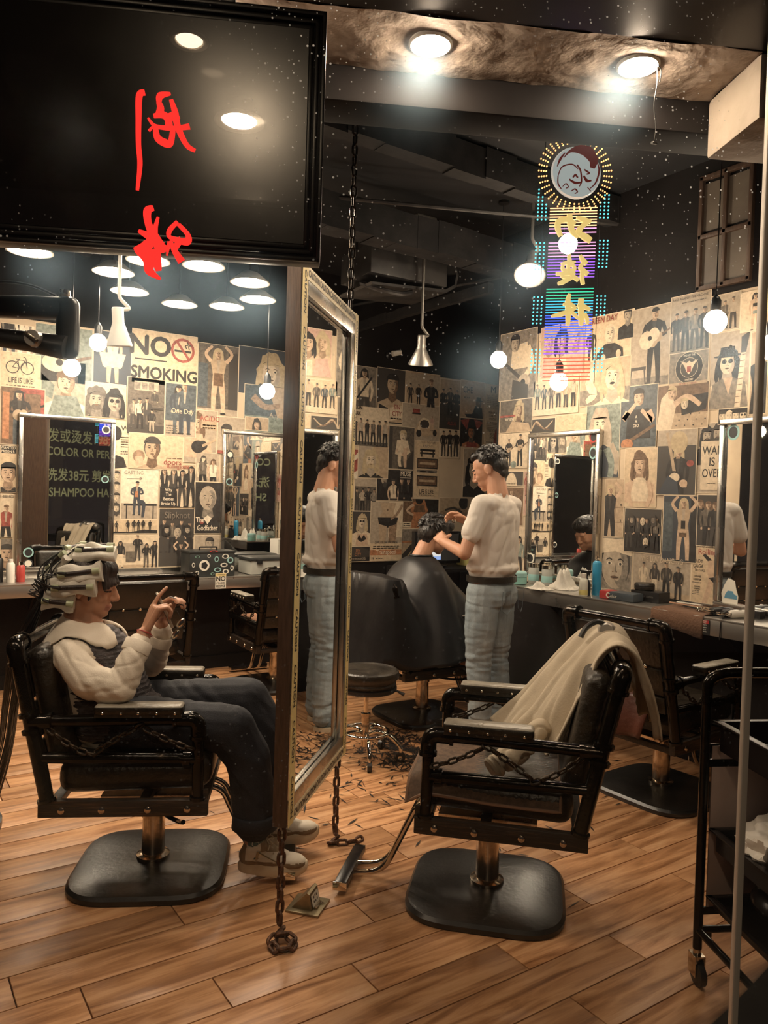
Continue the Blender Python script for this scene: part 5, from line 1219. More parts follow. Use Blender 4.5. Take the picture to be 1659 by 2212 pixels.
A(242, 1014, 261, 1120, 'light', 'thin strip poster of stacked laughing faces beside the mirror frame', [('f', .5, .88, .17, 'dark', 'n', 'pale'), ('f', .5, .66, .17, 'dark', 'n', 'pale'), ('f', .5, .44, .17, 'dark', 'n', 'pale'), ('f', .5, .22, .17, 'dark', 'nl', 'pale')])
A(344, 1002, 422, 1096, 'pale', 'magazine cover poster of four dark suited men, headline in white', [('r', 0, .88, 1, 1, 'tan'), ('t', 'RollingStone', .5, .935, .13, 'red', .8, .014), ('g', 4, .0, .92, .02, .98, ['black', 'dark', 'black', 'black'], 'black', 'ls'), ('r', 0, 0, .42, .44, 'black'), ('t', 'Why\nThe\nBeatles\nBroke Up', .25, .24, .105, 'white', .8)])
A(422, 978, 475, 1041, 'light', 'small poster of two long haired girls in printed T-shirts', [('p', .3, -.4, 1.3, 'mid', 'black', 'dark', 'lt', 'pale'), ('p', .72, -.45, 1.25, 'white', 'black', 'brown', 'lt')])
A(420, 1041, 477, 1153, 'black', 'dark film poster of a grave older man in a suit with white lettering', [('f', .5, .68, .46, 'dark', 'h', 'light'), ('q', [(.35, .30), (.5, .36), (.65, .30), (.5, .18)], 'white'), ('e', .28, .22, .04, .035, 'red'), ('t', 'The', .22, .265, .14, 'white', .8, .014), ('t', 'Godfather', .5, .11, .145, 'white', .68, .014)])
A(342, 1098, 419, 1225, 'dark', 'dark poster of a masked metal band under a grey title', [('t', 'Slipknot', .5, .88, .16, 'grey', .85, 0), ('g', 4, .25, .55, .02, .98, ['black', 'mid', 'black', 'dark'], 'dark', 'l'), ('f', .52, .58, .17, 'black', 'hn', 'light'), ('f', .22, .64, .13, 'black', 'ln', 'light'), ('f', .80, .64, .13, 'black', 'ln', 'light'), ('p', .62, -.18, .6, 'black', 'black', 'dark', 'u')])
A(241, 1122, 341, 1153, 'cream', 'low cream poster of six black silhouettes standing on a ridge', [('q', [(0, .0), (1, .0), (1, .25), (.7, .3), (.4, .12), (0, .16)], 'black'), ('p', .10, .15, .72, 'black', 'black', 'black', '', 'black'), ('p', .34, .15, .78, 'black', 'black', 'black', '', 'black'), ('p', .47, .16, .84, 'black', 'black', 'black', '', 'black'), ('p', .57, .20, .76, 'black', 'black', 'black', '', 'black'), ('p', .67, .22, .78, 'black', 'black', 'black', '', 'black'), ('p', .82, .25, .72, 'black', 'black', 'black', '', 'black')])
A(241, 1155, 341, 1227, 'pale', 'sepia poster of a leather jacketed band loitering in a street', [('r', .2, .3, .7, .75, 'light'), ('r', 0, 0, 1, .1, 'tan'), ('p', .18, .02, .80, 'black', 'pale', 'black', 'l'), ('p', .55, .22, .78, 'black', 'dark', 'dark', 'f'), ('p', .74, .02, .72, 'black', 'mid', 'black', 'lf'), ('p', .92, .02, .80, 'black', 'black', 'black', 'l'), ('r', .3, .2, .5, .5, 'mid')])
A(419, 1155, 475, 1190, 'light', 'small poster of a crop haired man above the stickered toolbox', [('f', .6, .45, .75, 'dark', '', 'light')])
poster('A', 284, 718, 426, 833, 'cream', 'large cream NO SMOKING sign with crossed cigarette ring', [('t', 'NO', .275, .70, .50, 'black', 1.0, .035), ('r', .05, .44, .53, .465, 'black'), ('t', 'SMOKING', .50, .20, .31, 'black', .92, .032), ('e', .77, .70, .235, .235, 'red'), ('e', .77, .70, .185, .185, 'cream'), ('r', .64, .665, .90, .705, 'black'), ('l', [(.83, .74), (.81, .80), (.85, .82), (.84, .87)], [.02], 'black'), ('l', [(.87, .73), (.86, .80), (.90, .81)], [.02], 'black'), ('q', [(.655, .855), (.685, .885), (.885, .555), (.855, .525)], 'red')], 'no_smoking_sign')
for i_, (xa, xb) in enumerate(((529, 580), (580, 640))): A(xa, 901 if i_ == 0 else 856, xb, 930, ('tan', 'grey')[i_], ('tan poster strip tucked above the middle mirror', 'grey poster of a long haired singer beside the standing mirror edge')[i_], [('f', .5, .45, .7, 'dark', 'l')])
A(645, 760, 760, 880, 'light', 'poster of a festival crowd on the wall behind the standing mirror', [('g', 6, -.1, .8, 0, 1, ['mid', 'dark', 'grey'], 'black', '')])
A(645, 880, 758, 1000, 'dark', 'dark poster of a drummer on the wall behind the standing mirror', [('f', .5, .6, .4, 'black', 'l', 'light'), ('e', .3, .2, .2, .08, 'light'), ('e', .75, .25, .2, .08, 'light')])
A(645, 1000, 756, 1110, 'cream', 'cream poster of a couple dancing on the wall behind the standing mirror', [('p', .35, 0, .95, 'black', 'black'), ('p', .65, 0, .9, 'red', 'skin', 'brown', 'd')])
A(645, 1110, 751, 1226, 'mid', 'grey street scene poster low on the wall behind the standing mirror', [('r', 0, 0, 1, .3, 'dark'), ('r', .1, .3, .3, .9, 'light'), ('r', .5, .3, .8, .8, 'grey'), ('p', .5, .05, .6, 'black', 'black')])
# ---- back wall, right of the standing mirror
A(761, 791, 813, 879, 'grey', 'poster of a guitarist seen from behind before a crowd', [('r', 0, 0, 1, .3, 'mid'), ('p', .5, -.45, 1.4, 'pale', 'dark', 'black', 'l'), ('l', [(.2, .2), (.8, .75)], [.05], 'black')])
A(813, 796, 875, 916, 'dark', 'film poster of a woman in a dark low top, red comic lettering', [('f', .55, .72, .36, 'black', 'x', 'tan'), ('q', [(.05, 0), (.1, .35), (.4, .28), (.45, 0)], 'black'), ('q', [(.45, .05), (.95, .12), (.98, .36), (.48, .30)], 'pale'), ('t', 'SIN\nCITY', .72, .25, .12, 'red', .8, .016), ('s', .5, .08, .9, .13, 1, 'black')])
A(875, 805, 950, 879, 'tan', 'sepia poster of a stern man in black with others behind', [('r', 0, .55, 1, .95, 'light'), ('p', .15, .0, .65, 'dark', 'black'), ('p', .38, .05, .6, 'black', 'black'), ('p', .74, -.55, 1.4, 'black', 'black', 'brown', 'f')])
A(868, 873, 949, 952, 'light', 'pale poster of an old rounded police car with red roof light', [('e', .62, .34, .30, .22, 'tan'), ('e', .60, .46, .20, .18, 'pale'), ('e', .60, .46, .16, .12, 'dark'), ('r', .36, .18, .95, .36, 'tan'), ('e', .45, .20, .09, .10, 'black'), ('e', .88, .24, .07, .09, 'black'), ('e', .45, .34, .05, .06, 'pale'), ('r', .28, .74, .46, .86, 'red'), ('r', .26, .71, .48, .75, 'black'), ('p', .8, .3, .4, 'pink', 'skin', 'brown')])
A(758, 879, 839, 965, 'pale', 'sepia poster of a row of young people standing close together', [('t', 'LINKIN\nPARK', .12, .88, .14, 'black', .8, .016), ('r', 0, 0, 1, .12, 'mid'), ('g', 6, .04, .66, .02, .98, ['dark', 'light', 'black', 'mid'], 'black', 't')])
A(949, 820, 994, 928, 'dark', 'dark poster of three shadowed men with small red title', [('r', 0, .6, 1, 1, 'tan'), ('g', 3, .28, .55, .02, .98, ['black', 'dark', 'black'], 'black', ''), ('t', 'ALGUS', .6, .12, .09, 'red', .8), ('t', 'DOS', .45, .2, .08, 'mid', .8)])
A(994, 823, 1047, 904, 'tan', 'brown film poster of a seated man in a hat with short black title', [('t', 'CHE', .30, .74, .24, 'black', .7, .016), ('s', .15, .5, .4, .58, 1, 'dark'), ('q', [(.2, .1), (.5, .12), (.62, .35), (.9, .3), (.95, 0), (.3, 0)], 'black'), ('f', .75, .42, .26, 'black', 'Hn', 'brown')])
A(993, 904, 1042, 967, 'black', 'near black poster of a woman lit in red', [('f', .5, .55, .45, 'black', 'lx', 'orange'), ('q', [(.0, .9), (.4, 1), (.3, .6)], 'red'), ('q', [(1, .9), (.6, 1), (.75, .6)], 'red'), ('r', .3, 0, .75, .18, 'red')])
A(1048, 832, 1079, 984, 'pale', 'tall newspaper style text poster headed with a large M', [('t', 'M', .5, .93, .13, 'black', 1.1, .016), ('s', .1, .66, .9, .86, 8, 'mid'), ('t', 'BRINGS A\nTEAR TO\nMY EYE', .5, .56, .045, 'black', .8, .014), ('s', .1, .36, .9, .48, 5, 'mid'), ('t', 'MAKES MY\nSOUL\nACHE', .5, .30, .045, 'black', .8, .014), ('e', .95, .2, .09, .22, 'red'), ('s', .1, .04, .6, .2, 5, 'grey')])
A(949, 928, 993, 990, 'pale', 'cream poster of three slim figures in black coats', [('g', 3, .06, .9, .05, .95, ['black'], 'black', '')])
A(773, 963, 839, 1033, 'light', 'sepia portrait poster of a bearded man with long fair hair', [('r', .5, 0, 1, 1, 'tan'), ('f', .42, .56, .56, 'hairb', 'lB', 'pale')])
A(756, 970, 773, 1034, 'white', 'narrow red and white striped poster strip', [('q', [(0, .6), (1, .9), (1, 1), (0, 1)], 'red'), ('q', [(.5, .2), (1, .3), (1, .7), (.5, .6)], 'red'), ('q', [(0, 0), (.5, 0), (.5, .5), (0, .4)], 'black')])
A(839, 921, 895, 1014, 'mid', 'poster of a fair haired woman seated with knees drawn up', [('r', 0, 0, .15, 1, 'dark'), ('q', [(.5, 0), (1, 0), (1, .5)], 'dark'), ('f', .55, .78, .26, 'hairb', 'nx', 'pale'), ('q', [(.25, .35), (.32, .68), (.72, .68), (.85, .4), (.6, .3)], 'pale'), ('l', [(.3, .45), (.55, .35), (.75, .5)], [.08], 'skin'), ('l', [(.45, .5), (.42, .2), (.48, .05)], [.12, .09, .06], 'pale'), ('l', [(.65, .5), (.64, .2), (.66, .05)], [.12, .09, .06], 'skin'), ('e', .5, .03, .1, .03, 'black')])
A(895, 950, 949, 1075, 'cream', 'tall cream poster of benches and empty frames above LIFE IS LIKE', [('t', 'YOU NEVER\nKNOW', .5, .92, .07, 'grey', .9, 0), ('r', .2, .80, .8, .84, 'black'), ('r', .2, .75, .8, .78, 'black'), ('r', .25, .70, .3, .80, 'black'), ('r', .7, .70, .75, .80, 'black'), ('r', .10, .50, .92, .68, 'black'), ('r', .13, .52, .89, .66, 'brown'), ('r', .2, .57, .82, .61, 'tan'), ('r', .1, .43, .9, .48, 'grey'), ('e', .35, .45, .08, .015, 'black'), ('e', .65, .45, .08, .015, 'black'), ('r', .10, .20, .92, .38, 'black'), ('r', .13, .22, .89, .36, 'brown'), ('r', .2, .27, .82, .31, 'tan'), ('t', 'LIFE IS LIKE', .5, .10, .105, 'black', .62), ('s', .2, .03, .8, .055, 1, 'mid')])
A(813, 1014, 892, 1082, 'black', 'black poster of a singer and three bandmates, white title between two lines', [('f', .20, .68, .34, 'dark', 'n', 'light'), ('e', .22, .50, .07, .09, 'dark'), ('p', .46, -.55, 1.25, 'pale', 'dark', 'dark', 't'), ('p', .68, -.45, 1.2, 'black', 'black', 'dark'), ('p', .86, -.45, 1.2, 'black', 'black', 'dark'), ('t', 'MUSE', .78, .86, .19, 'white', .9, .014), ('r', .63, .96, .94, .972, 'white'), ('r', .63, .74, .94, .752, 'white')])
A(765, 1033, 813, 1104, 'mid', 'grey poster of boys crouching in a street', [('r', 0, .75, 1, 1, 'light'), ('g', 4, -.05, .75, .0, 1.0, ['dark', 'light', 'black', 'grey'], 'black', 'f')])
A(751, 1104, 800, 1180, 'dark', 'dark poster of a blonde woman in sunglasses and a black top', [('f', .62, .70, .36, 'hairb', 'lkx', 'pale'), ('q', [(.35, .0), (.4, .35), (.85, .35), (.9, 0)], 'skin'), ('q', [(.42, .2), (.5, .34), (.60, .22), (.72, .34), (.82, .2), (.6, .12)], 'black')])
A(799, 1083, 869, 1225, 'light', 'tall poster of a cropped figure in dark shorts with an orange title strip', [('r', .55, .4, 1, 1, 'pale'), ('q', [(.28, .98), (.78, .98), (.70, .82), (.85, .70), (.82, .60), (.25, .60), (.22, .70), (.36, .82)], 'tan'), ('q', [(.22, .73), (.85, .73), (.80, .62), (.62, .56), (.40, .56), (.26, .62)], 'black'), ('q', [(.26, .62), (.50, .58), (.47, .28), (.30, .28)], 'tan'), ('q', [(.56, .58), (.82, .62), (.78, .28), (.58, .28)], 'skin2'), ('e', .52, .86, .012, .02, 'brown'), ('l', [(.98, .95), (.8, .78), (.62, .70)], [.05, .045, .03], 'skin2'), ('r', 0, 0, 1, .30, 'cream'), ('t', 'DIARIO DE UNA NINFOMANA', .5, .315, .065, 'dark', .52), ('s', .1, .2, .9, .26, 2, 'grey'), ('r', 0, .10, 1, .19, 'orange'), ('t', 'Trainspotti', .5, .148, .095, 'white', .95), ('t', 'N', .10, .05, .06, 'black'), ('s', .2, .03, .4, .06, 1, 'black')])
A(751, 1180, 799, 1226, 'black', 'black film poster with tilted orange comic title', [('q', [(0, .9), (.5, 1), (1, .7), (1, .3), (0, .2)], 'dark'), ('t', 'SIN\nCITY', .45, .60, .26, 'orange', .9, .016), ('s', .1, .1, .8, .3, 3, 'light')])
A(869, 1077, 947, 1142, 'brown', 'warm toned poster of a woman in a dark lettered top', [('r', .6, 0, 1, 1, 'black'), ('q', [(.2, 0), (.3, .4), (.2, .7), (.35, .95), (.6, .95), (.7, .6), (.58, .35), (.66, 0)], 'orange'), ('q', [(.3, .55), (.62, .55), (.6, .8), (.33, .8)], 'brown'), ('e', .45, .95, .16, .14, 'black'), ('r', .02, .04, .25, .22, 'pale'), ('s', .04, .06, .23, .2, 2, 'black'), ('l', [(.3, .8), (.12, .6), (.3, .45)], [.1, .08, .07], 'skin')])
A(858, 1142, 905, 1225, 'tan', 'small poster of a road running into a desert under grey sky', [('r', 0, .62, 1, 1, 'grey'), ('r', 0, .55, 1, .62, 'orange'), ('q', [(0, 0), (.75, 0), (1, .35), (.9, .55), (.6, .5)], 'dark'), ('q', [(.3, 0), (.36, 0), (.88, .48), (.86, .5)], 'yellow')])
A(949, 1075, 1010, 1120, 'tan', 'poster of a tattooed arm behind the customer', [('q', [(0, .3), (.5, .6), (1, .4), (1, 0), (0, 0)], 'skin2'), ('l', [(.2, .4), (.5, .5), (.8, .3)], [.1], 'dark'), ('e', .85, .75, .3, .3, 'black')])
A(1000, 970, 1048, 1075, 'light', 'pale poster of a woman with long dark hair behind the standing barber', [('f', .5, .6, .45, 'black', 'l', 'pale')])
# ---- right wall
B(1080, 715, 1159, 863, 'grey', 'grey poster of a man in a white shirt bent over his guitar', [('q', [(.30, .45), (.35, .78), (.75, .82), (.85, .45)], 'pale'), ('f', .42, .82, .26, 'black', 'n', 'light'), ('l', [(.75, .75), (.88, .5), (.66, .28)], [.12, .10, .07], 'pale'), ('l', [(.15, .55), (.6, .30)], [.05, .06], 'dark'), ('e', .68, .24, .13, .12, 'light'), ('e', .66, .24, .05, .05, 'black'), ('q', [(.35, 0), (.38, .3), (.8, .2), (.8, 0)], 'dark')])
B(1168, 699, 1262, 810, 'pink', 'poster of three women with long hair laughing together in pale wraps', [('f', .2, .72, .36, 'hairb', 'lx'), ('f', .50, .68, .36, 'black', 'lx'), ('f', .82, .70, .36, 'hairb', 'lx'), ('q', [(0, 0), (.1, .4), (.35, .35), (.4, 0)], 'pink'), ('q', [(.4, 0), (.42, .32), (.62, .32), (.66, 0)], 'pale'), ('q', [(.66, 0), (.7, .36), (1, .36), (1, 0)], 'pink')])
B(1262, 678, 1369, 786, 'cream', 'cream poster of a man in black gesturing under red block letters', [('t', 'GREEN DAY', .38, .90, .17, 'red', .82, .014), ('p', .16, .04, .74, 'black', 'black', 'dark'), ('f', .54, .60, .36, 'dark', 'h', 'pale'), ('q', [(.30, .05), (.34, .30), (.44, .40), (.64, .40), (.80, .28), (.82, .05)], 'black'), ('e', .42, .14, .06, .07, 'skin'), ('e', .72, .18, .06, .08, 'skin'), ('f', .88, .90, .24, 'black', '', 'light')])
B(1362, 662, 1448, 835, 'light', 'tall poster of a folk guitarist playing beside a stool', [('r', 0, 0, 1, .12, 'grey'), ('r', .0, .22, .42, .26, 'dark'), ('l', [(.05, .22), (.02, .014)], [.02], 'dark'), ('l', [(.38, .22), (.42, .014)], [.02], 'dark'), ('p', .60, .03, .95, 'black', 'black', 'black', 'g'), ('e', .42, .58, .11, .115, 'pale'), ('e', .60, .64, .08, .085, 'pale'), ('e', .50, .60, .03, .03, 'black')])
B(1448, 634, 1535, 761, 'light', 'poster of a band in coats under one line of thin letters', [('r', 0, 0, 1, .25, 'grey'), ('t', 'RAGE AGAINST THE MACHINE', .5, .93, .062, 'dark', .8, 0), ('g', 4, .05, .68, .05, .98, ['black', 'dark', 'grey', 'black'], 'dark', ''), ('s', .3, .84, .9, .87, 1, 'mid')])
B(1445, 759, 1531, 832, 'grey', 'poster with a round black eagle seal and red strapline', [('e', .52, .52, .47, .47, 'pale'), ('e', .52, .52, .455, .455, 'black'), ('e', .52, .52, .30, .30, 'pale'), ('e', .52, .52, .285, .285, 'dark'), ('q', [(.40, .58), (.30, .74), (.46, .66), (.52, .72), (.58, .66), (.74, .74), (.64, .58), (.58, .40), (.52, .32), (.46, .40)], 'pale'), ('r', .47, .38, .57, .56, 'red'), ('t', 'END OF THE', .52, .88, .085, 'white', .8), ('t', 'CENTURY', .52, .16, .085, 'white', .8), ('r', .02, .0, .98, .10, 'tan'), ('t', 'THE STORY OF THE BAND', .5, .05, .07, 'red', .7)])
B(1535, 634, 1600, 715, 'light', 'pale poster of a small band above the pendant bulb socket', [('g', 3, .05, .8, .1, .9, ['grey', 'mid', 'light'], 'mid', '')])
B(1600, 627, 1659, 715, 'pale', 'cream poster of a dark haired woman in a short dark outfit', [('p', .55, .02, .92, 'skin', 'skin', 'black', 'lt'), ('r', .46, .60, .64, .68, 'black'), ('r', .47, .42, .63, .5, 'teal')])
B(1533, 715, 1620, 883, 'light', 'tall poster of a guitarist in sunglasses and hat holding a guitar neck', [('f', .45, .60, .32, 'black', 'lkHx', 'pale'), ('q', [(0, 0), (.1, .33), (.35, .40), (.48, .22), (.6, .40), (.9, .33), (1, 0)], 'grey'), ('q', [(.36, .4), (.6, .4), (.5, .18)], 'skin'), ('q', [(.66, .014), (.80, .014), (.90, .70), (.78, .70)], 'pale'), ('q', [(.78, .70), (.90, .70), (.98, .96), (.78, .90)], 'dark')]+[('l', [(.665+.014*i, .07+.075*i), (.80+.012*i, .075+.075*i)], [.008], 'brown') for i in range(9)])
B(1620, 715, 1659, 895, 'tan', 'tan poster of a dark jacketed figure beside the pane edge', [('p', .6, -.3, 1.1, 'black', 'black', 'brown')])
B(1253, 775, 1362, 874, 'tan', 'poster of a glamorous blonde with curled hair and dark lips', [('r', 0, 0, 1, .35, 'grey'), ('f', .66, .60, .62, 'hairb', 'lx', 'pale'), ('l', [(.3, .8), (.2, .5), (.3, .25), (.15, .1)], [.2, .22, .2, .1], 'pale'), ('l', [(.45, .9), (.35, .6), (.42, .3)], [.14, .16, .1], 'hairb'), ('e', .66, .45, .07, .03, 'black')])
B(1080, 863, 1150, 934, 'mid', 'brown poster of a blond guitarist on his back with white title', [('f', .6, .68, .45, 'hairb', 'l', 'tan'), ('q', [(.2, 0), (.4, .35), (.9, .25), (1, 0)], 'tan'), ('t', 'nirvana', .32, .42, .16, 'white', .8), ('r', 0, .48, .5, .54, 'red')])
B(1152, 817, 1250, 895, 'cream', 'cream poster of six people sitting in a row seen from behind', [('r', 0, 0, 1, .2, 'pale'), ('g', 6, .18, .72, .02, .98, ['teal', 'blue', 'mid', 'skin', 'tan', 'skin'], 'dark', '')])
B(1200, 895, 1267, 930, 'cream', 'low cream poster with a faint pencil signature above the mirror', [('l', [(.2, .5), (.4, .7), (.5, .4), (.7, .6), (.8, .4)], [.03], 'tan')])
B(1142, 904, 1200, 936, 'dark', 'dark poster strip of tangled hair above the mirror frame', [('l', [(.1, .2), (.3, .8), (.6, .3), (.9, .8)], [.1, .14, .1, .08], 'tan'), ('l', [(.2, .8), (.5, .4), (.8, .2)], [.08], 'brown')])
B(1265, 869, 1340, 1033, 'teal', 'tall pencil style poster of a smiling woman with pale hair', [('f', .42, .70, .36, 'light', 'lx', 'pale'), ('q', [(.3, .0), (.5, .45), (.9, .35), (1, 0)], 'navy'), ('l', [(.65, .4), (.8, .2), (.75, .014)], [.14, .12, .08], 'teal'), ('l', [(.75, .45), (.92, .25), (.9, .05)], [.08, .08, .05], 'light')])
B(1340, 832, 1420, 967, 'blue', 'blue grey poster of a shouting singer in a black T-shirt with guitar', [('f', .50, .80, .28, 'black', 'n'), ('q', [(.18, .15), (.22, .60), (.78, .62), (.84, .15)], 'black'), ('l', [(.22, .58), (.10, .46), (.42, .70)], [.11, .09, .06], 'skin'), ('l', [(.78, .58), (.88, .42), (.58, .60)], [.11, .09, .06], 'skin'), ('t', 'A\nA\nDIO', .45, .42, .07, 'white', .9), ('l', [(.12, .05), (.95, .35)], [.06, .05], 'brown'), ('e', .22, .06, .12, .09, 'orange')])
B(1420, 828, 1531, 927, 'brown', 'poster of blonde friends sprawled on a leopard print sofa', [('r', .30, 0, 1, .35, 'tan'), ('q', [(.5, .3), (.95, .4), (1, .75), (.45, .7)], 'black'), ('q', [(0, 0), (.08, .7), (.25, .9), (.38, .5), (.30, 0)], 'pale'), ('f', .30, .80, .30, 'hairb', 'n', 'skin'), ('l', [(.35, .55), (.6, .7), (.85, .5)], [.14, .12, .1], 'skin'), ('f', .55, .55, .25, 'hairb', 'n', 'pale')]+[('e', .4+.055*i, .08+.12*((i*7) % 3), .018, .014, 'black') for i in range(11)])
B(1551, 881, 1616, 916, 'black', 'narrow black strip poster of four pale faces in a row', [('f', .16, .5, .72, 'dark', 'n', 'pale'), ('f', .39, .5, .72, 'dark', 'nh', 'pale'), ('f', .62, .5, .72, 'black', 'n', 'pale'), ('f', .86, .5, .72, 'black', 'nk', 'pale')])
B(1419, 927, 1505, 1070, 'dark', 'dark poster of a blond guitarist bowed over an upright guitar', [('r', 0, .75, 1, 1, 'light'), ('p', .55, -.35, 1.1, 'black', 'black', 'hairb', 'l'), ('e', .56, .80, .15, .17, 'hairb'), ('l', [(.25, .95), (.38, .6), (.48, .3)], [.05, .05, .06], 'tan'), ('e', .45, .26, .13, .11, 'black'), ('e', .47, .27, .09, .07, 'pale'), ('q', [(.05, .014), (.3, .3), (.55, .2), (.6, .014)], 'navy'), ('e', .85, .48, .06, .05, 'red'), ('e', .70, .18, .07, .06, 'skin')])
B(1505, 913, 1563, 1066, 'light', 'pale poster of a couple holding a placard WAR IS OVER', [('f', .38, .82, .22, 'black', 'lB', 'light'), ('f', .78, .84, .22, 'dark', 'lB', 'light'), ('r', .18, .05, 1, .74, 'pale'), ('t', 'WAR', .60, .60, .17, 'black', .78, .014), ('t', 'IS', .60, .44, .17, 'black', .8, .014), ('t', 'OVER', .60, .28, .17, 'black', .70, .014), ('s', .45, .13, .75, .15, 1, 'grey')])
B(1348, 967, 1419, 1096, 'cream', 'cream poster of a brunette woman leaning forward in a pale top', [('f', .48, .72, .34, 'brown', 'lx'), ('q', [(.22, .1), (.25, .42), (.40, .50), (.60, .50), (.75, .42), (.78, .1)], 'pale'), ('l', [(.26, .45), (.18, .22), (.28, 0)], [.09, .08, .07], 'skin'), ('l', [(.74, .45), (.84, .22), (.72, 0)], [.09, .08, .07], 'skin')])
B(1306, 1034, 1348, 1160, 'tan', 'orange toned poster of a fair haired figure against a numbered height grid', [('r', .55, .1, .58, 1, 'brown'), ('r', .0, .75, 1, .757, 'brown'), ('r', 0, .5, 1, .507, 'brown'), ('r', 0, .25, 1, .257, 'brown'), ('t', '4', .85, .55, .07, 'black'), ('t', '3', .85, .28, .07, 'black'), ('p', .28, -.2, 1.1, 'black', 'black', 'hairb', 'lu')])
B(1348, 1098, 1429, 1195, 'black', 'black poster of a masked metal band crowded together', [('r', 0, .7, 1, 1, 'dark'), ('g', 4, .1, .72, .02, .98, ['black', 'dark', 'black', 'mid'], 'dark', 'l', ), ('f', .22, .74, .17, 'dark', 'ln', 'light'), ('f', .52, .70, .18, 'black', 'hn', 'pale'), ('f', .80, .76, .17, 'dark', 'ln', 'grey'), ('f', .62, .24, .20, 'black', 'hnB', 'pale')])
B(1431, 1070, 1507, 1214, 'navy', 'dark teal poster of a blonde woman with writing on her bodysuit', [('r', 0, .15, .3, .9, 'blue'), ('r', .8, 0, 1, 1, 'black'), ('p', .6, .0, .97, 'tan', 'skin', 'hairb', 'lut'), ('r', .54, .50, .66, .62, 'black'), ('r', .50, .38, .70, .44, 'brown')])
B(1505, 1068, 1554, 1181, 'dark', 'dark poster of three long haired men in coats beside the mirror frame', [('g', 3, -.1, .95, .0, 1, ['black', 'mid', 'black'], 'brown', 'l')])
B(1299, 1161, 1366, 1276, 'grey', 'large poster of a staring face wearing a white headband', [('f', .45, .48, .95, 'dark', 'cn', 'light')])
B(1366, 1195, 1493, 1293, 'light', 'grey poster of four musicians leaning on a graffiti wall', [('t', 'WE LUV DANCING', .52, .84, .17, 'pale', .75, 0), ('r', 0, 0, 1, .14, 'tan'), ('p', .20, .05, .72, 'pale', 'pale', 'dark', ''), ('p', .40, .03, .74, 'dark', 'pale', 'dark', 'l'), ('p', .60, .02, .80, 'dark', 'black', 'dark', ''), ('p', .80, .02, .72, 'black', 'black', 'dark', 'b')])
B(1493, 1174, 1552, 1309, 'cream', 'magazine cover poster with red masthead and large black headlines', [('t', 'SUMMER DOUBLE', .5, .95, .055, 'dark', .8), ('t', 'Rolling', .58, .86, .13, 'red', .95, .016), ('l', [(.45, .82), (.75, .70), (.95, .66)], [.05, .07, .05], 'black'), ('t', 'LADY\nGAGA', .26, .66, .085, 'black', .8, .014), ('t', 'TELLS ALL', .33, .55, .055, 'dark', .8), ('t', 'DENNIS\nHOPPER', .24, .42, .05, 'black', .8), ('s', .06, .33, .4, .36, 1, 'mid'), ('t', 'OBAMA\'S\nGENERAL', .24, .26, .035, 'black', .8), ('s', .06, .14, .35, .22, 3, 'mid'), ('q', [(.62, .72), (.95, .75), (1, .45), (.86, .35), (.6, 0), (.42, 0), (.66, .40), (.60, .55)], 'skin'), ('q', [(.66, .44), (1, .48), (1, .36), (.86, .36)], 'black')])
B(1080, 936, 1143, 1011, 'pale', 'cream poster of two guitarists on a white stage', [('p', .32, .05, .8, 'black', 'black', 'dark', 'g'), ('p', .70, .05, .92, 'black', 'black', 'dark', 'g'), ('e', .5, .1, .12, .1, 'teal')])
B(1080, 1018, 1131, 1050, 'dark', 'dark poster with a white shell shape beside the barber', [('e', .5, .0, .55, .9, 'pale', 16, 0, pi), ('s', .3, .1, .7, .2, 1, 'grey')])
B(1131, 1018, 1150, 1114, 'pink', 'narrow strip poster of red dressed dancers by the mirror', [('p', .4, .45, .5, 'red', 'red', 'brown', 'l'), ('p', .6, .0, .5, 'red', 'pink', 'black', 'l')])
B(1080, 1052, 1131, 1135, 'brown', 'brown poster of a woman in stockings between barber and mirror', [('p', .5, -.05, 1.0, 'black', 'dark', 'brown', 'l')])
B(1085, 1138, 1138, 1232, 'pale', 'pale poster of long haired girls low beside the mirror', [('p', .3, -.1, .9, 'white', 'black', 'black', 'l'), ('p', .7, -.15, .95, 'teal', 'black', 'black', 'l')])
# ---- right wall nearer than the pane edge (seen from other sides and in the mirrors)
def BY(y0, y1, z0, z1, bg, label, ops):
    a = proj((WALL_B, y0, (z0+z1)/2)); b = proj((WALL_B, y1, (z0+z1)/2)); c = proj((WALL_B, (y0+y1)/2, z1)); d = proj((WALL_B, (y0+y1)/2, z0))
    poster('B', a[0], c[1], b[0], d[1], bg, label, ops)
BY(1.72, 1.30, .90, 1.55, 'light', 'poster of a lone drummer right of the clipper mirror', [('f', .5, .6, .4, 'black', 'l')])
BY(1.72, 1.30, 1.57, 2.15, 'tan', 'tan poster of a motorbike rider high beside the clipper mirror', [('p', .5, .05, .9, 'black', 'black')])
BY(1.28, .80, .90, 1.75, 'dark', 'dark concert crowd poster near the shop window', [('g', 5, 0, .6, 0, 1, ['mid', 'grey'], 'black', 'u')])
BY(2.20, 1.30, 2.17, 2.53, 'cream', 'wide cream poster of running figures above the clipper mirror', [('g', 5, .05, .85, .05, .95, ['black', 'red', 'mid'], 'black', '')])
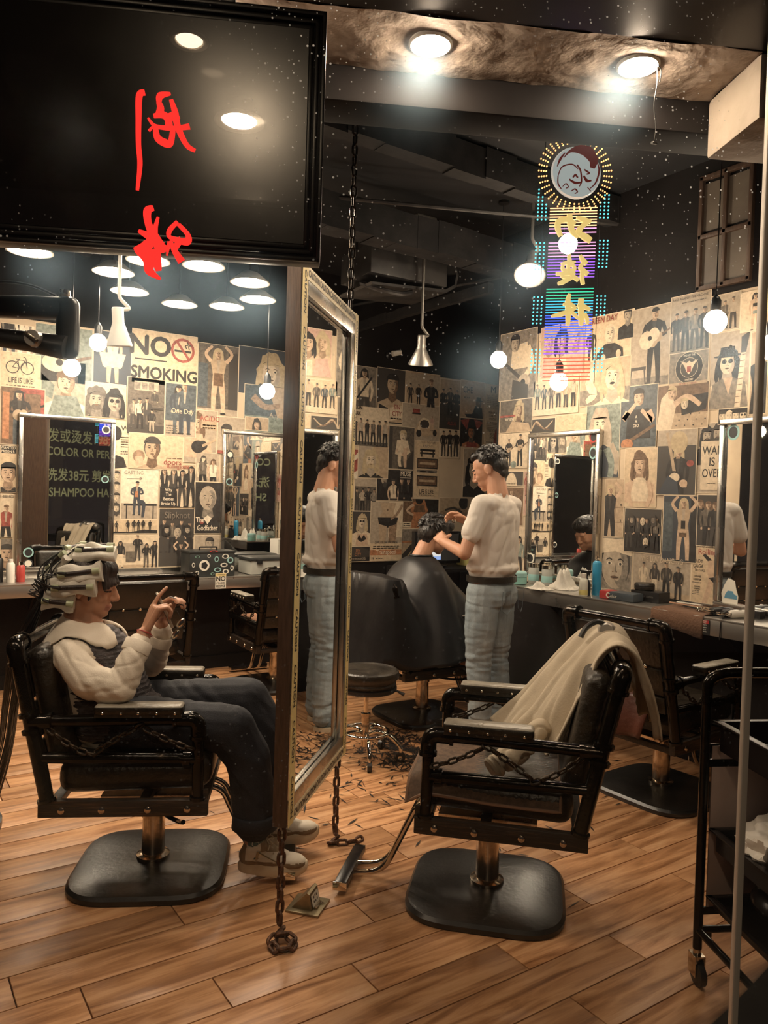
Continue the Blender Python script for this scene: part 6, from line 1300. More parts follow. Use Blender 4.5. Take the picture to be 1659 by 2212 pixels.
# ================================================================== lamps
emis('canopy_glow', (1.0, .74, .48), 330.0); emis('canopy_dim', (1.0, .72, .46), 40.0)
def lamp_disc(p, label):
    t = thing('pendant_lamp', label, 'lamp', p, group='round dish lamps under the ceiling')
    MB().lathe([(.030, .055), (.050, .050), (.085, .022), (.118, -.004), (.120, -.010), (.112, -.010), (.080, .012), (.045, .030), (0, .034)], 28).build('shade', 'enamel_white', t)
    MB().lathe([(.0, -.012), (.035, -.010), (.062, -.002), (.072, .010), (.05, .026), (0, .028)], 24).build('lamp_glass', 'lamp_glow', t)
    MB().cyl((0, 0, .05), (0, 0, CEIL-p[2]), .006, n=8).build('stem', 'plastic_black', t); MB().lathe([(.04, CEIL-p[2]-.012), (.04, CEIL-p[2]), (0, CEIL-p[2])], 16).build('canopy', 'plastic_black', t)
dn = ['above the perm machine arm', 'over the left mirror, left of the red lettering', 'just below the reflected red letters', 'between the red letters and the black panel corner', 'beside the standing mirror top, larger one', 'over the white cone spotlight', 'farthest back above the NO SMOKING sign', 'above the blonde poster, close to the wall', 'beside the standing mirror top, behind a larger one']
for (x, y), n_ in zip(((65, 540), (245, 585), (320, 560), (440, 572), (540, 608), (280, 627), (388, 655), (490, 660), (557, 645)), dn):
    p = at_z(x, y, 2.68); lamp_disc((p.x, p.y, 2.68), 'added unseen dish lamp '+n_)
for (x, y), n_ in zip(((150, 400), (390, 360), (600, 420)), ('over the window side of the woman', 'behind the middle of the black board', 'behind the black board corner')):  # added lamps hidden by the board, to brighten the floor and the woman
    p = at_z(x, y, 2.75); lamp_disc((p.x, p.y, 2.75), 'added unseen dish lamp '+n_)
def lamp_bulb(p, label, r=.052):
    t = thing('globe_pendant', label, 'lamp', p, group='globe bulbs on cords')
    MB().ell((0, 0, 0), (r, r, r*1.04), 18, 12).build('globe', 'bulb_glow', t)
    MB().lathe([(.018, r*.9), (.024, r*.98), (.024, r+.045), (.016, r+.060), (.005, r+.075)], 14).build('socket', 'plastic_black', t)
    MB().cyl((0, 0, r+.07), (0, 0, CEIL-p[2]), .0028, n=6).build('cord', 'plastic_black', t); MB().lathe([(.035, CEIL-p[2]-.015), (.035, CEIL-p[2]), (0, CEIL-p[2])], 14).build('canopy', 'plastic_black', t)
for (x, y, d), n_ in zip(((155, 795, 4.7), (212, 740, 4.8), (577, 845, 5.2), (1077, 777, 4.9), (1207, 825, 4.5), (1545, 695, 3.6), (1664, 750, 3.4), (1227, 527, 4.3)),
        ('before the girl in pale green', 'beside the white cone spotlight', 'before the blond profile poster', 'before the bent guitarist poster', 'below the reflected street sign', 'before the poster of a band in coats', 'by the steel window post', 'high up behind the gold characters')):
    p = at_d(x, y, d); lamp_bulb(tuple(p), 'bright globe bulb on a cord '+n_)
def spot(p, label, m, aim, r=.075, lit=False):
    t = thing('spotlight', label, 'lamp', p); z = Vector(aim).normalized(); x = z.orthogonal().normalized(); y = z.cross(x); M = Matrix(((x.x, y.x, z.x, 0), (x.y, y.y, z.y, 0), (x.z, y.z, z.z, 0), (0, 0, 0, 1)))
    MB().lathe([(.0, -.10), (.026, -.098), (.030, -.09), (.030, -.02), (.036, .0), (r, .095), (r, .102), (r-.006, .102), (.03, .0), (0, -.01)], 24, 0, M).build('shade', m, t)
    MB().ell(M @ Vector((0, 0, .05)), (.024, .024, .03), 12, 8).build('lamp_glass', 'lamp_glow' if lit else 'plastic_white', t)
    h = CEIL-p[2]; MB().tube(arc_path([M @ Vector((0, 0, -.085)), (.06, 0, .10), (.0, 0, .15), (0, 0, h)], .02), .010, 8).build('arm', m, t); MB().box((0, 0, h-.012), (.16, .05, .024), bev=.004).build('base', m, t)
p = at_d(256, 705, 4.05); spot(tuple(p), 'white cone spotlight hanging above the dancer poster', 'enamel_white', (.1, .1, -1), .066)
p = at_d(910, 755, 5.2); spot(tuple(p), 'grey metal cone spotlight over the middle of the back wall', 'grey_metal', (.15, .25, -1), .085)
p = at_d(1147, 592, 4.7); spot((p.x, p.y, p.z+.06), 'lit round spotlight tilted toward the room below the dark beam', 'grey_metal', (-.42, -.34, -.8), .095, True)
# recessed downlights in the plaster soffit
for a in (-1.5, -.85, -.24, .332, .901):
    p = W(a, 2.008, 2.602); t = thing('downlight', {True: 'recessed round downlight in the plaster soffit beside the black panel', False: 'recessed round downlight in the plaster soffit near the hanging wires'}[a < .5] if a > 0 else 'recessed round downlight in the plaster soffit behind the black panel', 'lamp', tuple(p), group='recessed downlights in the soffit')
    MB().lathe([(.056, .004), (.058, -.006), (.052, -.010), (.042, -.006), (.038, .004)], 28).build('trim_ring', 'enamel_white', t)
    MB().lathe([(.0, -.030), (.018, -.027), (.032, -.016), (.037, -.003), (0, .004)], 24).build('lamp_glass', 'down_glow', t)
# loose wires by the soffit
wm = MB(); q = W(.945, 1.99, 2.60); wm.tube(catmull([q, q+Vector((.005, 0, -.05)), q+Vector((.0, .004, -.11)), q+Vector((.006, 0, -.17)), q+Vector((0, 0, -.215))], 5), .0016, 5); wm.tube(catmull([q+Vector((.0, 0, 0)), q+Vector((.02, 0, -.015)), q+Vector((.018, .002, -.045))], 4), .0016, 5); wm.tube([q+Vector((-.008, 0, -.215)), q+Vector((.010, 0, -.212))], .004, 6)
tag(wm.build('loose_wire', 'plastic_black'), 'loose electric wires dangling from the plaster soffit', 'wire')
# ================================================================== ceiling services
def beam(name, a, b, w, h, m, label, cat='beam'):
    a = Vector(a); b = Vector(b); d = b-a; ang = atan2(d.y, d.x); mb = MB(); L = d.length; n = 14
    for k in range(n):   # rough cast beam in short uneven lengths
        x0, x1 = L*k/n, L*(k+1)/n; j = random.uniform(-.006, .006)
        mb.box(((x0+x1)/2, 0, j), (x1-x0+.004, w+j, h), 0)
    mt = Matrix.Translation(a) @ Matrix.Rotation(ang, 4, 'Z') @ Matrix.Rotation(-math.asin(d.z/L), 4, 'Y'); m2 = MB().add(mb, mt); o = m2.build(name, m); o['kind'] = 'structure'; return o
beam('beam', at_z(640, 440, 3.05), at_z(1230, 600, 3.05), .16, .20, 'beam_dark', 'x')
beam('beam', Vector((1.0, 3.2, 3.2)), Vector((4.0, 3.2, 3.2)), .10, .16, 'beam_dark', 'x')
beam('beam', at_z(1290, 575, 3.05), at_z(1680, 470, 3.05), .06, .08, 'beam_dark', 'x')
beam('beam', at_z(1300, 600, 2.95), at_z(1500, 640, 2.95), .05, .05, 'beam_dark', 'x')
beam('beam', at_z(745, 715, 2.85), at_z(1060, 620, 2.85), .05, .07, 'beam_dark', 'x')
beam('beam', at_z(0, 585, 3.1), at_z(640, 705, 3.1), .07, .10, 'beam_dark', 'x')
for i_, (a, b) in enumerate((((705, 425), (1659, 515)), ((720, 470), (1130, 560)), ((720, 478), (1130, 566)), ((760, 660), (1180, 580)))):
    MB().tube([at_z(*a, 3.12-.02*i_), at_z(*b, 3.12-.02*i_)], .012, 8).build('conduit', 'duct_grey')['kind'] = 'structure'
def make_ac():
    p = at_z(850, 625, 2.86); t = thing('air_duct_unit', 'dark sheet metal air unit with rolled edge under the ceiling', 'air unit', (p.x, p.y, 2.86), YAW*-1+.55)
    MB().box((0, 0, .12), (.62, .42, .20), bev=.01).build('housing', 'duct_grey', t)
    m = MB(); pr = [(.30, .22), (.36, .20), (.40, .12), (.38, .03), (.30, -.02), (-.30, -.06), (-.31, -.045), (.29, .0), (.365, .045), (.38, .12), (.345, .185), (.30, .205)]
    m.prism(pr, -.22, .22, 0, Matrix(((1, 0, 0, 0), (0, 0, 1, 0), (0, 1, 0, 0), (0, 0, 0, 1)))); m.build('rolled_cover', 'duct_grey', t)
    for s in (-1, 1): MB().cyl((s*.25, .1, .2), (s*.25, .1, CEIL-2.86), .008, n=8).build('hanger_rod', 'duct_grey', t)
    MB().tube(catmull([(-.32, -.1, -.03), (-.22, -.2, -.08), (-.08, -.22, -.09), (.02, -.2, -.06)], 5), .018, 8).build('hose', 'duct_grey', t)
make_ac()
for k, (a, b, r) in enumerate((((20, 480), (150, 640), .07), ((120, 470), (240, 600), .05))):
    MB().tube([at_z(*a, 3.1), at_z(*b, 3.1)], r, 16).build('duct_pipe', 'duct_grey')['kind'] = 'structure'
# small high window over the right wall
wn = link('window_1', None); wn['kind'] = 'structure'; wn.location = (WALL_B, 2.44, 2.90)
for dy in (-.145, 0, .145): MB().box((-.012, dy, 0), (.03, .022, .62), bev=.003).build('window_bar', 'frame_wood', wn)
for dz in (-.30, -.02, .30): MB().box((-.012, 0, dz), (.03, .31, .024), bev=.003).build('window_rail', 'frame_wood', wn)
mat('frosted_pane', (.16, .13, .10), .5, 0, (.09, .07, .055), 3, (.35, .7))
for dy in (-.072, .072):
    for dz in (-.16, .14): MB().box((-.004, dy, dz), (.006, .125, .26), 0).build('window_pane', 'frosted_pane', wn)
# ceiling camera
p = at_y(838, 768, 5.80); t = thing('security_camera', 'tiny white security camera on the black strip above the posters', 'camera', (p.x, p.y, p.z))
MB().lathe([(.035, .0), (.035, .02), (.02, .03), (0, .03)], 14, 0, Matrix.Rotation(pi/2, 4, 'X')).build('mount', 'plastic_black', t); MB().tube([(0, -.03, 0), (.02, -.10, -.02)], .012, 8).build('neck', 'plastic_black', t); MB().tube([(-.02, -.10, -.0), (.06, -.12, .02)], [.026, .022], 14).build('camera_body', 'plastic_white', t)
# ================================================================== perm machine on its stand
def make_perm():
    c = at_d(-120, 700, 3.05); t = thing('perm_machine', 'black hair perm machine arm with chrome knob reaching in above the woman', 'perm machine', (c.x, c.y, 0), -YAW)
    z0 = c.z
    MB().lathe([(.24, 0), (.24, .03), (.05, .05), (.025, .07)], 24).build('stand_base', 'rubber_base', t); MB().cyl((0, 0, .06), (0, 0, z0+.12), .019, n=14).build('pole', 'chrome', t)
    a = MB(); a.add(rounded_pad((.26, 0, z0+.075), (.52, .075, .085), .022)); a.build('upper_arm', 'plastic_black', t)
    a = MB(); a.add(rounded_pad((.49, 0, z0-.0), (.085, .080, .245), .035, seg=4)); a.build('arm_end', 'plastic_black', t)
    a = MB(); a.tube([(.06, -.03, z0-.035), (.36, -.03, z0-.065), (.50, -.03, z0-.085)], [.032, .040, .048], 16); a.build('lower_arm', 'plastic_black', t)
    MB().tube([(.39, -.062, z0-.060), (.39, -.095, z0-.060)], [.034, .030], 14).build('knob', 'grey_metal', t); MB().box((.39, -.10, z0-.06), (.060, .012, .020), 0, rotm(0, .6, 0), .004).build('knob_grip', 'worn_chrome', t)
    MB().lathe([(.020, 0), (.022, .01), (.020, .035), (0, .038)], 14, 0, Matrix.Translation((.475, 0, z0+.112))).build('cap', 'worn_chrome', t)
    MB().tube(catmull([(.1, .0, z0+.12), (.2, .0, z0+.17), (.33, 0, z0+.165), (.44, 0, z0+.125)], 6), .006, 6).build('cable', 'plastic_black', t)
make_perm()
# ================================================================== black panel hung behind the window
def make_panel():
    t = thing('display_board', 'large glossy black display board hung behind the window glass', 'display board', tuple(W(0, 1.60, 1.893))); t.rotation_euler = (radians(3.4), 0, WA)
    x0, x1, z0, z1, y = -1.35, .048, 0, .490, 0
    MB().box(((x0+x1)/2, y+.03, (z0+z1)/2), (x1-x0, .05, z1-z0), bev=.003).build('back_box', 'gloss_black', t)
    MB().box(((x0+x1)/2, y+.002, (z0+z1)/2), (x1-x0-.07, .006, z1-z0-.07)).build('board_face', 'screen_black', t)
    for k, (o, d) in enumerate(((.0, .012), (.014, .009), (.026, .006))):
        for (a0, a1, b0, b1) in ((x0+o, x1-o, z0+o, z0+o+.009), (x0+o, x1-o, z1-o-.009, z1-o), (x0+o, x0+o+.009, z0+o, z1-o), (x1-o-.009, x1-o, z0+o, z1-o)):
            MB().box(((a0+a1)/2, y-d/2+.006, (b0+b1)/2), (a1-a0, d, b1-b0), bev=.002).build('frame_strip', 'gloss_black', t)
    for x in (-1.1, -.15): MB().box((x, y+.03, z1+.112), (.03, .02, .224), bev=.002).build('hanger', 'gloss_black', t)
make_panel()
# ================================================================== window glass and post
def glass_material():
    m = bpy.data.materials.new('window_glass'); m.use_nodes = True; nt = m.node_tree; N = nt.nodes; L = nt.links; N.clear()
    out = N.new('ShaderNodeOutputMaterial'); tr = N.new('ShaderNodeBsdfTransparent'); tr.inputs[0].default_value = (.985, .99, .985, 1)
    gl = N.new('ShaderNodeBsdfGlossy'); gl.inputs['Roughness'].default_value = 0.0; fr = N.new('ShaderNodeFresnel'); fr.inputs[0].default_value = 1.45
    mx = N.new('ShaderNodeMixShader'); L.new(fr.outputs[0], mx.inputs[0]); L.new(tr.outputs[0], mx.inputs[1]); L.new(gl.outputs[0], mx.inputs[2])
    tc = N.new('ShaderNodeTexCoord'); vo = N.new('ShaderNodeTexVoronoi'); vo.inputs['Scale'].default_value = 150; L.new(tc.outputs['Object'], vo.inputs['Vector'])
    sep = N.new('ShaderNodeSeparateColor'); L.new(vo.outputs['Color'], sep.inputs[0])
    th = N.new('ShaderNodeMath'); th.operation = 'MULTIPLY'; th.inputs[1].default_value = .22; L.new(sep.outputs[0], th.inputs[0])
    ls = N.new('ShaderNodeMath'); ls.operation = 'LESS_THAN'; L.new(vo.outputs['Distance'], ls.inputs[0]); L.new(th.outputs[0], ls.inputs[1])
    pn = N.new('ShaderNodeTexNoise'); pn.inputs['Scale'].default_value = 3.0; L.new(tc.outputs['Object'], pn.inputs['Vector'])
    pr = N.new('ShaderNodeMapRange'); pr.inputs[1].default_value = .45; pr.inputs[2].default_value = .65; pr.inputs[4].default_value = .75; L.new(pn.outputs[0], pr.inputs[0])
    sx_ = N.new('ShaderNodeSeparateXYZ'); L.new(tc.outputs['Object'], sx_.inputs[0]); hz = N.new('ShaderNodeMapRange'); hz.inputs[1].default_value = 1.45; hz.inputs[2].default_value = 1.85; hz.inputs[3].default_value = .05; L.new(sx_.outputs[2], hz.inputs[0]); mh = N.new('ShaderNodeMath'); mh.operation = 'MULTIPLY'; L.new(pr.outputs[0], mh.inputs[0]); L.new(hz.outputs[0], mh.inputs[1])
    ml = N.new('ShaderNodeMath'); ml.operation = 'MULTIPLY'; L.new(ls.outputs[0], ml.inputs[0]); L.new(mh.outputs[0], ml.inputs[1])
    ds = N.new('ShaderNodeBsdfTranslucent'); ds.inputs[0].default_value = (.8, .85, .9, 1)
    m2 = N.new('ShaderNodeMixShader'); L.new(ml.outputs[0], m2.inputs[0]); L.new(mx.outputs[0], m2.inputs[1]); L.new(ds.outputs[0], m2.inputs[2])
    # a thin film of dirt that spreads lamp light a little
    rf = N.new('ShaderNodeBsdfRefraction'); rf.inputs['Roughness'].default_value = .62; rf.inputs['IOR'].default_value = 1.10; rf.inputs[0].default_value = (.55, .80, 1, 1)
    m3 = N.new('ShaderNodeMixShader'); m3.inputs[0].default_value = .020; L.new(m2.outputs[0], m3.inputs[1]); L.new(rf.outputs[0], m3.inputs[2])
    L.new(m3.outputs[0], out.inputs[0]); MAT['window_glass'] = m
glass_material()
def pane(name, a0, a1):
    o = link(name, None); o['kind'] = 'structure'; mb = MB(); P = [W(a0, 1.0, .0), W(a1, 1.0, .0), W(a1, 1.0, 2.602), W(a0, 1.0, 2.602)]
    mb.poly(P); g = mb.build('glass', 'window_glass', o)
    return o
pane('window_2', -2.6, .634); pane('window_3', .648, 4.2)
wp = MB(); wbox(wp, .637, .6455, .994, 1.006, 0, 2.602, bev=.002); o = wp.build('trim_6', 'post_alu'); struct(o)
# reflected red street sign built as glowing letters on the glass, traced brush strokes
emis('reflected_red', (1.0, .030, .022), 1.15)
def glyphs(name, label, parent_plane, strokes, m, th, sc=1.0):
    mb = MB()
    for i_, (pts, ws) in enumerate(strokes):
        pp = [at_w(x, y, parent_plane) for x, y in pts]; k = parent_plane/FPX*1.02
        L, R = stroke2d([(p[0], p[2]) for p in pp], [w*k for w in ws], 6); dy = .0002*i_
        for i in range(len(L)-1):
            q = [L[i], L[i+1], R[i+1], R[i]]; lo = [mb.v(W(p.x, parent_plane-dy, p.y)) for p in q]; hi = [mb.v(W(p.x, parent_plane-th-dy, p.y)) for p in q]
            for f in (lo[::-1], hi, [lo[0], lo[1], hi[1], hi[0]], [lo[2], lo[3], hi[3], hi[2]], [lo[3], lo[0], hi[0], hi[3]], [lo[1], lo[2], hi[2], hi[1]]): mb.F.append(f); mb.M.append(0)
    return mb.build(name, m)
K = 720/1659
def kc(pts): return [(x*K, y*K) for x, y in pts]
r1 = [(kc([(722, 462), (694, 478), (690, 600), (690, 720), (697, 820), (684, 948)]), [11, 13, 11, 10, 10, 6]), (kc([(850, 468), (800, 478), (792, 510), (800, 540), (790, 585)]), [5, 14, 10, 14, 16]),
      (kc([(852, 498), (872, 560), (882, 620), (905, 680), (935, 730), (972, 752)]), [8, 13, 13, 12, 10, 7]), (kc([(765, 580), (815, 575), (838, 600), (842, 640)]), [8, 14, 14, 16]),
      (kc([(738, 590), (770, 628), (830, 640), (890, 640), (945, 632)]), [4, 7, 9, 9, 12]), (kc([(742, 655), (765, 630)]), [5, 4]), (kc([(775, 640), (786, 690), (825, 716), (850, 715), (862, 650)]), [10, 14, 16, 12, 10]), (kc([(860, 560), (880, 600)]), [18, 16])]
o = glyphs('reflected_letter', '', 1.006, r1, 'reflected_red', .0015); tag(o, 'reflected red street sign character with one long stroke on the window glass', 'lettering', 'reflected red sign characters on the window glass')
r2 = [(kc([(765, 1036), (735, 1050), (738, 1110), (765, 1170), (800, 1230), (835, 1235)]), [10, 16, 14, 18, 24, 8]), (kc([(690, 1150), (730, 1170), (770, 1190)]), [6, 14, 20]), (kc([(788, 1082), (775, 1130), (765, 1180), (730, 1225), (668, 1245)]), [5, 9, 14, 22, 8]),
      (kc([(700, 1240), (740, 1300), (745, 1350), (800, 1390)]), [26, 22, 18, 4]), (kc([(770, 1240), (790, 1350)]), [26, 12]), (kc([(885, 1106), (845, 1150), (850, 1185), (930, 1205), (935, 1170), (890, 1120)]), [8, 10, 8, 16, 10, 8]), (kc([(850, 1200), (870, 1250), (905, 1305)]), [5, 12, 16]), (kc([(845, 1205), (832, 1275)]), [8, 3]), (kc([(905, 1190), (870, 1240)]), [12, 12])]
o = glyphs('reflected_letter', '', 1.006, r2, 'reflected_red', .0015); tag(o, 'reflected red street sign character with spreading strokes low on the window glass, before the dish lamps', 'lettering', 'reflected red sign characters on the window glass')
# pale green price lettering on the pane right of the post, read from the street
mat('letter_green', (.40, .46, .28), .6)
for (txt, a, z, s, sx) in (('染发或烫发198元', 2.35, 2.10, .20, .95), ('COLOR OR PERM', 2.42, 1.885, .165, .95), ('洗发38元 剪发', 2.38, 1.55, .19, .95), ('SHAMPOO HAIRCUT', 2.62, 1.31, .175, .93)):
    tm = text_mb(txt, s, .014, 'CENTER', sx); mb = MB().add(tm, Matrix(((WX.x, 0, WY.x, 0), (WX.y, 0, WY.y, 0), (0, 1, 0, 0), (0, 0, 0, 1)))); c = W(a, 1.004, z)
    o = mb.build('window_lettering', 'letter_green'); o.location = c; tag(o, 'pale green window lettering reading '+{'C': 'color or perm', 'S': 'shampoo haircut'}.get(txt[0], 'a Chinese colour and perm price' if 'COLOR' in txt or '198' in txt else 'a Chinese shampoo price'), 'lettering', 'green price lettering on the window')
# ================================================================== street sign reflected in the glass, built as a glowing sign indoors (gold characters, LED bars)
def make_reflected_sign():
    D = 3.0; t = thing('reflected_sign', 'reflection of a tall LED street sign, built hanging indoors, with round emblem, coloured bars and gold characters', 'sign', (0, 0, 0))
    emis('led_warm', (1, .42, .12), 3.2); emis('led_cyan', (.10, .62, .68), 2.2); emis('led_pink', (.85, .35, .62), 1.6); emis('led_blue', (.05, .10, .95), 2.0); emis('led_green', (.05, .55, .30), 1.3); emis('led_red', (.9, .16, .08), 1.0); emis('led_orange', (1, .50, .22), 2.2); emis('led_purple', (.30, .10, .80), 1.6); emis('led_teal', (.05, .40, .60), 1.8)
    mat('gold_letter', (.62, .47, .18), .45, 0, emit=(.70, .50, .16), estr=1.0); mat('emblem_disc', (.50, .50, .46), .3, .3, emit=(.50, .55, .52), estr=.55); mat('emblem_red', (.16, .02, .012), .4, emit=(.25, .03, .02), estr=.25); mat('sign_wire', (.02, .02, .02), .5)
    S = 260/1027
    def Q(x, y, d=0.0): a = at_w(1120+x*S, 300+y*S, D); return W(a[0], D-d, a[2])
    # emblem
    c = at_w(1243, 375, D); R = 55*D*1.03/FPX
    M = Matrix(((WX.x, 0, -WY.x, W(c[0], D, 0).x), (WX.y, 0, -WY.y, W(c[0], D, 0).y), (0, 1, 0, c[2]), (0, 0, 0, 1)))
    em = MB().lathe([(R, 0), (R*1.0, .008), (R*.96, .014), (0, .014)], 40, 0, M).build('emblem', 'emblem_disc', t)
    def mark(strokes, m, nm):
        mb = MB()
        for pts, ws in strokes: stroke_into(mb, [(x*R, y*R) for x, y in pts], [w*R for w in ws], .002, 0, M @ Matrix.Translation((0, 0, .0142)))
        mb.build(nm, m, em)
    mark([([(-.55, .50), (-.30, .78), (.10, .88), (.45, .78), (.66, .50), (.62, .20)], [.02, .10, .34, .46, .36, .18])], 'emblem_red', 'emblem_mark')
    mark([([(-.80, .15), (-.68, .45), (-.50, .70)], [.02, .10, .04]), ([(.0, .28), (.15, .05), (.20, -.35), (.12, -.55)], [.05, .06, .06, .03]), ([(-.75, -.20), (-.60, .15), (-.20, .28), (.05, .12)], [.03, .05, .05, .03]), ([(-.75, -.2), (-.74, -.5), (-.6, -.7)], [.04, .05, .03]), ([(.82, .45), (.90, .1), (.78, -.35), (.55, -.6)], [.02, .07, .06, .03]), ([(-.30, -.30), (-.05, -.42), (.20, -.38)], [.05, .10, .05]), ([(-.15, -.22), (-.05, -.12), (.05, -.22)], [.05, .09, .05]), ([(.28, -.12), (.42, -.30), (.60, -.28)], [.06, .12, .05]), ([(.30, .12), (.5, .0), (.40, -.05)], [.05, .07, .04]), ([(-.55, -.6), (-.42, -.48), (-.32, -.60), (-.42, -.66)], [.03, .04, .04, .03]), ([(-.2, -.75), (-.05, -.66), (.05, -.76), (-.05, -.84)], [.03, .05, .05, .03]), ([(.45, -.55), (.6, -.7)], [.03, .03])], 'emblem_red', 'emblem_mark')
    dots = MB(); dot = lambda mb, p, r: mb.ell(p, (r, r, r), 6, 4)
    for k in range(40):
        a = 2*pi*k/40
        for j in range(4): dot(dots, M @ Vector(((R*1.18+R*.10*j)*cos(a), (R*1.18+R*.10*j)*sin(a), 0)), .0034)
    dots.build('ray_leds', 'led_warm', t)['kind'] = 'stuff'
    dots = MB()
    for (x0, y0, n) in ((176, 432, 9), (705, 480, 7), (152, 888, 8), (694, 868, 8), (133, 1350, 8), (672, 1342, 6), (115, 1800, 7), (650, 1790, 7)):
        for i in range(3):
            for j in range(n):
                if y0 < 500 and ((x0 < 400 and j < i*2) or (x0 > 400 and j < (2-i)*2-2)): continue
                dot(dots, Q(x0+i*34-j*1.6, y0+j*32), .0036)
    dots.build('side_leds', 'led_cyan', t)['kind'] = 'stuff'
    def bars(y0, y1, n, m, xa=270, xb=672):
        for k in range(n):
            y = y0+(y1-y0)*k/max(1, n-1); sh = -(y-600)*.045
            MB().tube([Q(xa+sh, y+4), Q(xb+sh, y-4)], .0022, 6).build('led_bar', m, t)
    bars(590, 740, 7, 'led_orange'); bars(765, 800, 2, 'led_pink'); bars(885, 1000, 5, 'led_pink'); bars(1025, 1180, 7, 'led_purple'); bars(1280, 1360, 4, 'led_green'); bars(1385, 1480, 5, 'led_teal'); bars(1505, 1690, 9, 'led_blue'); bars(1715, 1830, 5, 'led_purple'); bars(1870, 2060, 7, 'led_red')
    def gold(strokes, nm='gold_character'):
        mb = MB(); k = D*1.02/FPX*S
        for i_, (pts, ws) in enumerate(strokes):
            pp = [Q(x, y) for x, y in pts]; L, Rr = stroke2d([(p.dot(WX), p.z) for p in pp], [w*k for w in ws], 5); dy = .0003*i_
            for i in range(len(L)-1):
                q = [L[i], L[i+1], Rr[i+1], Rr[i]]; lo = [mb.v(W(p.x, D-.008-dy, p.y)) for p in q]; hi = [mb.v(W(p.x, D-.018-dy, p.y)) for p in q]
                for f in (lo[::-1], hi, [lo[0], lo[1], hi[1], hi[0]], [lo[2], lo[3], hi[3], hi[2]], [lo[3], lo[0], hi[0], hi[3]], [lo[1], lo[2], hi[2], hi[1]]): mb.F.append(f); mb.M.append(0)
        mb.build(nm, 'gold_letter', t)
    gold([([(425, 655), (430, 720), (450, 800), (500, 850)], [40, 50, 44, 30]), ([(475, 735), (400, 700), (335, 715), (325, 770), (350, 840)], [30, 46, 50, 46, 34]), ([(485, 680), (540, 700), (605, 720)], [20, 44, 30]), ([(575, 720), (530, 760), (500, 800), (520, 830)], [40, 44, 50, 50]), ([(500, 815), (560, 850), (605, 880)], [40, 60, 46])])
    gold([([(515, 1000), (535, 1040), (572, 1075)], [18, 40, 36]), ([(545, 1060), (520, 1110), (580, 1165)], [20, 40, 40]), ([(535, 1120), (530, 1190), (540, 1250)], [30, 34, 30]), ([(420, 995), (425, 1050), (440, 1080)], [24, 34, 30]), ([(355, 1080), (410, 1065), (475, 1060)], [30, 30, 14]), ([(365, 1090), (375, 1130), (460, 1130), (455, 1090), (400, 1085)], [26, 30, 30, 26, 26]), ([(310, 1160), (390, 1160), (470, 1150)], [30, 34, 30]), ([(410, 1090), (430, 1160), (500, 1215)], [26, 30, 36]), ([(325, 1245), (370, 1230), (450, 1195)], [24, 40, 20]), ([(340, 1150), (370, 1190), (430, 1190)], [14, 26, 20])])
    gold([([(425, 1330), (410, 1400), (415, 1480), (410, 1600)], [24, 44, 48, 30]), ([(270, 1520), (340, 1505), (420, 1480), (480, 1450)], [20, 40, 40, 20]), ([(370, 1420), (430, 1420), (475, 1450)], [20, 36, 24]), ([(430, 1480), (470, 1510), (500, 1545)], [26, 30, 14]), ([(525, 1370), (520, 1440), (525, 1520), (520, 1600)], [44, 46, 50, 30]), ([(490, 1430), (545, 1440), (600, 1465)], [20, 40, 24]), ([(545, 1500), (570, 1540), (575, 1590)], [40, 36, 20])])
    # added wires that hang the reflected sign from the ceiling, and carrier rails
    for x in (215, 700):
        a = Q(x, 560); MB().cyl(a, Vector((a.x, a.y, CEIL)), .0015, n=6).build('hanging_wire', 'sign_wire', t); b = Q(x-55, 2080); MB().cyl(a, b, .0015, n=6).build('carrier_wire', 'sign_wire', t)
make_reflected_sign()

# ================================================================== street canopy with its own downlights (seen only as reflections)
struct(wbox(MB(), -3.0, 4.6, -3.2, .895, 3.50, 3.62).build('canopy_roof', 'ceiling_dark'))
struct(wbox(MB(), -3.0, 4.6, -3.2, -3.1, 3.3, 3.50).build('canopy_edge', 'gloss_black'))
for (a, b) in ((-.34, -2.45), (-.52, -1.70)):
    t = thing('canopy_light', ('large' if b < -2 else 'small')+' round downlight under the street canopy in front of the shop window', 'lamp', tuple(W(a, b, 3.50)), group='street canopy lights')
    k = 1.6 if b < -2 else 1.0; MB().lathe([(.085*k, .0), (.088*k, -.010), (.080*k, -.016), (.066*k, -.010), (.062*k, 0)], 28).build('trim_ring', 'enamel_white', t); MB().lathe([(0, -.012), (.055*k, -.010), (.062*k, -.002), (0, 0)], 24).build('lamp_glass', 'canopy_glow' if b < -2 else 'canopy_dim', t)
# ================================================================== things on the right counter
def on_B(x, y, xmax=3.735, xmin=3.50): p = at_z(x, y, ZB); return (min(max(p.x, xmin), xmax), p.y if p.x <= xmax else at_x(x, y, xmax).y, ZB)
mat('teal_glass', (.22, .45, .40), .15, 0, coat=.5); mat('aero_blue', (.04, .30, .52), .25, 0, coat=.5); mat('bottle_white', (.70, .70, .60), .35); mat('label_yellow', (.62, .55, .20), .5); mat('box_red', (.45, .05, .05), .4); mat('box_slate', (.06, .075, .09), .4); mat('towel_brown', (.16, .085, .05), .95, 0, (.12, .062, .036), 14, bump=.5, bscale=90)
mat('clear_plastic', (.40, .40, .36), .2, 0, spec=.6); mat('tool_box', (.022, .024, .024), .4, 0, (.035, .037, .036), 8); mat('can_red', (.40, .05, .04), .35)
t = thing('cream_jar', 'round teal cream jar with pale lid on the steel counter', 'jar', on_B(1122, 1262)); MB().lathe([(.040, 0), (.048, .006), (.048, .045), (.044, .050), (0, .050)], 24).build('pot', 'teal_glass', t); MB().lathe([(.049, .050), (.049, .075), (.040, .086), (0, .087)], 24).build('lid', 'st_teal', t)
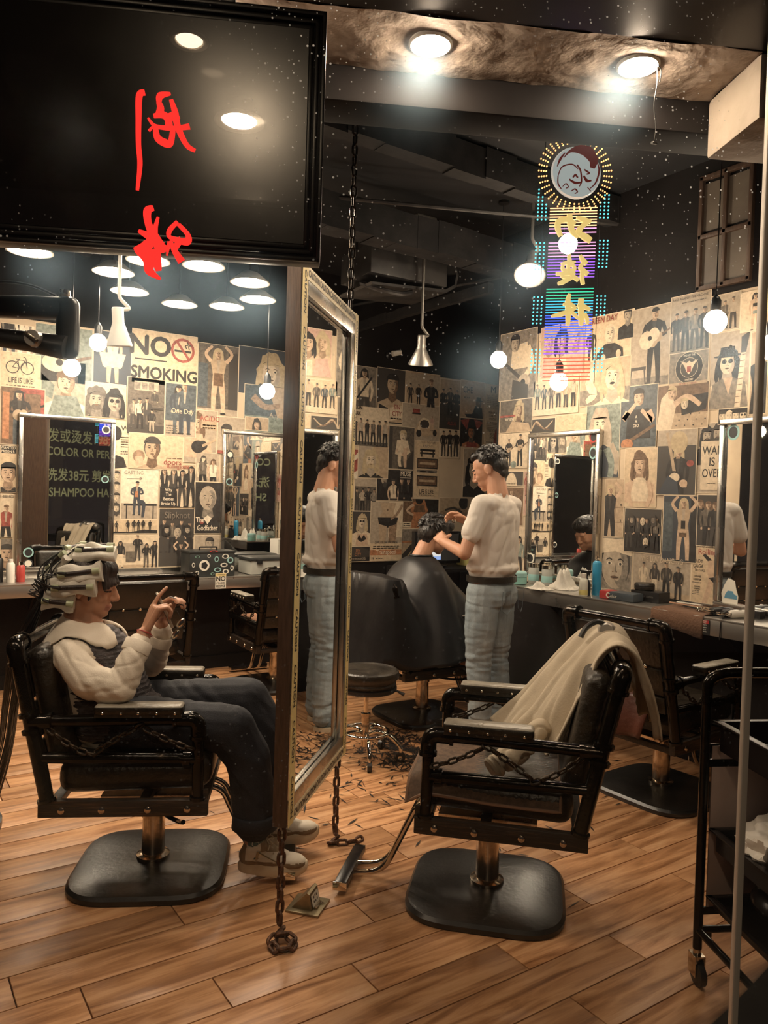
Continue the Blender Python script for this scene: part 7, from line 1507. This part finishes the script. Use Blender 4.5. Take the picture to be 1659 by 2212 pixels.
for i_, x in enumerate((1153, 1182)):
    t = thing('glass_jar', ('tall clear jar with steel lid touching the mirror frame', 'clear jar with steel lid next to the white towels')[i_], 'jar', on_B(x, 1240, 3.70)); MB().lathe([(.034, 0), (.036, .004), (.036, .10), (.032, .108), (0, .108)], 24).build('jar_body', 'clear_plastic', t); MB().lathe([(.037, .108), (.037, .132), (0, .133)], 24).build('lid', 'chrome', t); MB().lathe([(.0365, .02), (.0368, .021), (.0368, .06), (.0365, .061)], 24).build('liquid_band', 'st_teal', t)
def towel(name, label, loc, sx, sy, h, m, seed, peaks=3):
    mb = MB(); g = {}; n = 26; r = random.Random(seed); pk = [(r.uniform(.2, .8), r.uniform(.2, .8), r.uniform(.6, 1)) for _ in range(peaks)]
    for i in range(n+1):
        for j in range(n+1):
            u, v = i/n, j/n; e = min(u, v, 1-u, 1-v); z = 0
            for a, b, c in pk: z = max(z, c*math.exp(-((u-a)**2+(v-b)**2)/.035))
            z = h*(z+.25*abs(mnoise.noise(Vector((u*6+seed, v*6, 1))))+.12*abs(mnoise.noise(Vector((u*15, v*15+seed, 1)))))*min(1, e/.12)+.003
            g[i, j] = mb.v(((u-.5)*sx*(1+.15*sin(v*9+seed)), (v-.5)*sy*(1+.15*sin(u*8+seed)), z))
    for i in range(n):
        for j in range(n): mb.F.append([g[i, j], g[i+1, j], g[i+1, j+1], g[i, j+1]]); mb.M.append(0)
    b0 = len(mb.V); o = mb.build(name, m, None, 50); o.location = loc; o.modifiers.new('s', 'SOLIDIFY').thickness = .003; return tag(o, label, 'towel')
p = on_B(1150, 1275); towel('towel', 'flat crumpled white towel beside the teal cream jar', (p[0], p[1]+.03, p[2]), .14, .15, .055, 'towel_white', 3, 2)
p = on_B(1200, 1272); towel('towel', 'peaked heap of white towels behind the white bottle', (3.66, p[1]-.025, ZB), .18, .19, .115, 'towel_white', 5, 4)
t = thing('bottle', 'white plastic bottle with yellow label between towels and spray bottle', 'bottle', on_B(1223, 1290)); MB().lathe([(.022, 0), (.025, .004), (.025, .085), (.021, .100), (.012, .108), (.012, .114), (0, .114)], 20).build('bottle_body', 'bottle_white', t); MB().lathe([(.0155, .108), (.0155, .132), (0, .133)], 18).build('cap', 'plastic_white', t); MB().lathe([(.0253, .008), (.0256, .009), (.0256, .036), (.0253, .037)], 20).build('bottle_label', 'label_yellow', t)
t = thing('spray_bottle', 'black trigger spray bottle beside the blue aerosol can', 'bottle', on_B(1263, 1285, 3.70)); MB().lathe([(.030, 0), (.032, .004), (.032, .070), (.014, .105), (.013, .118), (0, .118)], 20).build('bottle_body', 'plastic_black', t); h = MB(); h.box((0, 0, .135), (.022, .060, .026), bev=.006); h.box((0, -.036, .142), (.012, .018, .012), bev=.002); h.box((0, -.012, .116), (.010, .010, .04), 0, rotm(.4, 0, 0), .002); h.build('trigger_head', 'plastic_black', t)
t = thing('aerosol_can', 'tall blue aerosol can with silver nozzle against the mirror', 'can', on_B(1288, 1285, 3.715)); MB().lathe([(.027, 0), (.028, .003), (.028, .185), (.024, .196), (.014, .204), (0, .204)], 24).build('can_body', 'aero_blue', t); MB().lathe([(.014, .202), (.014, .214), (.008, .218), (.006, .232), (0, .233)], 16).build('nozzle', 'chrome', t)
a = on_B(1290, 1298, 3.68); t = thing('clipper_box', 'red and slate product box with white swirl lying on the counter', 'box', (3.575, a[1]-.02, ZB), radians(4))
MB().box((0, .075, .024), (.10, .065, .048), bev=.010).build('red_end', 'box_red', t); MB().box((0, -.040, .024), (.10, .165, .048), bev=.012).build('box_body', 'box_slate', t); s = MB(); stroke_into(s, [(.018, .008), (.004, .014), (-.004, 0), (.006, -.012), (.018, -.006)], [.005, .007, .008, .007, .004], .001, 0, Matrix(((0, 0, -1, -.0505), (-1, 0, 0, .05), (0, 1, 0, .024), (0, 0, 0, 1)))); s.build('logo', 'st_white', t); q = MB().add(text_mb('olor', .026, .01), Matrix(((0, 0, -1, -.0506), (-1, 0, 0, .008), (0, 1, 0, .022), (0, 0, 0, 1)))); q.build('lettering', 'st_white', t)
a = on_B(1350, 1300, 3.70); t = thing('carton', 'flat black carton behind the red and slate box', 'box', (3.70, a[1]-.04, ZB)); MB().box((0, 0, .03), (.10, .19, .058), bev=.003).build('carton_body', 'plastic_black', t); q = MB().add(text_mb('HAIR CLIPPER', .014, .005), Matrix(((0, 0, -1, -.0555), (-1, 0, 0, -.02), (0, 1, 0, .03), (0, 0, 0, 1)))); q.build('lettering', 'grey_metal', t)
t = thing('leather_case', 'small round black case standing on the flat carton', 'case', (3.70, a[1]+.0, ZB+.0595)); MB().lathe([(.050, 0), (.056, .006), (.056, .032), (.050, .040), (0, .041)], 26).build('case_body', 'leather_dark', t); MB().lathe([(.0565, .024), (.0572, .025), (.0572, .028), (.0565, .029)], 26).build('case_seam', 'plastic_black', t)
# brown towel with scissors and combs, hanging over the front edge
y0, y1 = on_B(1335, 1320)[1], on_B(1490, 1335)[1]; mb = MB(); g = {}
prof = [(.14, .008), (.08, .008), (.0, .008), (-.10, .008), (-.160, .007), (-.178, -.004), (-.180, -.045), (-.181, -.085)]
for i, (px_, pz_) in enumerate(prof):
    for j in range(25):
        f = j/24; g[i, j] = mb.v((3.644+px_+.02*sin(f*9)*(i == 0), y0+(y1-y0)*f, ZB+pz_+.004*mnoise.noise(Vector((px_*20, f*6, 0)))+(.02*(1-f) if i == 7 else 0)-(.03*f if i == 7 else 0)))
for i in range(7):
    for j in range(24): mb.F.append([g[i, j], g[i+1, j], g[i+1, j+1], g[i, j+1]]); mb.M.append(0)
o = mb.build('towel', 'towel_brown', None, 60); o.modifiers.new('s', 'SOLIDIFY').thickness = .004; tag(o, 'brown towel spread under scissors, hanging over the counter edge', 'towel')
def scissors(x, y, a, label):
    t = thing('scissors', label, 'scissors', (x, y, ZB+.0145), a, 'scissors laid out on the brown towel')
    for s in (-1, 1):
        m = MB(); m.prism([(0, -.004), (.085, 0), (0, .005)], 0, .003, 0, Matrix.Rotation(s*.07, 4, 'Z') @ Matrix.Translation((0, 0, .003*(s > 0)))); m.tube([Matrix.Rotation(-s*.25, 3, 'Z') @ Vector(v) for v in ((0, 0, .003), (-.045, 0, .003))], .003, 6); m.build('blade', 'chrome', t)
        c = Matrix.Rotation(-s*.25, 3, 'Z') @ Vector((-.058, 0, .003)); MB().tube([c+Vector((.014*cos(2*pi*k/14), .011*sin(2*pi*k/14), 0)) for k in range(14)], .0028, 6, closed=True).build('finger_ring', 'chrome', t)
for k, (fx, fy, a) in enumerate(((3.60, .72, .4), (3.58, .82, 2.2), (3.66, .55, 1.2), (3.70, .80, .2), (3.62, .40, 1.8))):
    scissors(fx, y0+(y1-y0)*fy, a, 'pair of steel hair scissors lying on the brown towel')
for k, (fx, fy, a, L, m, lb) in enumerate(((3.65, .22, 1.45, .19, 'leather_tan', 'tan wooden comb handle lying on the brown towel'), (3.72, .18, 1.6, .15, 'plastic_white', 'pale razor lying on the rear of the brown towel'), (3.60, .48, 1.3, .16, 'plastic_black', 'black cutting comb lying among the scissors'))):
    t = thing('comb', lb, 'comb', (fx, y0+(y1-y0)*fy, ZB+.0145), a); MB().box((0, 0, .003), (L, .014, .006), bev=.002).build('spine', m, t); tm = MB()
    for q in range(12): tm.box((-L/2+.02+q*L*.45/12, -.013, .003), (.002, .014, .003))
    tm.build('teeth', m, t)['kind'] = 'stuff'
def clipper(x, y, a, m, label):
    t = thing('hair_clipper', label, 'hair clipper', (x, y, ZB), a); b = MB(); b.tube([(-.075, 0, .021), (-.06, 0, .021), (-.01, 0, .022), (.045, 0, .021), (.06, 0, .020)], [.014, .020, .0195, .0205, .017], 16); b.build('clipper_body', m, t); MB().box((.072, 0, .022), (.026, .034, .012), bev=.002).build('blade_head', 'chrome', t); MB().box((0, 0, .0425), (.02, .012, .005), bev=.002).build('switch', 'grey_metal', t)
a = on_B(1512, 1335); clipper(3.60, a[1]+.012, 2.9, 'plastic_black', 'black hair clipper lying nearest the brown towel'); clipper(3.585, a[1]-.055, 2.95, 'gloss_black', 'glossy black hair clipper between the dull black and the white one'); a = on_B(1550, 1335); clipper(3.60, a[1]-.05, 2.85, 'plastic_white', 'white hair trimmer beside the black clippers')
a = on_B(1607, 1335, 3.70); t = thing('charger', 'small black charger box with cable on the counter', 'charger', (3.68, a[1]-.03, ZB)); MB().box((0, 0, .02), (.05, .075, .04), bev=.006).build('charger_body', 'plastic_black', t); MB().tube(catmull([(-.02, .03, .012), (-.09, .05, .004), (-.180, .052, .004), (-.208, .053, -.01), (-.213, .054, -.06), (-.214, .055, -.10)], 6), .0025, 6).build('cable', 'plastic_black', t)
a = on_B(1635, 1356); t = thing('wax_tin', 'low round white wax tin with silver rim on the counter', 'tin', (3.60, a[1], ZB)); MB().lathe([(.044, 0), (.045, .003), (.045, .028), (0, .028)], 26).build('tin_body', 'plastic_white', t); MB().lathe([(.047, .028), (.047, .042), (.043, .045), (0, .044)], 26).build('lid', 'chrome', t)
a = on_B(1652, 1350, 3.70); t = thing('hair_brush', 'black round hair brush standing upright on the counter', 'brush', (3.68, a[1]-.02, ZB)); MB().lathe([(.030, 0), (.030, .07), (.026, .07), (.026, .01), (0, .01)], 18).build('holder', 'plastic_black', t); MB().cyl((0, 0, .01), (.01, .01, .14), .009, n=10).build('handle', 'plastic_black', t); b = MB(); b.cyl((.01, .01, .14), (.018, .018, .25), .013, n=12); 
for k in range(90):
    f = k/90; c = Vector((.01, .01, .14)).lerp(Vector((.018, .018, .25)), f); q = Vector((cos(k*2.4), sin(k*2.4), .1)); b.cyl(c+q*.011, c+q*.026, .0012, n=4)
o = b.build('bristles', 'plastic_black', t); o['kind'] = 'stuff'
# warning notice on the counter front
pA, pB = at_x(1497, 1365, 3.468), at_x(1532, 1365, 3.468); yc = (pA.y+pB.y)/2; w = pA.y-pB.y
t = thing('notice', 'black notice with red heading VISITOR PARKING stuck on the counter front', 'sign', (3.4685, yc, ZB-.052)); MB().box((0, 0, 0), (.001, w, .075)).build('plate', 'ink', t); MB().box((-.0007, 0, .027), (.0006, w*.92, .017)).build('heading_band', 'st_red', t)
for (tx, z, s, m) in (('VISITOR PARKING', .031, .0085, 'st_white'), ('BY PERMIT ONLY', .0225, .0085, 'st_white'), ('PRIVATE PROPERTY', .011, .008, 'st_white'), ('NO UNAUTHORIZED', -.001, .0075, 'st_white'), ('PARKING VEHICLES', -.011, .0075, 'st_white'), ('TOWED AT OWNERS', -.021, .0075, 'st_white'), ('EXPENSE', -.031, .0075, 'st_white')):
    MB().add(text_mb(tx, s, .01, 'CENTER', .85), Matrix(((0, 0, -1, -.0012), (-1, 0, 0, 0), (0, 1, 0, z), (0, 0, 0, 1)))).build('lettering', m, t)
# ================================================================== things on the left counter
t = thing('tool_case', 'black tool case covered in stickers on the steel counter', 'case', (2.17, 5.60, ZA)); MB().box((0, 0, .088), (.36, .20, .176), bev=.012).build('case_body', 'tool_box', t); MB().box((0, 0, .183), (.365, .205, .020), bev=.006).build('lid', 'tool_box', t); MB().tube(arc_path([(-.07, 0, .19), (-.07, 0, .215), (.07, 0, .215), (.07, 0, .19)], .015), .006, 8).build('handle', 'plastic_black', t)
rs = random.Random(11)
for k, (x, z, rx, rz, m) in enumerate(((-.065, .085, .042, .042, 'st_white'), (.10, .150, .028, .018, 'st_white'), (.14, .12, .026, .024, 'st_teal'), (.03, .13, .018, .022, 'st_teal'), (.09, .085, .030, .016, 'st_white'), (.04, .050, .030, .018, 'st_teal'), (.105, .035, .026, .018, 'st_white'), (-.03, .155, .014, .012, 'st_white'), (-.12, .03, .016, .014, 'st_white'), (-.12, .15, .018, .010, 'st_green'), (.005, .19, .034, .008, 'st_red'), (-.15, .09, .012, .018, 'st_white'), (.155, .06, .014, .020, 'st_white'), (.0, .02, .015, .012, 'st_green'))):
    so = MB().lathe([(1, 0), (1, .0012), (0, .0012)], 16, 0, Matrix(((rx*.95, 0, 0, x), (0, 0, -1, -.1005 if z < .18 else -.103), (0, rz, 0, z), (0, 0, 0, 1)))).build('sticker', m, t)
    MB().lathe([(.7, 0), (.7, .0006), (.0, .0006)], 8 if k % 2 else 5, 0, Matrix(((rx*.95, 0, 0, x), (0, 0, -1, -.1017 if z < .18 else -.1042), (0, rz, 0, z), (0, 0, 0, 1)))).build('sticker_print', 'st_dark' if m != 'st_dark' else 'st_white', so)
t = thing('storage_box', 'clear plastic storage box with clip lid beside the tool case', 'box', (2.66, 5.60, ZA)); MB().box((0, 0, .058), (.38, .24, .110), bev=.012).build('box_body', 'clear_plastic', t); MB().box((0, 0, .124), (.40, .26, .024), bev=.008).build('lid', 'tool_box', t)
for x in (-.12, .12): MB().box((x, -.132, .105), (.045, .008, .040), bev=.003).build('clip', 'plastic_black', t)
MB().box((0.05, -.1215, .045), (.20, .001, .035)).build('paper_label', 'st_white', t)
t = thing('cardboard_box', 'tall plain white box standing behind the clear storage box', 'box', (2.99, 5.62, ZA)); MB().box((0, 0, .125), (.22, .16, .25), bev=.003).build('box_body', 'plastic_white', t); MB().box((0, 0, .2505), (.05, .162, .001)).build('tape', 'tape_pale', t)
for k, (x, h, m, lb) in enumerate(((.80, .12, 'plastic_white', 'white spray can at the end of the steel counter'), (.865, .10, 'can_red', 'small red can beside the white spray can'), (.735, .15, 'plastic_black', 'tall dark bottle at the end of the steel counter'))):
    t = thing('can', lb, 'can', (x, 5.58+.02*k, ZA)); MB().lathe([(.026, 0), (.027, .003), (.027, h), (.018, h+.012), (0, h+.012)], 20).build('can_body', m, t); MB().lathe([(.015, h+.010), (.015, h+.034), (0, h+.035)], 14).build('cap', 'chrome' if k else 'plastic_white', t)
p = at_y(478, 1258, 5.437); t = thing('notice', 'small white and yellow notice NO STUPID PEOPLE on the steel counter front', 'sign', (p.x, 5.4495, .735)); MB().box((0, 0, 0), (.085, .001, .115)).build('plate', 'st_white', t); MB().box((0, -.0007, .046), (.083, .0006, .020)).build('heading_band', 'tape_yellow', t)
for (tx, z, s) in (('! WARNING', .046, .014), ('NO', .016, .050), ('STUPID', -.018, .022), ('PEOPLE', -.040, .022)): MB().add(text_mb(tx, s, .02, 'CENTER', .95), Matrix(((1, 0, 0, 0), (0, 0, -1, -.0012), (0, 1, 0, z), (0, 0, 0, 1)))).build('lettering', 'ink', t)
# ================================================================== monitor on a low cabinet by the back wall
a = at_y(893, 1155, 5.5); b = at_y(990, 1228, 5.5); cx = (a.x+b.x)/2; cw = b.x-a.x
t = thing('cabinet', 'low black cabinet against the back wall behind the customer', 'cabinet', (cx, 5.52, 0)); MB().box((.1, 0, .40), (cw+.42, .46, .76), bev=.004).build('carcass', 'wall_black', t)
for s in (-1, 1):
    d = MB().box((.1+s*(cw+.42)/4, -.236, .40), ((cw+.42)/2-.01, .016, .70), bev=.002).build('door', 'gloss_black', t); MB().cyl((s*.03, -.25, .52), (s*.03, -.25, .62), .005, n=8).build('handle', 'worn_chrome', d)
emis('screen_blue', (.30, .42, .75), .9); emis('screen_pale', (.75, .72, .68), .9)
t = thing('monitor', 'small black monitor with lit picture standing behind the customer', 'monitor', (cx, 5.50, .782)); MB().box((0, 0, .175), (cw, .05, .29), bev=.006).build('casing', 'plastic_black', t); MB().lathe([(.10, 0), (.10, .012), (.03, .02), (.025, .05)], 20).build('foot', 'plastic_black', t); sc = MB().box((0, -.026, .175), (cw-.06, .002, .24)).build('screen', 'phone_glass', t)
MB().box((-.02, -.0276, .16), (.10, .0008, .19)).build('screen_picture', 'screen_pale', sc); MB().box((-.02, -.0284, .08), (.10, .0006, .03)).build('screen_caption', 'screen_blue', sc); MB().box((-.11, -.0276, .13), (.05, .0008, .06)).build('screen_icon', 'screen_blue', sc)
p = at_y(950, 1128, 5.45)
t = thing('basin', 'yellow plastic basin with green tray on top of the monitor cabinet', 'basin', (cx+cw/2+.16, 5.56, .782)); MB().lathe([(.10, 0), (.13, .10), (.14, .25), (.145, .255), (.135, .255), (.125, .11), (.09, .01), (0, .01)], 26).build('bowl', 'label_yellow', t); MB().box((0, 0, .268), (.30, .20, .024), bev=.006).build('tray', 'st_green', t)
